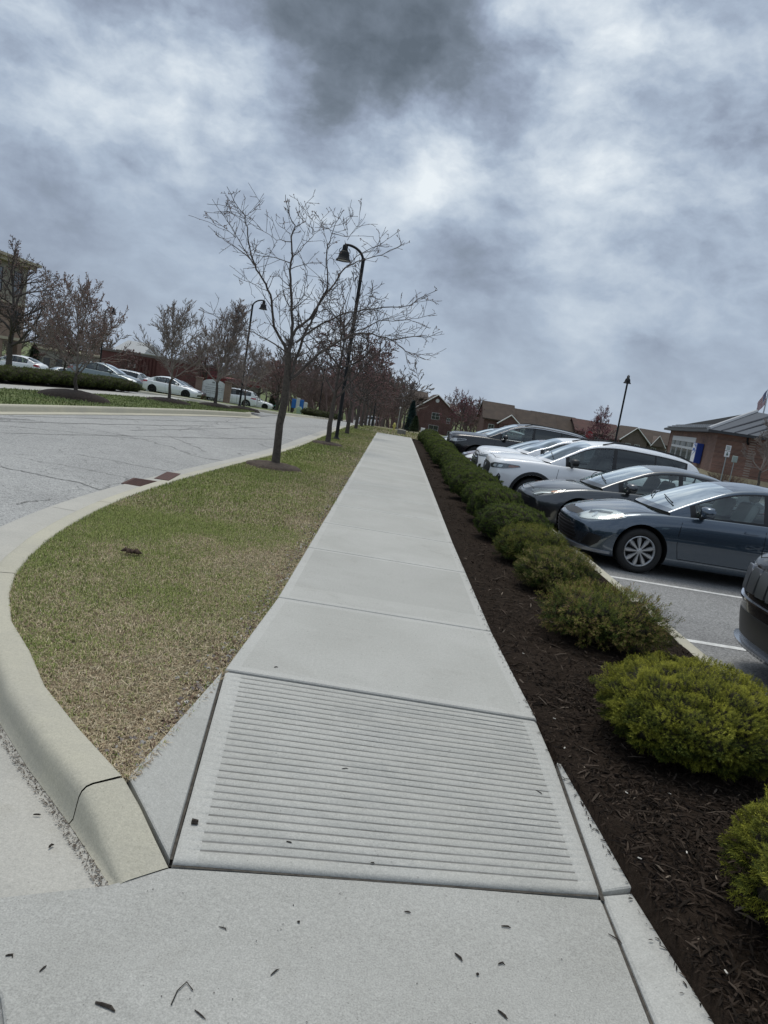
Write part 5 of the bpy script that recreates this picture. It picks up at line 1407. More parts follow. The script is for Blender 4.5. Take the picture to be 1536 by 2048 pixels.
for px, py, L_, w, th in px_list:
    if L_ == 0: continue
    q = P(px, py, 0); r = pray(px, py)
    # land on the local slab height
    z = -.13 if py > 1740 else 0
    for _ in range(6): 
        t = (z-H)/r.z; q = Vector((r.x*t, r.y*t, z)); z = conc_z(q.x, q.y) if px > 300 else (-.148 if py < 1800 else conc_z(q.x, q.y))
    o = bark_piece(q.x, q.y, z, L_, w, R(th+random.uniform(-15, 15)), random.uniform(0, .01))
    if px == 210: tag(o, 'longest dark bark chip lying near the bottom left of the pale concrete', 'bark chip')
    elif py > 1740 and px > 300 or py > 1850: tag(o, 'small dark bark chip lying loose on the broad apron slab nearest the camera', 'bark chip', 'loose bark chips on the apron slab')
    elif px < 300: tag(o, 'small dark bark chip lying in the pale gutter beside the kerb', 'bark chip', 'loose bark chips in the gutter')
    elif py < 1345: tag(o, 'single dark bark chip on the plain walk slab just above the grooved ramp', 'bark chip')
    else: tag(o, 'small dark bark chip lying on the grooved ramp', 'bark chip', 'loose bark chips on the grooved ramp')
r = pray(362, 1990); t = (-.15-H)/r.z; q = r*t
b = MB(); b.tube([(-.015, -.05, .002), (-.012, .0, .003), (.005, .035, .004), (.03, .01, .003)], .0018, 5); o = b.build('twig', M_bark, smooth=True); o.location = (q.x, q.y, conc_z(q.x, q.y)); tag(o, 'thin hooked twig standing out on the pale apron concrete', 'twig')
q = P(390, 1642, -.09); b = MB(); b.tube([(-.012, 0, .008), (.012, 0, .008)], [.011, .009], 6); o = b.build('pebble', M_bark, smooth=True, angle=50); o.location = (q.x, q.y, ramp_plane(q.x, q.y)+.001); tag(o, 'dark stubby pebble on the left edge of the grooved ramp', 'pebble')
q = P(262, 1107, 0)
b = MB()
for i in range(9):
    a = random.uniform(0, 6.28); b.tube([(0, 0, .01), (.05*math.cos(a), .03*math.sin(a), .03), (.09*math.cos(a), .05*math.sin(a), .012)], [.004, .022, .002], 5)
o = b.build('dead_leaf', mat('dead_leaf', (.10, .065, .04), .9, var=(.04, .025, .02), vscale=40), smooth=True); o.location = (q.x, q.y, .0); tag(o, 'crumpled brown dead leaf cluster lying in the green part of the lawn', 'leaf')
# white litter bits in the mulch
M_litter = mat('pale_chip', (.55, .52, .46), .8)
for px, py in [(1128, 1500), (1252, 1590), (1338, 1592), (1278, 1722), (1372, 1710), (1046, 1310), (1108, 1441), (1450, 1950)]:
    q = P(px, py, .01); b = MB(); b.box(-.008, .008, -.003, .003, 0, .004, .001); o = b.build('pale_wood_chip', M_litter); o.location = (q.x, q.y, .02); o.rotation_euler.z = random.uniform(0, 3); o.rotation_euler.x = .3
    tag(o, 'tiny pale wood chip lying on the dark mulch', 'wood chip', 'pale wood chips on the dark mulch')
# ================================================================== TREES
M_trunk = mat('tree_bark', (.105, .088, .072), .92, var=(.055, .046, .038), vscale=14, bump=.9, bscale=35, dist=1)
M_branch = mat('branch_bark', (.10, .085, .075), .9, var=(.05, .04, .036), vscale=8)
M_branch2 = mat('pale_branch_bark', (.27, .23, .20), .9, var=(.19, .16, .14), vscale=3)
M_bud = mat('red_buds', (.27, .14, .135), .8, var=(.18, .11, .10), vscale=6)
M_bud2 = mat('brown_buds', (.28, .18, .15), .85, var=(.20, .13, .11), vscale=5)
M_ring = mat('ring_mulch', (.05, .036, .027), .95, var=(.10, .075, .055), vscale=18, bump=1, bscale=30)
M_ringd = mat('dark_ring_mulch', (.022, .015, .011), .95, var=(.04, .028, .02), vscale=12, bump=1, bscale=30)
def wander(rs, p, d, L_, n, wig, trop):
    pts = [p.copy()]; d = d.normalized()
    for i in range(n):
        d = (d+Vector((rs.gauss(0, wig), rs.gauss(0, wig), rs.gauss(0, wig)+trop))).normalized(); p = p+d*(L_/n); pts.append(p.copy())
    return pts
def grow(rs, mb, p, d, L_, r0, lev, Pm, tips, rmin=.004):
    n = max(3, int(L_/Pm['seg'])); pts = wander(rs, p, d, L_, n, Pm['wig'], Pm['trop'])
    rad = [max(rmin, r0*(1-.75*i/n)) for i in range(n+1)]
    mb.tube(pts, rad, 5 if r0 > .02 else 3, False); tips.append(pts)
    if lev <= 0: return
    k = Pm['kids'][min(lev, len(Pm['kids'])-1)]
    for c in range(k):
        t = Pm['t0']+(1-Pm['t0'])*(c+rs.random())/k; i = min(n-1, int(t*n)); q = pts[i].lerp(pts[i+1], t*n-i)
        dd = (pts[i+1]-pts[i]).normalized(); a = dd.orthogonal().normalized(); a.rotate(Matrix.Rotation(rs.uniform(0, 6.283), 3, dd))
        ang = R(rs.uniform(*Pm['ang'])); nd = dd*math.cos(ang)+a*math.sin(ang); nd.z = nd.z*Pm.get('flat', 1)
        grow(rs, mb, q, nd, L_*rs.uniform(*Pm['lr'])*(1-.35*t), max(rmin, rad[i]*.62), lev-1, Pm, tips, rmin)
def buds(root, tips, m, n, size, rs, name='buds'):
    """small flower/leaf buds clustered on the outer twigs"""
    ps = []; T = [t for t in tips if len(t) > 1]
    for _ in range(n):
        t = rs.choice(T); i = rs.randrange(len(t)-1); ps.append(t[i].lerp(t[i+1], rs.random()))
    p = np.array([tuple(q) for q in ps]); k = len(p); r = np.random.default_rng(int(rs.random()*1e6))
    a = r.normal(size=(k, 3)); a /= np.linalg.norm(a, axis=1)[:, None]; b = np.cross(a, r.normal(size=(k, 3))); b /= np.linalg.norm(b, axis=1)[:, None]; s = size*r.uniform(.5, 1.3, (k, 1)); p = p+r.normal(0, size*.6, (k, 3))
    c = np.cross(a, b)
    V3 = np.stack([p+a*s, p+b*s, p-a*s, p-b*s, p+c*s, p-c*s], 1).reshape(-1, 3); o = np.arange(k)[:, None]*6
    tr = np.concatenate([o+q for q in ([0, 1, 4], [1, 2, 4], [2, 3, 4], [3, 0, 4], [1, 0, 5], [2, 1, 5], [3, 2, 5], [0, 3, 5])])
    return fast_mesh(name, V3, tris=tr, mats=[m], parent=root)
def trunk_mesh(root, pts, rad, m=None):
    b = MB(); P_ = [Vector(p) for p in pts]; b.tube([P_[0]+Vector((0, 0, -.08))]+P_, [rad[0]*1.35]+list(rad), 10)
    o = b.build('trunk', m or M_trunk, root, True, 70)
    for v in o.data.vertices: 
        nz_ = fnoise(tuple(v.co*1.0), 9)*.012; v.co.x += nz_; v.co.y += fnoise((v.co.x, v.co.z, 7), 9)*.012
    return o
def mulch_ring(x, y, r, hh_, m, label, cat='mulch ring', z0=None, ell=1.0, name='mulch_mound', group=None):
    V_ = []; F = []; n = 30; rings = 7; zb = h(x, y) if z0 is None else z0
    V_.append((0, 0, hh_))
    for i in range(1, rings+1):
        t = i/rings
        for k in range(n):
            a = 2*math.pi*k/n; rr2 = r*t*(1+.10*fnoise((math.cos(a)*2, math.sin(a)*2, x), 1)+(.06*fnoise((a*5, x, y), 1) if i == rings else 0))
            V_.append((rr2*math.cos(a)*ell, rr2*math.sin(a), hh_*(1-t*t)**.8+(.016*fnoise((a*3, t*6, y), 1) if i < rings else -.06)))
    F = [(0, 1+k, 1+(k+1) % n) for k in range(n)]
    for i in range(rings-1):
        for k in range(n):
            q = 1+i*n; F.append((q+k, q+n+k, q+n+(k+1) % n, q+(k+1) % n))
    o = mesh_obj(name, V_, F, m, smooth=True); o.location = (x, y, zb); tag(o, label, cat, group); return o

# ---- the bare tree in the foreground: main limbs follow the photograph's tree, each with its own depth
TY = 13.92
def ZX(zx, zy, y): return A(400+zx/3.072, 360+zy/3.072, y)
tree1 = empty('bare_tree', (-2.05, TY, 0)); tag(tree1, 'leafless young tree with wide spreading twigs, nearest on the lawn before the lamp post', 'tree')
orig = Vector((-2.05, TY, 0))
tp = [(465, 1750), (478, 1620), (490, 1500), (505, 1430), (515, 1380), (524, 1300), (535, 1210), (541, 1130), (547, 1060)]
tr_pts = [ZX(a, b, TY)-orig for a, b in tp]; tr_pts[0].z = 0
trunk_mesh(tree1, tr_pts, [.082, .072, .070, .076, .067, .064, .062, .055, .047])
limbs = [  # (points in the enlarged view, start radius, depth drift)
 ([(543, 1065), (500, 985), (455, 905), (440, 740), (405, 640), (345, 550), (312, 460), (292, 330), (278, 220), (232, 165), (165, 40)], .040, -.9),
 ([(547, 1060), (565, 960), (566, 850), (560, 700), (552, 560), (568, 470), (560, 350), (585, 280), (545, 200), (525, 90)], .048, .35),
 ([(548, 1060), (568, 960), (600, 905), (680, 850), (755, 725), (825, 640), (890, 540), (965, 500), (1120, 460), (1260, 385)], .042, .9),
 ([(560, 1210), (596, 1080), (650, 930), (690, 850), (745, 730), (785, 660), (778, 520), (785, 400), (815, 320), (880, 185)], .038, -.5),
 ([(552, 1225), (625, 1165), (735, 1060), (860, 985), (955, 945), (1060, 945), (1180, 985), (1320, 960), (1400, 965), (1490, 930)], .040, 1.2),
 ([(590, 1000), (700, 915), (860, 830), (1010, 795), (1180, 780), (1300, 770), (1340, 730), (1460, 675)], .026, -1.1),
 ([(535, 1060), (420, 985), (330, 935), (250, 905), (120, 855), (0, 785)], .018, .8),
 ([(566, 480), (620, 430), (690, 350), (700, 320), (790, 300), (890, 265)], .014, 1.0),
 ([(955, 930), (1100, 865), (1230, 860), (1340, 850), (1450, 818)], .014, .5),
 ([(860, 575), (960, 470), (1060, 415), (1100, 405), (1215, 318)], .014, -.8),
 ([(315, 490), (215, 410), (150, 370), (98, 335)], .014, .6), ([(330, 520), (240, 370), (190, 280), (125, 190)], .013, -.7), ([(220, 355), (160, 300), (98, 250)], .009, .4),
 ([(278, 222), (320, 195), (345, 165), (385, 125)], .008, .3), ([(275, 235), (215, 170), (155, 92)], .009, -.4), ([(275, 240), (220, 215), (168, 195)], .006, .2),
 ([(555, 330), (500, 290), (465, 250)], .008, -.4), ([(560, 380), (470, 370), (350, 275)], .011, .8), ([(555, 510), (430, 470), (330, 440)], .012, -.7),
 ([(590, 285), (640, 260), (595, 185)], .008, .3), ([(690, 330), (700, 265), (665, 205)], .008, -.2), ([(785, 400), (740, 260), (725, 215)], .008, .3),
 ([(905, 370), (960, 290), (995, 240)], .008, .3), ([(815, 330), (905, 350), (900, 235)], .009, -.3), ([(1190, 990), (1265, 1055), (1300, 1075), (1375, 1098)], .010, .3), ([(1200, 990), (1270, 1060), (1272, 1115)], .006, -.2),
 ([(430, 690), (350, 650), (280, 620), (205, 580)], .009, .5), ([(440, 800), (480, 900), (555, 960)], .008, .2), ([(735, 1060), (700, 1130), (780, 1230)], .008, .8), ([(600, 1080), (660, 1060), (860, 900), (930, 780)], .020, .9),
 ([(620, 1000), (760, 960), (900, 820), (880, 700)], .012, -.4), ([(565, 800), (640, 700), (660, 560), (600, 430)], .014, -.9), ([(500, 985), (490, 860), (490, 670)], .010, -.3), ([(560, 940), (520, 800), (555, 700)], .010, .6)]
bm_ = MB(); tw = MB(); rs = random.Random(21); tips = []
for pts, r0, dr in limbs:
    n = len(pts); y0 = TY+(.25 if dr > 0 else -.2)*(0 if pts[0][1] > 1000 else 1)
    w = [ZX(a, b, y0+dr*(i/(n-1))**1.1)-orig for i, (a, b) in enumerate(pts)]
    w = [Vector((*q,)) for q in w]; dense = []
    for i in range(len(w)-1):
        for k in range(3):
            q = w[i].lerp(w[i+1], k/3)
            if k: q += Vector((rs.gauss(0, .008), rs.gauss(0, .012), rs.gauss(0, .008)))
            dense.append(q)
    dense.append(w[-1]); m = len(dense); rad = [max(.0042, r0*.80*(1-.88*(i/(m-1))**.8)) for i in range(m)]
    bm_.tube(dense, rad, 6 if r0 > .02 else 4, False); tips.append(dense)
    Lt = sum((dense[i+1]-dense[i]).length for i in range(m-1)); k = int(Lt*8)
    for c in range(k):
        t = .18+.80*(c+rs.random())/k; i = min(m-2, int(t*(m-1))); q = dense[i].lerp(dense[i+1], rs.random()); dd = (dense[i+1]-dense[i]).normalized()
        a = Vector((rs.gauss(0, 1), rs.gauss(0, 1), rs.gauss(.05, .35))); a = (a-dd*a.dot(dd)*.3).normalized()
        nd = dd*.75+a*.8
        grow(rs, tw, q, nd, rs.uniform(.22, .85)*(1.15-.8*t), max(.0045, rad[i]*.45), 2 if rs.random() < .25 else 1, dict(seg=.09, wig=.13, trop=.02, kids=[0, 1, 2], t0=.25, ang=(25, 60), lr=(.4, .7)), tips, .0038)
n0 = len(bm_.v); bm_.v += tw.v; bm_.f += [tuple(i+n0 for i in f) for f in tw.f]; bm_.mi += tw.mi
bm_.build('branches', M_branch, tree1, True)
buds(tree1, tips, M_bud2, 1500, .009, rs)
mulch_ring(-2.05, TY-.05, .58, .075, M_ring, 'low brown mulch ring around the foot of the nearest bare tree')

def make_tree(name, hgt, trunk_h, r0, nlimb, Pm, spread, seed, bm=None, nb=0, bs=.02, lm=None, lev=3, rmin=.006, up=(25, 60), lenk=(.45, .62)):
    rs = random.Random(seed); root = empty(name, (0, 0, 0)); tips = []
    tp_ = [Vector((0, 0, 0))]
    for i in range(1, 6): tp_.append(Vector((rs.gauss(0, .006)*i, rs.gauss(0, .006)*i, trunk_h*i/5)))
    trunk_mesh(root, tp_, [r0*(1-.08*i) for i in range(6)])
    mb = MB(); top = tp_[-1]
    # leader
    lead = wander(rs, top, Vector((0, 0, 1)), hgt-trunk_h, 8, .09, .1); mb.tube(lead, [max(rmin, r0*.6*(1-i/8.5)) for i in range(9)], 5, False); tips.append(lead)
    for c in range(nlimb):
        t = c/nlimb; i = min(7, int(t*6.5)); q = (tp_[-1] if c < 3 else lead[i].copy()) if c else tp_[-2].lerp(tp_[-1], .6)
        az = c*2.4+rs.uniform(-.4, .4); el = R(rs.uniform(*up))*(.55+.5*t)+R(10)
        d = Vector((math.cos(az)*math.cos(el), math.sin(az)*math.cos(el), math.sin(el)))
        L_ = (hgt-trunk_h)*rs.uniform(*lenk)*(1-.45*t)*spread
        grow(rs, mb, q, d, L_, r0*.42*(1-.4*t), lev, Pm, tips, rmin)
    mb.build('branches', lm or M_branch, root, True)
    if bm: buds(root, [t for t in tips if len(t) < 8], bm, nb, bs, rs)
    return root
SPREAD = dict(seg=.20, wig=.13, trop=.03, kids=[0, 4, 4, 5], t0=.15, ang=(25, 60), lr=(.48, .72))
PEAR = dict(seg=.20, wig=.10, trop=.10, kids=[0, 5, 5, 6], t0=.10, ang=(18, 48), lr=(.45, .68))
OAKP = dict(seg=.35, wig=.16, trop=.03, kids=[0, 4, 4, 5], t0=.2, ang=(25, 60), lr=(.45, .66))
GV = 'young trees in a row along the grass verge'
trA = make_tree('verge_tree', 4.4, 1.4, .08, 11, SPREAD, 1.25, 31, rmin=.0065, up=(25, 60))
place(trA, True, (-1.74, 21.5, 0), .4, 'bare grey young tree just left of the black lamp post foot', GV); trA['category'] = 'tree'
mulch_ring(-1.74, 21.5, .50, .06, M_ring, 'flat worn mulch ring at the foot of the second verge tree')
trB = make_tree('redbud_tree', 4.0, 1.3, .085, 11, SPREAD, 1.25, 33, M_bud, 4200, .019, rmin=.009, up=(25, 60))
labs = ['red-budded young tree nearest beyond the black lamp post on the verge', 'red-budded verge tree, second beyond the black lamp post', 'red-budded verge tree, third beyond the black lamp post', 'red-budded verge tree, fourth beyond the black lamp post, short of the next lamp']
for i, (x, y, s_) in enumerate([(-1.62, 28.3, 1.0), (-1.60, 34.2, .98), (-1.62, 40.5, 1.03), (-1.66, 48, 1.0)]):
    place(trB, i == 0, (x, y, h(x, y)-.02), i*1.9, labs[i], GV, s_)['category'] = 'tree'
for i, (x, y) in enumerate([(-1.7, 56), (-1.9, 72), (-2.0, 80), (-2.2, 90), (-2.5, 102)]):
    place(trB, False, (x, y, h(x, y)-.02), i*1.3+.5, 'small distant red-budded tree among the far end of the verge row', 'distant red-budded trees at the far end of the verge row', 1.05)['category'] = 'tree'
# far side of the road
GF = 'trees in the verge across the road'
pA = make_tree('street_tree', 2.95, .75, .07, 17, PEAR, 1.45, 41, M_bud2, 5000, .018, M_branch2, rmin=.006, up=(20, 62), lenk=(.50, .68))
place(pA, True, (-9.95, 23.6, 0), .2, 'bare twiggy tree on the biggest dark mulch mound across the road', GF)['category'] = 'tree'
mulch_ring(-9.9, 23.5, 1.05, .25, M_ringd, 'largest dark mulch mound across the road, in front of the hedge', ell=1.1)
pB = make_tree('street_tree', 3.6, .9, .07, 17, PEAR, 1.2, 43, None, 0, .018, M_branch2, rmin=.007, up=(25, 66), lenk=(.50, .66))
place(pB, True, (-8.95, 30.1, 0), .2, 'grey round-crowned bare tree across the road, in front of the white sedan and brick building', GF)['category'] = 'tree'
mulch_ring(-8.9, 30.0, .85, .16, M_ringd, 'dark mulch mound under the grey round-crowned tree across the road', ell=1.1)
pC = make_tree('street_tree', 4.35, 1.0, .08, 20, PEAR, .98, 45, M_bud2, 2500, .018, M_branch2, rmin=.007, up=(35, 72), lenk=(.50, .66))
place(pC, True, (-7.75, 32.9, 0), .9, 'tall narrow-crowned tree across the road beside the white monument sign', GF)['category'] = 'tree'
mulch_ring(-7.7, 32.8, .75, .14, M_ringd, 'dark mulch mound under the tall narrow-crowned tree across the road', ell=1.1)
place(pB, False, (-7.0, 35.4, -.05), 2.2, 'small bare tree across the road in front of the white pickup', GF, .80)['category'] = 'tree'
mulch_ring(-6.95, 35.3, .70, .12, M_ringd, 'dark mulch mound in front of the white pickup across the road', ell=1.1)

# ================================================================== LAMP POSTS
M_post = mat('black_post_paint', (.007, .008, .009), .6, spec=.3); M_bulb = mat('lamp_diffuser', (.35, .35, .33), .4)
def make_lamp(height=5.6, arm=.56, name='lamp_post'):
    root = empty(name, (0, 0, 0))
    b = MB(); b.lathe([(.12, -.05), (.12, .02), (.085, .05), (.062, .10), (.058, .2), (.055, height), (.066, height), (.066, height+.05), (.045, height+.08), (0, height+.09)], 12); b.build('pole', M_post, root, True, 35)
    b = MB(); pts = [(0, 0, height-.12)]
    for i in range(11):
        t = i/10; a = math.pi/2*t; pts.append((arm-.0-arm*math.cos(a) if False else arm*(1-math.cos(a)), 0, height-.05+.44*math.sin(a)))
    pts = [(x, y, z) for x, y, z in pts]; pts.append((arm+.05, 0, height+.385)); b.tube(pts, [.045]+[.040]*10+[.034, .030], 8); b.build('arm', M_post, root, True, 50)
    zt = height+.42; b = MB()
    b.lathe([(0, zt), (.028, zt-.005), (.035, zt-.03), (.075, zt-.05), (.085, zt-.09), (.085, zt-.19), (.098, zt-.195), (.098, zt-.22), (.130, zt-.24), (.150, zt-.27), (.165, zt-.36), (.190, zt-.45), (.235, zt-.50), (.240, zt-.525), (.225, zt-.525), (.18, zt-.45), (.15, zt-.36), (.12, zt-.28), (0, zt-.27)], 20, c=(arm+.05, 0, 0))
    sh_ = b.build('lamp_shade', M_post, root, True, 30)
    b = MB(); b.lathe([(0, zt-.50), (.19, zt-.505), (.19, zt-.49), (0, zt-.47)], 16, c=(arm+.05, 0, 0)); b.build('diffuser', M_bulb, sh_, True, 30)
    for s_ in (-1, 1):
        b = MB(); b.tube([(arm+.05+s_*.11, 0, zt-.14), (arm+.05+s_*.165, 0, zt-.20), (arm+.05+s_*.17, 0, zt-.28)], .012, 5); b.build('yoke', M_post, sh_, True)
    return root
lamp = make_lamp()
GL = 'black bell-shaded lamp posts'
L_ = [((-1.70, 24.2), 180, 'tall black lamp post with bell shade behind the nearest bare tree'), ((-1.66, 64), 180, 'black bell lamp post farther along the near verge among red-budded trees'), ((-2.0, 104), 180, 'tiny farthest lamp post on the near verge beyond the red-budded trees'),
      ((-8.75, 43), 0, 'black bell lamp post across the road in front of the white pickup'), ((-8.3, 84), 0, 'distant lamp post across the road seen between the two nearest verge trees')]
for i, ((x, y), rz, lb) in enumerate(L_): place(lamp, i == 0, (x, y, h(x, y)-.01), R(rz), lb, GL)['category'] = 'lamp post'
# ================================================================== ACROSS THE ROAD
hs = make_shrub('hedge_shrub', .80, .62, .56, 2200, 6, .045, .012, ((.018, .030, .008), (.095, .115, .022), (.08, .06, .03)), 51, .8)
yh = 33.2; i = 0
while yh > 20.5:
    o = hs if i == 0 else copy_tree(hs)
    o.location = (wf(yh)-2.30, yh, h(-12, yh)); o.rotation_euler.z = random.choice([0, math.pi])+random.uniform(-.15, .15); o.scale = (1, 1.02, random.uniform(.95, 1.05))
    tag(o, 'dark clipped block of the long low hedge across the road', 'shrub', 'hedge blocks in a line across the road'); yh -= 1.12; i += 1
def carz(o, x, y, rz, label, cat='car', group='cars parked across the road'):
    o.location = (x, y, h(x, y)-.13); o.rotation_euler.z = rz; tag(o, label, cat, group); return o
def sed(pm, d=0, **k):
    S = sedan_spec(paint=pm, rim='five', **k); r, b, _ = make_car(S, detail=1); sedan_face(r, b, S, 2); return r
X = lambda px, py, Y: A(px, py, Y).x
r = sed(P_white, rimmat=K_rimd); carz(r, X(92, 740, 55)-4.64, 55, 0, 'white sedan with dark wheels facing left, at the left picture edge across the road')
wsed = r
both_y = X(135, 760, 48)
r = sed(P_teal); carz(r, both_y+4.66, 48.0, math.pi-.05, 'grey-green sedan with red tail lamp behind the hedge, facing right')
S = scale_spec(suv_spec(paint=P_silver, rim='five', rails=False), 1.08, 1.03, 1.02); S['wb'] = 2.95; r, b, _ = make_car(S, detail=1); suv_face(r, b, S, 1, arch=False)
svan = r; carz(r, X(292, 760, 64)-4.95, 64, .05, 'silver people carrier beyond the grey-green sedan, its rear to the right')
S = suv_spec(paint=P_white, rim='five', rimmat=K_rimd); r, b, _ = make_car(S, detail=1); suv_face(r, b, S, 0, arch=False); wsuv = r
carz(r, X(308, 770, 76)-4.6, 76, .05, 'white SUV partly behind the silver people carrier, near the red brick wall')
r = copy_tree(wsed); carz(r, X(402, 785, 60), 60, math.pi-.06, 'white sedan facing right, behind the grey round-crowned tree across the road')
r = sed(P_maroon); carz(r, X(412, 785, 66), 66, math.pi-.06, 'dark red sedan just behind the right-facing white sedan across the road')
# pickup with a cap
S = scale_spec(suv_spec(paint=P_white, rim='six', rails=False), 1.24, 1.07, 1.10); S['wb'] = 3.65; S['fo'] = .98; S['Rw'] = .40; S['gap'] = .07
S['wins'] = [(1.75, 2.75), (2.83, 3.45), (3.80, 5.0)]; S['tum'] = .16
r, b, _ = make_car(S, detail=1, name='pickup_truck'); suv_face(r, b, S, 2, arch=False, k=1.06)
both('bed_seam', b, line_poly([(3.62, .45), (3.62, 1.22)], .02), 'side', .002, K_seam, r)
carz(r, X(516, 795, 80)-5.7, 80, .04, 'white pickup truck with a window cap over its bed, beyond the monument sign', 'pickup truck')
r = copy_tree(wsed); carz(r, X(548, 805, 88), 88, math.pi+.1, 'pale sedan sloping down right just past the white pickup tail')
# back rows
r = copy_tree(wsed); carz(r, X(80, 730, 88), 88, 1.0, 'pale sedan far back, directly behind the left-edge white sedan tail')
r = copy_tree(wsed); carz(r, X(128, 736, 92), 90, math.pi, 'pale sedan far back under the dark red-budded tree')
r = copy_tree(wsuv); carz(r, X(176, 738, 98)-4.6, 98, 0, 'white SUV far back, just left of the big mulch mound tree trunk')
r = copy_tree(wsuv); r.location = (A(712, 838, 130).x, 130, h(-5, 130)-.15); r.rotation_euler.z = .15; tag(r, 'distant white SUV crossing the road below the far trees', 'car')
# monument sign
def box_thing(name, x, y, z, dims, m, label, cat, rz=0, bev=.01):
    b = MB(); b.box(-dims[0]/2, dims[0]/2, -dims[1]/2, dims[1]/2, 0, dims[2], bev); o = b.build(name, m); o.location = (x, y, z); o.rotation_euler.z = rz; tag(o, label, cat); return o
def brick(name, c1, c2, mortar, sx=1.0, mscale=1.0):
    if name in MATS: return MATS[name]
    m = mat(name, c1, .9); N = m.node_tree.nodes; L = m.node_tree.links; b = N['Principled BSDF']
    tc = N.new('ShaderNodeTexCoord'); geo = N.new('ShaderNodeNewGeometry'); sep = N.new('ShaderNodeSeparateXYZ'); L.new(tc.outputs['Object'], sep.inputs[0])
    ad = N.new('ShaderNodeMath'); ad.operation = 'ADD'; L.new(sep.outputs[0], ad.inputs[0]); L.new(sep.outputs[1], ad.inputs[1])
    cb = N.new('ShaderNodeCombineXYZ'); L.new(ad.outputs[0], cb.inputs[0]); L.new(sep.outputs[2], cb.inputs[1])
    br = N.new('ShaderNodeTexBrick'); br.inputs['Scale'].default_value = 1.0; br.inputs['Brick Width'].default_value = .22*mscale; br.inputs['Row Height'].default_value = .075*mscale; br.inputs['Mortar Size'].default_value = .009*mscale
    br.inputs['Color1'].default_value = (*c1, 1); br.inputs['Color2'].default_value = (*c2, 1); br.inputs['Mortar'].default_value = (*mortar, 1); L.new(cb.outputs[0], br.inputs['Vector'])
    nz = N.new('ShaderNodeTexNoise'); nz.inputs['Scale'].default_value = .8; nz.inputs['Detail'].default_value = 6; L.new(tc.outputs['Object'], nz.inputs['Vector'])
    mr = N.new('ShaderNodeMapRange'); mr.inputs[1].default_value = .3; mr.inputs[2].default_value = .7; mr.inputs[3].default_value = .8; mr.inputs[4].default_value = 1.2; L.new(nz.outputs['Fac'], mr.inputs[0])
    s_ = N.new('ShaderNodeVectorMath'); s_.operation = 'SCALE'; L.new(br.outputs['Color'], s_.inputs[0]); L.new(mr.outputs[0], s_.inputs['Scale']); L.new(s_.outputs[0], b.inputs['Base Color']); return m
B_red = brick('red_brick', (.125, .036, .032), (.095, .028, .027), (.16, .10, .09)); B_apt = brick('apartment_brick', (.125, .058, .048), (.10, .045, .04), (.17, .13, .115))
B_post = brick('variegated_brick', (.21, .100, .068), (.11, .055, .042), (.27, .22, .18)); B_tan = brick('tan_brick', (.27, .17, .125), (.22, .14, .10), (.30, .25, .21), mscale=1.3)
M_cream = mat('cream_stone', (.48, .42, .31), .85, var=(.40, .35, .26), vscale=1.5); M_stonelt = mat('split_stone', (.50, .42, .27), .85, var=(.38, .32, .20), vscale=3, bump=.5, bscale=8)
M_white = mat('white_painted', (.70, .71, .70), .6, var=(.60, .61, .60), vscale=3); M_glassd = mat('dark_window_glass', (.03, .036, .042), .06, spec=.8); M_frame = mat('white_frame', (.62, .63, .62), .5)
M_shing = mat('brown_shingles', (.080, .060, .047), .95, var=(.058, .045, .037), vscale=.8, bump=.5, bscale=6); M_shingd = mat('dark_shingles', (.026, .028, .030), .95, spec=.05, var=(.040, .041, .042), vscale=6, bump=.6, bscale=14)
M_stucco = mat('tan_stucco', (.30, .27, .215), .9, var=(.25, .225, .18), vscale=1)
sg = empty('monument_sign', (A(425, 790, 68).x, 68, h(-16, 68)-.05)); tag(sg, 'white arched monument sign between two brick piers across the road', 'sign'); sg.rotation_euler.z = .12
for s_ in (-1, 1):
    b = MB(); b.box(-.28, .28, -.28, .28, -.3, 1.85); b.box(-.33, .33, -.33, .33, 1.853, 1.95); o = b.build('pier', B_tan, sg); o.location.x = s_*1.28
b = MB(); n = 14; pts = [(-.98, .35), (.98, .35), (.98, 1.55)]+[(.98*math.cos(math.pi*k/n), 1.55+.38*math.sin(math.pi*k/n)) for k in range(1, n)]+[(-.98, 1.55)]
V3 = [(x, -.08, z) for x, z in pts]+[(x, .08, z) for x, z in pts]; k = len(pts)
b.add(V3, [tuple(range(k)), tuple(range(k, 2*k))[::-1]]+[(q, k+q, k+(q+1) % k, (q+1) % k) for q in range(k)]); pn = b.build('sign_panel', M_white, sg)
ml = mat('faded_lettering', (.22, .22, .22), .8); b = MB(); rs = random.Random(3)
for z, w_ in ((1.45, .62), (1.22, .85), (1.08, .7), (.88, .8), (.72, .6)):
    x = -w_
    while x < w_: l_ = rs.uniform(.05, .16); b.box(x, x+l_, -.092, -.083, z-.02, z+.022); x += l_+.05
b.box(-.14, .10, -.092, -.083, 1.60, 1.72); b.build('lettering', ml, pn)
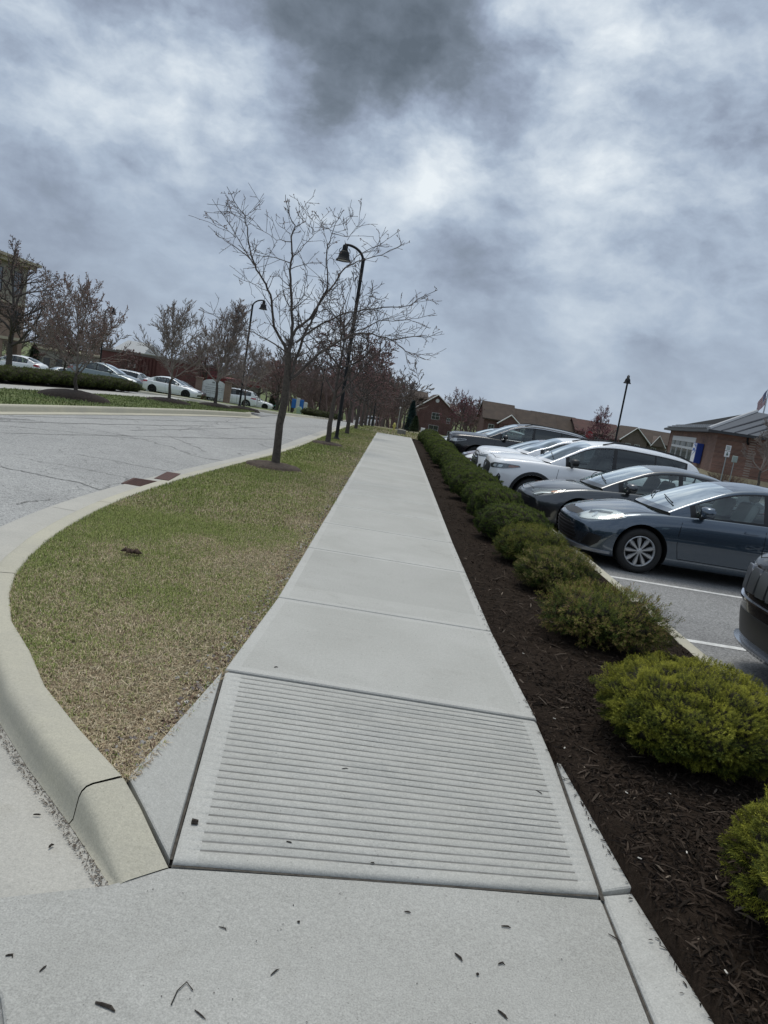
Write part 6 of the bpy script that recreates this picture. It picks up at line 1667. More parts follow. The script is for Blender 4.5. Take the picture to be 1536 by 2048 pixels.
# hydrant, blue information boards, bollards
def hydrant(x, y, z, m, label, s=1.0):
    root = empty('fire_hydrant', (x, y, z), 0, label, 'fire hydrant'); b = MB(); b.lathe([(.15, 0), (.15, .04), (.10, .05), (.10, .45), (.13, .46), (.13, .50), (.11, .55), (.06, .64), (.03, .66), (.03, .70), (0, .70)], 12); b.build('barrel', m, root, True, 35)
    for s_ in (-1, 1): b = MB(); b.tube([(0, 0, .36), (s_*.18, 0, .36)], .055, 8); b.build('nozzle', m, root, True, 40)
    b = MB(); b.tube([(0, 0, .30), (0, -.19, .30)], .07, 8); b.build('nozzle', m, root, True, 40); root.scale = (s,)*3; return root
hydrant(A(551, 820, 92).x, 92, h(-9, 92)+.1, mat('green_hydrant_paint', (.06, .42, .30), .4), 'turquoise green fire hydrant on the corner of the driveway across the road')
xb = A(597, 820, 100).x; zb = h(xb, 100)
bd = empty('notice_board', (xb, 100, zb)); tag(bd, 'low blue and white panelled sign between pale yellow bollards across the road', 'sign')
M_blue = mat('sign_blue', (.03, .16, .50), .5); M_ltgreen = mat('pale_green_paint', (.38, .50, .38), .6); M_yel = mat('pale_yellow_paint', (.65, .58, .30), .6)
for k, (x0, w_, m_, z1) in enumerate([(-1.0, .55, M_blue, 1.8), (-.42, .45, M_white, 2.0), (.06, .5, M_blue, 1.85), (.60, .45, M_white, 1.6)]):
    b = MB(); b.box(x0, x0+w_, -.12, .12, .62, z1, .02); b.build('panel', m_, bd)
for x0 in (-.95, .95): b = MB(); b.box(x0-.04, x0+.04, -.04, .04, -.1, .62); b.build('leg', M_post, bd)
b = MB(); b.box(-.3, .3, -.25, .25, -.1, .8, .03); b.box(-.25, .25, -.2, .2, .803, .95, .03); o = b.build('utility_cabinet', M_ltgreen); o.location = (A(597, 826, 98).x, 98.2, zb); tag(o, 'pale green utility cabinet in front of the blue and white sign', 'utility cabinet')
for px, lb in ((566, 'pale yellow bollard leftmost beside the blue sign'), (573, 'pale yellow bollard between the leftmost one and the green cabinet'), (609, 'pale yellow bollard right of the pale green cabinet')):
    b = MB(); b.lathe([(.10, -.1), (.10, .75), (.07, .83), (0, .85)], 10); o = b.build('bollard', M_yel, smooth=True, angle=40); o.location = (A(px, 826, 97).x, 97, zb); tag(o, lb, 'bollard', 'yellow bollards round the sign')
# low hedges beyond the driveway
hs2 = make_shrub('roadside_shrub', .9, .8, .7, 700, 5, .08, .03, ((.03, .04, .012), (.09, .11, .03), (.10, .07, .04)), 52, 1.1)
for k in range(7):
    o = hs2 if k == 0 else copy_tree(hs2); Y = 74+k*5.0; x = A(640+k*8, 825, Y).x-1.0; o.location = (x, Y, h(x, Y)); o.rotation_euler.z = k; tag(o, 'low rounded shrub in the planting strip past the driveway across the road', 'shrub', 'low shrubs past the driveway across the road')

# ---------------- buildings on the left
def window(parent, x0, x1, z0, z1, y, fm=M_frame, gm=M_glassd, mull=1, hbar=1, dep=.06, t=.06):
    """window facing -y of the local frame at plane y"""
    b = MB(); b.box(x0-t, x1+t, y-dep, y+.02, z0-t, z0-.001); b.box(x0-t, x1+t, y-dep, y+.02, z1+.001, z1+t); b.box(x0-t, x0-.001, y-dep, y+.02, z0, z1); b.box(x1+.001, x1+t, y-dep, y+.02, z0, z1)
    for k in range(1, mull+1): xm = x0+(x1-x0)*k/(mull+1); b.box(xm-.02, xm+.02, y-dep+.01, y+.01, z0, z1)
    for k in range(1, hbar+1): zm = z0+(z1-z0)*k/(hbar+1); b.box(x0, x1, y-dep+.012, y+.008, zm-.02, zm+.02)
    f = b.build('window', fm, parent); g = MB(); g.box(x0, x1, y-.02, y+.01, z0, z1); g.build('pane', gm, f); return f
def frame_at(name, p0, p1, z, label, cat='building', group=None):
    """local x from p0 to p1, local -y faces the camera side"""
    d = Vector((p1[0]-p0[0], p1[1]-p0[1])); return empty(name, (p0[0], p0[1], z), math.atan2(d.y, d.x), label, cat, group), d.length
# tall tan block at the left edge; its front runs along the road
r_, Ln = frame_at('office_building', (-34.8, 52), (-34.8, 70), -2.0, 'tall tan and brick office building with overhanging cornice at the left edge')
# local: x along +Y world, local -y = +X world
b = MB(); b.box(0, Ln, 0, 14, 3.0, 6.3); b.build('brick_wall', B_tan, r_); b = MB(); b.box(0, Ln, 0, 14, 6.302, 9.6); b.build('upper_wall', M_stucco, r_)
b = MB(); b.box(-.4, Ln+.4, -.6, 14.6, 9.6, 9.9); b.box(-.7, Ln+.7, -.9, 14.9, 9.902, 10.15); b.build('cornice', M_cream, r_)
b = MB(); b.box(-.1, Ln+.1, -.12, 14.1, 3.1, 3.35); b.box(-.1, Ln+.1, -.12, 14.1, 6.2, 6.4); b.build('stone_band', M_cream, r_)
b = MB(); b.box(.5, Ln-.5, 1.5, 13.5, -.5, 3.0); b.build('ground_floor', mat('dark_storefront', (.03, .03, .032), .3), r_)
for k in range(6): b = MB(); x = .5+k*(Ln-1)/5; b.box(x-.4, x+.4, -.05, .75, -.6, 3.0); b.build('column', B_tan, r_)
for k in range(5):
    x = 1.6+k*3.5; window(r_, x, x+1.5, 7.1, 9.0, 0, mat('bronze_frame', (.05, .045, .04), .5), mull=1, hbar=1); window(r_, x, x+1.5, 4.0, 5.7, 0, mat('bronze_frame', (.05, .045, .04), .5), mull=1, hbar=1)
for k in range(3): b = MB(); b.box(Ln+.001, Ln+.06, 2+k*4, 3.4+k*4, 4.0, 5.7); b.box(Ln+.001, Ln+.06, 2+k*4, 3.4+k*4, 7.1, 9.0); b.build('end_window', M_glassd, r_)
# long low red brick building
pL, pR = A(196, 720, 92), A(332, 740, 92)
r_, Ln = frame_at('brick_building', (pL.x, 93), (pR.x, 90), -3.2, 'long low red brick building with flat roof behind the cars across the road')
b = MB(); b.box(0, Ln, 0, 12, -.5, 4.7); b.build('wall', B_red, r_); b = MB(); b.box(-.12, Ln+.12, -.12, 12.12, 4.7, 4.95); b.build('coping', mat('brown_coping', (.16, .13, .12), .7), r_)
for k in range(7): b = MB(); x = Ln-.8-k*.5; b.box(x-.07, x+.07, -.10, -.001, -.3, 4.5); b.build('pilaster', mat('dark_red_brick', (.08, .025, .023), .9), r_)
for k in range(2): b = MB(); x = Ln-4.6+k*.8; b.box(x, x+.18, -.2, -.02, 3.2, 3.7); b.build('wall_light', M_white, r_)
pL = A(338, 740, 100); pR = A(470, 760, 100)
r_, Ln = frame_at('strip_building', (pL.x, 100), (pR.x, 98), -3.2, 'low building with dark red fascia and pale wall behind the monument sign')
b = MB(); b.box(0, Ln, 0, 10, -.5, 3.0); b.build('wall', mat('grey_beige_wall', (.26, .24, .21), .9), r_); b = MB(); b.box(-.6, Ln+.6, -.8, 10, 3.002, 3.7); b.build('fascia', mat('dark_red_fascia', (.16, .03, .03), .7), r_)
pL = A(70, 700, 96); pR = A(150, 720, 96)
r_, Ln = frame_at('low_building', (pL.x, 97), (pR.x, 96), -3.0, 'plain grey-beige low wall of a shop between the office building and red brick')
b = MB(); b.box(0, Ln, 0, 8, -.5, 3.4); b.build('wall', mat('grey_beige_wall', (.26, .24, .21), .9), r_); b = MB(); b.box(-.2, Ln+.2, -.2, 8.2, 3.4, 3.65); b.build('roof_edge', M_cream, r_)
for k in range(3): b = MB(); b.box(.8+k*1.8, 1.7+k*1.8, -.04, -.001, .2, 2.4); b.build('window', M_glassd, r_)
pL = A(222, 690, 108); pR = A(278, 695, 108)
r_, Ln = frame_at('pale_house', (pL.x, 110), (pR.x, 110), -3.2, 'pale gabled building peeping over the red brick building')
b = MB(); b.box(0, Ln, 0, 8, 0, 5.2); b.build('wall', M_white, r_); b = MB(); b.add([(-.3, -.4, 5.1), (Ln+.3, -.4, 5.1), (Ln+.3, 8.4, 5.1), (-.3, 8.4, 5.1), (.2, 4, 6.7), (Ln-.2, 4, 6.7)], [(0, 1, 5, 4), (1, 2, 5), (2, 3, 4, 5), (3, 0, 4), (0, 3, 2, 1)]); b.build('roof', mat('pale_grey_roof', (.36, .37, .37), .8), r_)
b = MB(); b.box(Ln*.7, Ln*.7+1.2, -.05, 0, 3.6, 4.6); b.build('window', M_glassd, r_)
# trees over there
oak = make_tree('large_bare_tree', 8.2, 2.2, .24, 20, OAKP, 1.15, 61, M_bud2, 3000, .035, rmin=.014, up=(5, 55), lenk=(.50, .66))
place(oak, True, (A(20, 700, 50).x, 50, -1.2), 0, 'large bare oak with arching twigs in front of the office building, left edge')['category'] = 'tree'
dark = make_tree('red_bud_tree', 4.6, 1.3, .13, 14, SPREAD, 1.3, 63, M_bud, 5000, .030, rmin=.012, up=(12, 55))
for o_, (px, Y, s_, lb) in enumerate([(126, 72, 1.0, 'dark red-budded wide tree behind the pale sedans, left of the big mulch mound tree'), (255, 82, .9, 'red-budded tree in front of the long low red brick wall'), (415, 76, 1.1, 'red-budded tree behind the monument sign'), (560, 84, 1.15, 'reddish tree in the clump behind the pale sedan past the pickup'), (520, 96, 1.3, 'tall reddish tree behind the white pickup cab')]):
    x = A(px, 760, Y).x; place(dark, o_ == 0, (x, Y, h(x, Y)), o_*1.7, lb, None, s_)['category'] = 'tree'
gry = make_tree('bare_grey_tree', 7.0, 1.6, .15, 16, OAKP, 1.0, 65, M_bud2, 2500, .04, M_branch2, rmin=.016, up=(15, 62), lenk=(.48, .64))
for o_, (px, Y, s_, lb) in enumerate([(535, 92, .95, 'bare grey tree standing behind the pale sedan tail'), (590, 112, 1.0, 'bare grey tree behind the blue and white sign'), (625, 118, .95, 'bare grey tree right of the blue and white sign'), (655, 124, .95, 'bare grey tree between the two nearest verge trees, far off'), (185, 104, .9, 'bare grey tree behind the far white SUV'), (300, 118, .75, 'bare grey tree rising behind the right half of the red brick building'), (380, 116, 1.0, 'bare grey tree behind the low building with red fascia'), (445, 112, 1.0, 'bare grey tree above the monument sign right pier'), (485, 122, 1.0, 'bare grey tree above the white pickup'), (90, 100, 1.0, 'bare grey tree beside the right end of the office building')]):
    x = A(px, 780, Y).x; place(gry, o_ == 0, (x, Y, h(x, Y)), o_*2.1, lb, None, s_)['category'] = 'tree'
# lamp posts in the car park
x = A(203, 700, 58).x; place(lamp, False, (x, 58, h(x, 58)-.15), 0, 'black bell lamp post in the car park, behind the big mulch mound tree', GL)['category'] = 'lamp post'
x = A(70, 680, 80).x; b = MB(); b.lathe([(.06, 0), (.05, 5.6), (0, 5.62)], 8); b.box(-.25, .25, -.12, .12, 5.3, 5.4, .02); o = b.build('light_pole', M_post); o.location = (x, 80, h(x, 80)); tag(o, 'thin plain dark pole just right of the office building', 'pole')
# conifers
def conifer(name, hgt, r, pal, seed, label, loc):
    rg = np.random.default_rng(seed); root = empty(name, loc); n = 4200
    t = rg.random(n)**.8; a = rg.uniform(0, 6.283, n); lay = (np.sin(t*34+rg.uniform(-.3, .3, n))*.10+.95)*(1+.12*np.sin(a*5+t*9)); rad = r*(1-t)**.85*lay*(1-rg.random(n)**3*.5)+.03
    p = np.c_[np.cos(a)*rad, np.sin(a)*rad, hgt*(.04+.96*t)]; out = np.c_[np.cos(a), np.sin(a), -.25+rg.normal(0, .35, n)]; out /= np.linalg.norm(out, axis=1)[:, None]; sd_ = np.cross(out, np.array([0, 0, 1.])); s = hgt*.035
    V3 = np.stack([p-sd_*s*.4, p+sd_*s*.4, p+out*s*1.8+np.c_[np.zeros(n), np.zeros(n), rg.normal(0, s*.4, n)]], 1).reshape(-1, 3); c = np.array(pal[0])+(np.array(pal[1])-np.array(pal[0]))*rg.random((n, 1)); 
    b = MB(); b.tube([(0, 0, -.1), (0, 0, hgt*.9)], [hgt*.025, .01], 6); b.build('trunk', M_trunk, root)
    b = MB(); b.lathe([(r*.72, .1), (r*.7, hgt*.15), (r*.35, hgt*.55), (.01, hgt*.93)], 10); b.build('inner_foliage', M_shcore, root, True)
    fast_mesh('foliage', V3, tris=np.arange(3*n).reshape(-1, 3), mats=[M_needle], cols=np.repeat(c, 3, 0), parent=root); tag(root, label, 'tree'); return root
x = A(66, 730, 86).x; conifer('evergreen_tree', 3.4, 1.6, ((.010, .018, .010), (.03, .045, .02)), 3, 'dark spreading evergreen beside the office building columns', (x, 86, h(x, 86)))
x = A(555, 805, 110).x; conifer('evergreen_tree', 2.6, 1.2, ((.015, .025, .012), (.03, .045, .02)), 4, 'dark little evergreen behind the turquoise hydrant', (x, 106, h(x, 106)))
# standing person behind the white sedan
def person(x, y, z, label):
    root = empty('person', (x, y, z), 0, label, 'person')
    J = {'pel': (0, 0, .95), 'sp': (0, .0, 1.15), 'ch': (0, 0, 1.35), 'nk': (0, 0, 1.47), 'hd': (0, -.01, 1.58), 'ht': (0, -.01, 1.70),
         'sl': (-.17, 0, 1.41), 'el': (-.22, .02, 1.14), 'hl': (-.16, -.16, 1.0), 'sr': (.17, 0, 1.41), 'er': (.23, .02, 1.14), 'hr': (.18, -.12, .98),
         'pl': (-.09, 0, .90), 'kl': (-.10, -.02, .50), 'al': (-.10, .02, .08), 'tl': (-.11, -.13, .03), 'pr': (.09, 0, .90), 'kr': (.10, -.02, .50), 'ar': (.11, .02, .08), 'tr': (.12, -.13, .03)}
    Rr = dict(pel=.13, sp=.12, ch=.135, nk=.05, hd=.075, ht=.07, sl=.055, el=.042, hl=.032, sr=.055, er=.042, hr=.032, pl=.085, kl=.055, al=.038, tl=.035, pr=.085, kr=.055, ar=.038, tr=.035)
    def skin(nm, keys, eds, m, sc_=1.0):
        me = bpy.data.meshes.new(nm); me.from_pydata([J[k] for k in keys], [(keys.index(a), keys.index(b_)) for a, b_ in eds], []); o = bpy.data.objects.new(nm, me); COL.objects.link(o)
        sk = o.modifiers.new('k', 'SKIN'); sk.use_smooth_shade = True; me.skin_vertices[0].data[0].use_root = True
        for q, k in enumerate(keys): me.skin_vertices[0].data[q].radius = (Rr[k]*sc_, Rr[k]*sc_*(.72 if k in ('pel', 'sp', 'ch') else 1))
        su = o.modifiers.new('s', 'SUBSURF'); su.levels = 1; apply_mods(o); o.data.materials.clear(); o.data.materials.append(m); o.parent = root; return o
    keys = list(J); skin('body', keys, [('pel', 'sp'), ('sp', 'ch'), ('ch', 'nk'), ('nk', 'hd'), ('hd', 'ht'), ('ch', 'sl'), ('sl', 'el'), ('el', 'hl'), ('ch', 'sr'), ('sr', 'er'), ('er', 'hr'), ('pel', 'pl'), ('pl', 'kl'), ('kl', 'al'), ('al', 'tl'), ('pel', 'pr'), ('pr', 'kr'), ('kr', 'ar'), ('ar', 'tr')], mat('skin', (.40, .24, .17), .6))
    skin('shirt', ['pel', 'sp', 'ch', 'sl', 'el', 'sr', 'er'], [('pel', 'sp'), ('sp', 'ch'), ('ch', 'sl'), ('sl', 'el'), ('ch', 'sr'), ('sr', 'er')], mat('pale_pink_cloth', (.60, .50, .52), .9), 1.12)
    skin('trousers', ['pel', 'pl', 'kl', 'al', 'pr', 'kr', 'ar'], [('pel', 'pl'), ('pl', 'kl'), ('kl', 'al'), ('pel', 'pr'), ('pr', 'kr'), ('kr', 'ar')], mat('dark_cloth', (.02, .02, .025), .9), 1.14)
    b = MB(); b.M = Matrix.Translation((0, .02, 1.64)) @ Matrix.Diagonal((1, 1.1, 1.1, 1)); b.lathe([(0, .10), (.06, .085), (.088, .03), (.09, -.04), (.08, -.12), (.0, -.12)], 12); b.build('hair', mat('dark_hair', (.015, .011, .010), .7), root, True)
    return root
x = A(15, 705, 62).x; person(x, 62, h(x, 62)-.12, 'dark-haired person in a pale top standing behind the left-edge white sedan')
# ================================================================== TO THE RIGHT AND STRAIGHT AHEAD
zg = h(0, 47)-.32
Cn = (20.25, 47.5); E_ = (A(1341, 870, 69).x, 69.0); Rn = (28.6, 38.6)
eave = 2.72; wt = eave-.10
bld = empty('service_building', (0, 0, 0)); tag(bld, 'brick service building with glass doors and hipped metal and shingle roof at right', 'building')
def wallq(b, p, q, z0, z1, t=.2, out=0.0):
    d = Vector((q[0]-p[0], q[1]-p[1])).normalized(); n_ = Vector((d.y, -d.x)); 
    a0 = Vector(p)+n_*out; a1 = Vector(q)+n_*out; b0 = a0-n_*t; b1 = a1-n_*t
    b.add([(*a0, z0), (*a1, z0), (*b1, z0), (*b0, z0), (*a0, z1), (*a1, z1), (*b1, z1), (*b0, z1)], [(0, 3, 2, 1), (4, 5, 6, 7), (0, 1, 5, 4), (1, 2, 6, 5), (2, 3, 7, 6), (3, 0, 4, 7)])
def lerp2(p, q, t): return (p[0]+(q[0]-p[0])*t, p[1]+(q[1]-p[1])*t)
# along the left wall: t=0 at far end, 1 at the corner
dv0 = .10; dv1 = .66
b = MB(); zlow = -2.2; zst = zg+.95
wallq(b, E_, lerp2(E_, Cn, dv0), zst, wt); wallq(b, lerp2(E_, Cn, dv1), Cn, zst, wt); wallq(b, Cn, Rn, zst, wt); wallq(b, lerp2(E_, Cn, dv0), lerp2(E_, Cn, dv1), zg+2.95, wt)
b.build('wall', B_post, bld)
for a_, b_ in ((E_, lerp2(E_, Cn, dv0)), (lerp2(E_, Cn, dv1), Cn), (Cn, Rn)): b = MB(); wallq(b, a_, b_, zlow, zst-.002, .24, .04); b.build('stone_base', M_stonelt, bld)
back = [(36, 62), (40, 44)]
b = MB(); wallq(b, Rn, back[1], zlow, wt); wallq(b, back[1], back[0], zlow, wt); wallq(b, back[0], E_, zlow, wt); b.build('rear_wall', B_post, bld)
# doors
dp = lerp2(E_, Cn, dv0); dq = lerp2(E_, Cn, dv1); dd = Vector((dq[0]-dp[0], dq[1]-dp[1])); W_ = dd.length; ent = empty('entrance', (dp[0], dp[1], zg-.15), math.atan2(dd.y, dd.x)); ent.parent = bld
b = MB(); b.box(0, W_, -.03, .15, 3.0, 3.12); b.box(0, W_, -.02, .12, 2.20, 2.38)
for k in range(5): x = W_*k/4; b.box(max(0, x-.06), min(W_, x+.06), -.025, .13, 0, 2.998)
b.box(0, W_, -.02, .12, 0, .12); 
for k in range(8): x = W_*(k+.5)/8; b.box(x-.03, x+.03, -.02, .11, 2.385, 2.995)
b.box(0, W_, -.04, .15, 2.75, 2.995); b.build('door_frame', M_frame, ent)
M_dglass = mat('entrance_glass', (.10, .12, .115), .08, spec=.8, var=(.20, .24, .23), vscale=1.3)
for k in range(4): b = MB(); b.box(W_*k/4+.07, W_*(k+1)/4-.07, .02, .05, .13, 2.19); b.build('door_leaf', M_dglass, ent)
b = MB(); b.box(.07, W_-.07, .06, .09, 2.385, 2.745); b.build('transom', M_dglass, ent)
for k in range(4):
    b = MB(); b.box(W_*(k+.5)/4-.18, W_*(k+.5)/4+.12, .0, .019, .5, 1.0); b.build('door_notice', M_white if k == 3 else mat('red_notice', (.4, .08, .06), .7), ent) if k in (1, 3) else None
# eaves and roof
def outp(p, k): return p
n1 = Vector((Cn[0]-E_[0], Cn[1]-E_[1])).normalized(); o1 = Vector((n1.y, -n1.x)); n2 = Vector((Rn[0]-Cn[0], Rn[1]-Cn[1])).normalized(); o2 = Vector((n2.y, -n2.x))
if o1.x > 0: o1 = -o1
if o2.y > 0: o2 = -o2
Eo = Vector(E_)+o1*.6-n1*.6; Co = Vector(Cn)+(o1+o2).normalized()*.75; Ro = Vector(Rn)+o2*.6+n2*.5; Bo = Vector(back[1])+Vector((.5, -.5)); Fo = Vector(back[0])+Vector((.3, .6))
ap = A(1513, 824, 53.5); ap2 = Vector((ap.x+7, ap.y+1.5, ap.z))
ring = [Eo, Co, Ro, Bo, Fo]
b = MB(); b.add([(*p, eave-.10) for p in ring]+[(*p, eave+.06) for p in ring], [(0, 4, 3, 2, 1)]+[(i, (i+1) % 5, 5+(i+1) % 5, 5+i) for i in range(5)]); b.build('eave', mat('dark_gutter', (.035, .037, .04), .5), bld)
b = MB(); b.add([(*Eo, eave+.062), (*Co, eave+.062), tuple(ap), (*Fo, eave+.062), tuple(ap2)], [(0, 1, 2), (3, 0, 2, 4)]); b.build('shingle_roof', M_shingd, bld)
M_metal = mat('metal_roof', (.075, .085, .10), .6, metal=.1, spec=.2); b = MB(); b.add([(*Co, eave+.062), (*Ro, eave+.062), (*Bo, eave+.062), tuple(ap), tuple(ap2), (*Fo, eave+.062)], [(0, 1, 3), (1, 4, 3), (1, 2, 4), (2, 5, 4)]); b.build('metal_roof', M_metal, bld)
b = MB(); b.tube([(*Co, eave+.10), tuple(ap+Vector((0, 0, .05)))], .13, 6); b.build('hip_cap', mat('light_hip_cap', (.36, .37, .38), .5), bld)
b = MB()
for k in range(1, 16):
    t = k/16; p = Co.lerp(Ro, t); 
    # seam runs straight up the slope until the hip
    lo = Vector((*p, eave+.08)); top_ = Vector((ap.x, ap.y, ap.z)); inward = -o2; s_max = 6.0
    nrm = (Vector((*Ro, eave))-Vector((*Co, eave))).cross(top_-Vector((*Co, eave))).normalized(); up = Vector((inward.x, inward.y, 0)); up -= nrm*up.dot(nrm); up.normalize()
    # limit by the two slanting edges of the triangle
    def ycoord(v): w_ = v-Vector((*Co, eave)); return w_.dot(Vector((n2.x, n2.y, 0))), w_.dot(up)
    au, av = ycoord(top_); lu, lv = ycoord(lo); Lr = (Ro-Co).length
    mx_ = av*lu/au if lu < au else av*(Lr-lu)/(Lr-au)
    b.tube([lo, lo+up*max(.1, mx_-.05)+Vector((0, 0, .01))], .045, 4)
b.build('roof_seam', mat('dark_seam', (.05, .05, .058), .5), bld)
# snow guards
b = MB(); nn_ = (Vector((*Co, eave))-Vector((*Eo, eave))).cross(ap-Vector((*Eo, eave))).normalized(); 
if nn_.z < 0: nn_ = -nn_
for row, (f0, f1) in enumerate(((.05, .95), (.12, .90), (.20, .84))):
    q0 = Vector((*Eo, eave+.09)).lerp(ap, .05+.055*row); q1 = Vector((*Co, eave+.09)).lerp(ap, .05+.055*row)
    for k in range(26): p = q0.lerp(q1, (k+.5+.3*(row % 2))/26); b.box(p.x-.07, p.x+.07, p.y-.05, p.y+.05, p.z, p.z+.09)
b.build('snow_guards', mat('snow_guard', (.42, .43, .44), .5), bld)
# outlet spouts on the right wall, lantern
for t, w_ in ((.16, .10), (.44, .12)):
    p = Vector(lerp2(Cn, Rn, t)); b = MB(); b.tube([(p.x+o2.x*.30, p.y+o2.y*.30, eave-.05), (p.x+o2.x*.25, p.y+o2.y*.25, eave-.35), (p.x+o2.x*.02, p.y+o2.y*.02, eave-.5)], w_*.6, 6); b.build('downspout', mat('light_hip_cap', (.36, .37, .38), .5) if t > .3 else M_post, bld)
# blue and white box sign on the wall
sp_ = lerp2(E_, Cn, .76); sgn = empty('wall_sign', (sp_[0]+o1.x*.02, sp_[1]+o1.y*.02, zg+1.25), math.atan2(n1.y, n1.x)); tag(sgn, 'blue box sign with white face and blue bird emblem beside the glass doors', 'sign')
b = MB(); b.box(0, 1.55, -.45, -.02, 0, 1.35, .02); b.build('sign_box', mat('postal_blue', (.015, .05, .28), .4), sgn)
b = MB(); b.box(.05, 1.50, -.470, -.452, .05, 1.30); fc = b.build('sign_face', mat('sign_white', (.75, .76, .77), .5), sgn)
mb_ = mat('emblem_blue', (.02, .09, .38), .5); b = MB()
def flat(pts): b.add([(x, -.476, z) for x, z in pts]+[(x, -.472, z) for x, z in pts], [tuple(range(len(pts))), tuple(range(len(pts), 2*len(pts)))[::-1]]+[(i, len(pts)+i, len(pts)+(i+1) % len(pts), (i+1) % len(pts)) for i in range(len(pts))])
flat([(.35, 1.25), (1.46, 1.25), (1.46, .98), (1.05, 1.12)]); flat([(.22, .78), (.42, 1.0), (1.05, 1.0), (1.20, .86), (1.0, .80), (.70, .86), (.55, .78)]); flat([(.10, .42), (.16, .44), (1.46, .92), (1.46, .80)]); b.build('emblem', mb_, fc)
# signs in front of that wall
def post(b, x, y, z0, z1, r=.03): b.tube([(x, y, z0), (x, y, z1)], r, 6)
pk = A(1441, 962, 43); zt = A(1453, 890, 43).z; rt_ = empty('parking_sign', (pk.x, 43, zg+.1)); tag(rt_, 'white parking notice with a lower square panel on a steel post by the brick wall', 'sign'); H1 = zt-zg-.1
b = MB(); post(b, 0, 0, -.3, H1); b.build('post', mat('galvanised', (.30, .33, .32), .5, metal=.4), rt_)
b = MB(); b.box(-.15, .15, -.05, -.03, H1-.30, H1); pa = b.build('upper_panel', M_white, rt_); b = MB(); b.box(-.15, .15, -.05, -.03, H1-.66, H1-.33); pb = b.build('lower_panel', M_white, rt_)
b = MB(); 
for k in range(3): b.box(-.10, .10, -.056, -.051, H1-.10-.07*k, H1-.07-.07*k)
b.build('lettering', mat('sign_green_ink', (.06, .12, .09), .7), pa); b = MB(); b.lathe([(0, -.056), (.03, -.056), (.03, -.051)], 10, 'y', (0, 0, H1-.42)); b.box(-.05, .05, -.056, -.051, H1-.58, H1-.46); b.build('symbol', mat('sign_green_ink', (.06, .12, .09), .7), pb)
pk = A(1463, 945, 44); zt = A(1471, 912, 44).z; rt_ = empty('meter_box', (pk.x, 44, zg+.1)); tag(rt_, 'grey-green meter box on a short post right of the white parking notice', 'meter box'); H1 = zt-zg-.1
b = MB(); post(b, 0, 0, -.3, H1-.2, .025); b.build('post', mat('galvanised', (.30, .33, .32), .5, metal=.4), rt_); b = MB(); b.box(-.14, .14, -.10, .06, H1-.38, H1, .02); b.build('box', mat('grey_green_metal', (.28, .34, .31), .5), rt_)
# bare shrubs by the wall
M_dry = mat('dry_twigs', (.17, .11, .08), .9, var=(.11, .07, .05), vscale=4)
def twig_bush(name, r, hh_, n, seed, m):
    rs = random.Random(seed); b = MB()
    for k in range(n):
        a = rs.uniform(0, 6.28); e = rs.uniform(.25, 1); d = Vector((math.cos(a)*e, math.sin(a)*e, 1.1)); p = wander(rs, Vector((math.cos(a)*.1, math.sin(a)*.1, 0)), d, hh_*rs.uniform(.6, 1.2), 4, .15, -.02); b.tube(p, [.014, .011, .009, .007, .005], 3, False)
        for q in range(4): z = rs.choice(p[1:]); b.tube(wander(rs, z, d+Vector((rs.gauss(0, .6), rs.gauss(0, .6), rs.gauss(0, .3))), hh_*.35, 2, .2, 0), [.007, .006, .004], 3, False)
    return b.build(name, m)
tb = twig_bush('bare_shrub', .8, 1.1, 60, 5, M_dry)
for i, (px, Y, s_, lb) in enumerate([(1452, 44.5, 1.1, 'tangled bare shrub behind the parking notice post'), (1488, 43, .75, 'low reddish-brown twiggy shrub under the right brick wall'), (1502, 42.6, .7, 'low twiggy shrub at the foot of the right-edge bare tree'), (1440, 46, .9, 'bare shrub against the stone base at the building corner')]):
    o = tb if i == 0 else copy_tree(tb); p = A(px, 960, Y); o.location = (p.x, Y, zg); o.scale = (s_,)*3; o.rotation_euler.z = i; tag(o, lb, 'shrub', 'bare shrubs along the brick wall')
et = make_tree('bare_tree', 4.6, 1.5, .09, 12, PEAR, .85, 71, None, 0, .02, M_branch2, rmin=.007, up=(35, 70))
p = A(1513, 975, 38); place(et, True, (p.x, 38, zg+.2), 0, 'slim bare tree in front of the brick building at the right edge')['category'] = 'tree'
# flag
fp = A(1533, 800, 58); fl = empty('flagpole', (fp.x, 58, zg-.3)); tag(fl, 'pale flagpole flying a flag at the right picture edge', 'flagpole')
b = MB(); b.lathe([(.07, 0), (.05, 8.2), (.10, 8.22), (.12, 8.32), (.08, 8.42), (0, 8.45)], 10); b.build('pole', mat('pole_silver', (.55, .56, .58), .4, metal=.5), fl, True, 40)
zt = A(1533, 776, 58).z-(zg-.3)
def make_flag():
    nx, nz = 26, 13; V3 = []; F3 = []; mi = []; Lf, Hf = 1.6, 1.0
    for i in range(nx+1):
        for j in range(nz+1):
            u, v = i/nx, j/nz; ang = R(62); sag = u*Lf
            x = -.06-sag*math.cos(ang)*.75-.05*math.sin(v*5+u*4); z = zt-.05-v*Hf*1.1-sag*math.sin(ang)*.85; y = .10*math.sin(u*9+v*2.5)*(u+.15)
            V3.append((x, y, z))
    for i in range(nx):
        for j in range(nz):
            q = i*(nz+1)+j; F3.append((q, q+1, q+nz+2, q+nz+1)); can = i < nx*.4 and j < 7; mi.append(2 if can and not (i % 2 == 0 and j % 2 == 1) else (1 if can else (0 if j % 2 == 0 else 1)))
    o = mesh_obj('flag', V3, F3, [mat('flag_red', (.30, .012, .02), .8), mat('flag_white', (.72, .72, .72), .8), mat('flag_blue', (.02, .03, .14), .8)], fl, True, mi); s = o.modifiers.new('t', 'SOLIDIFY'); s.thickness = .004; return o
make_flag()
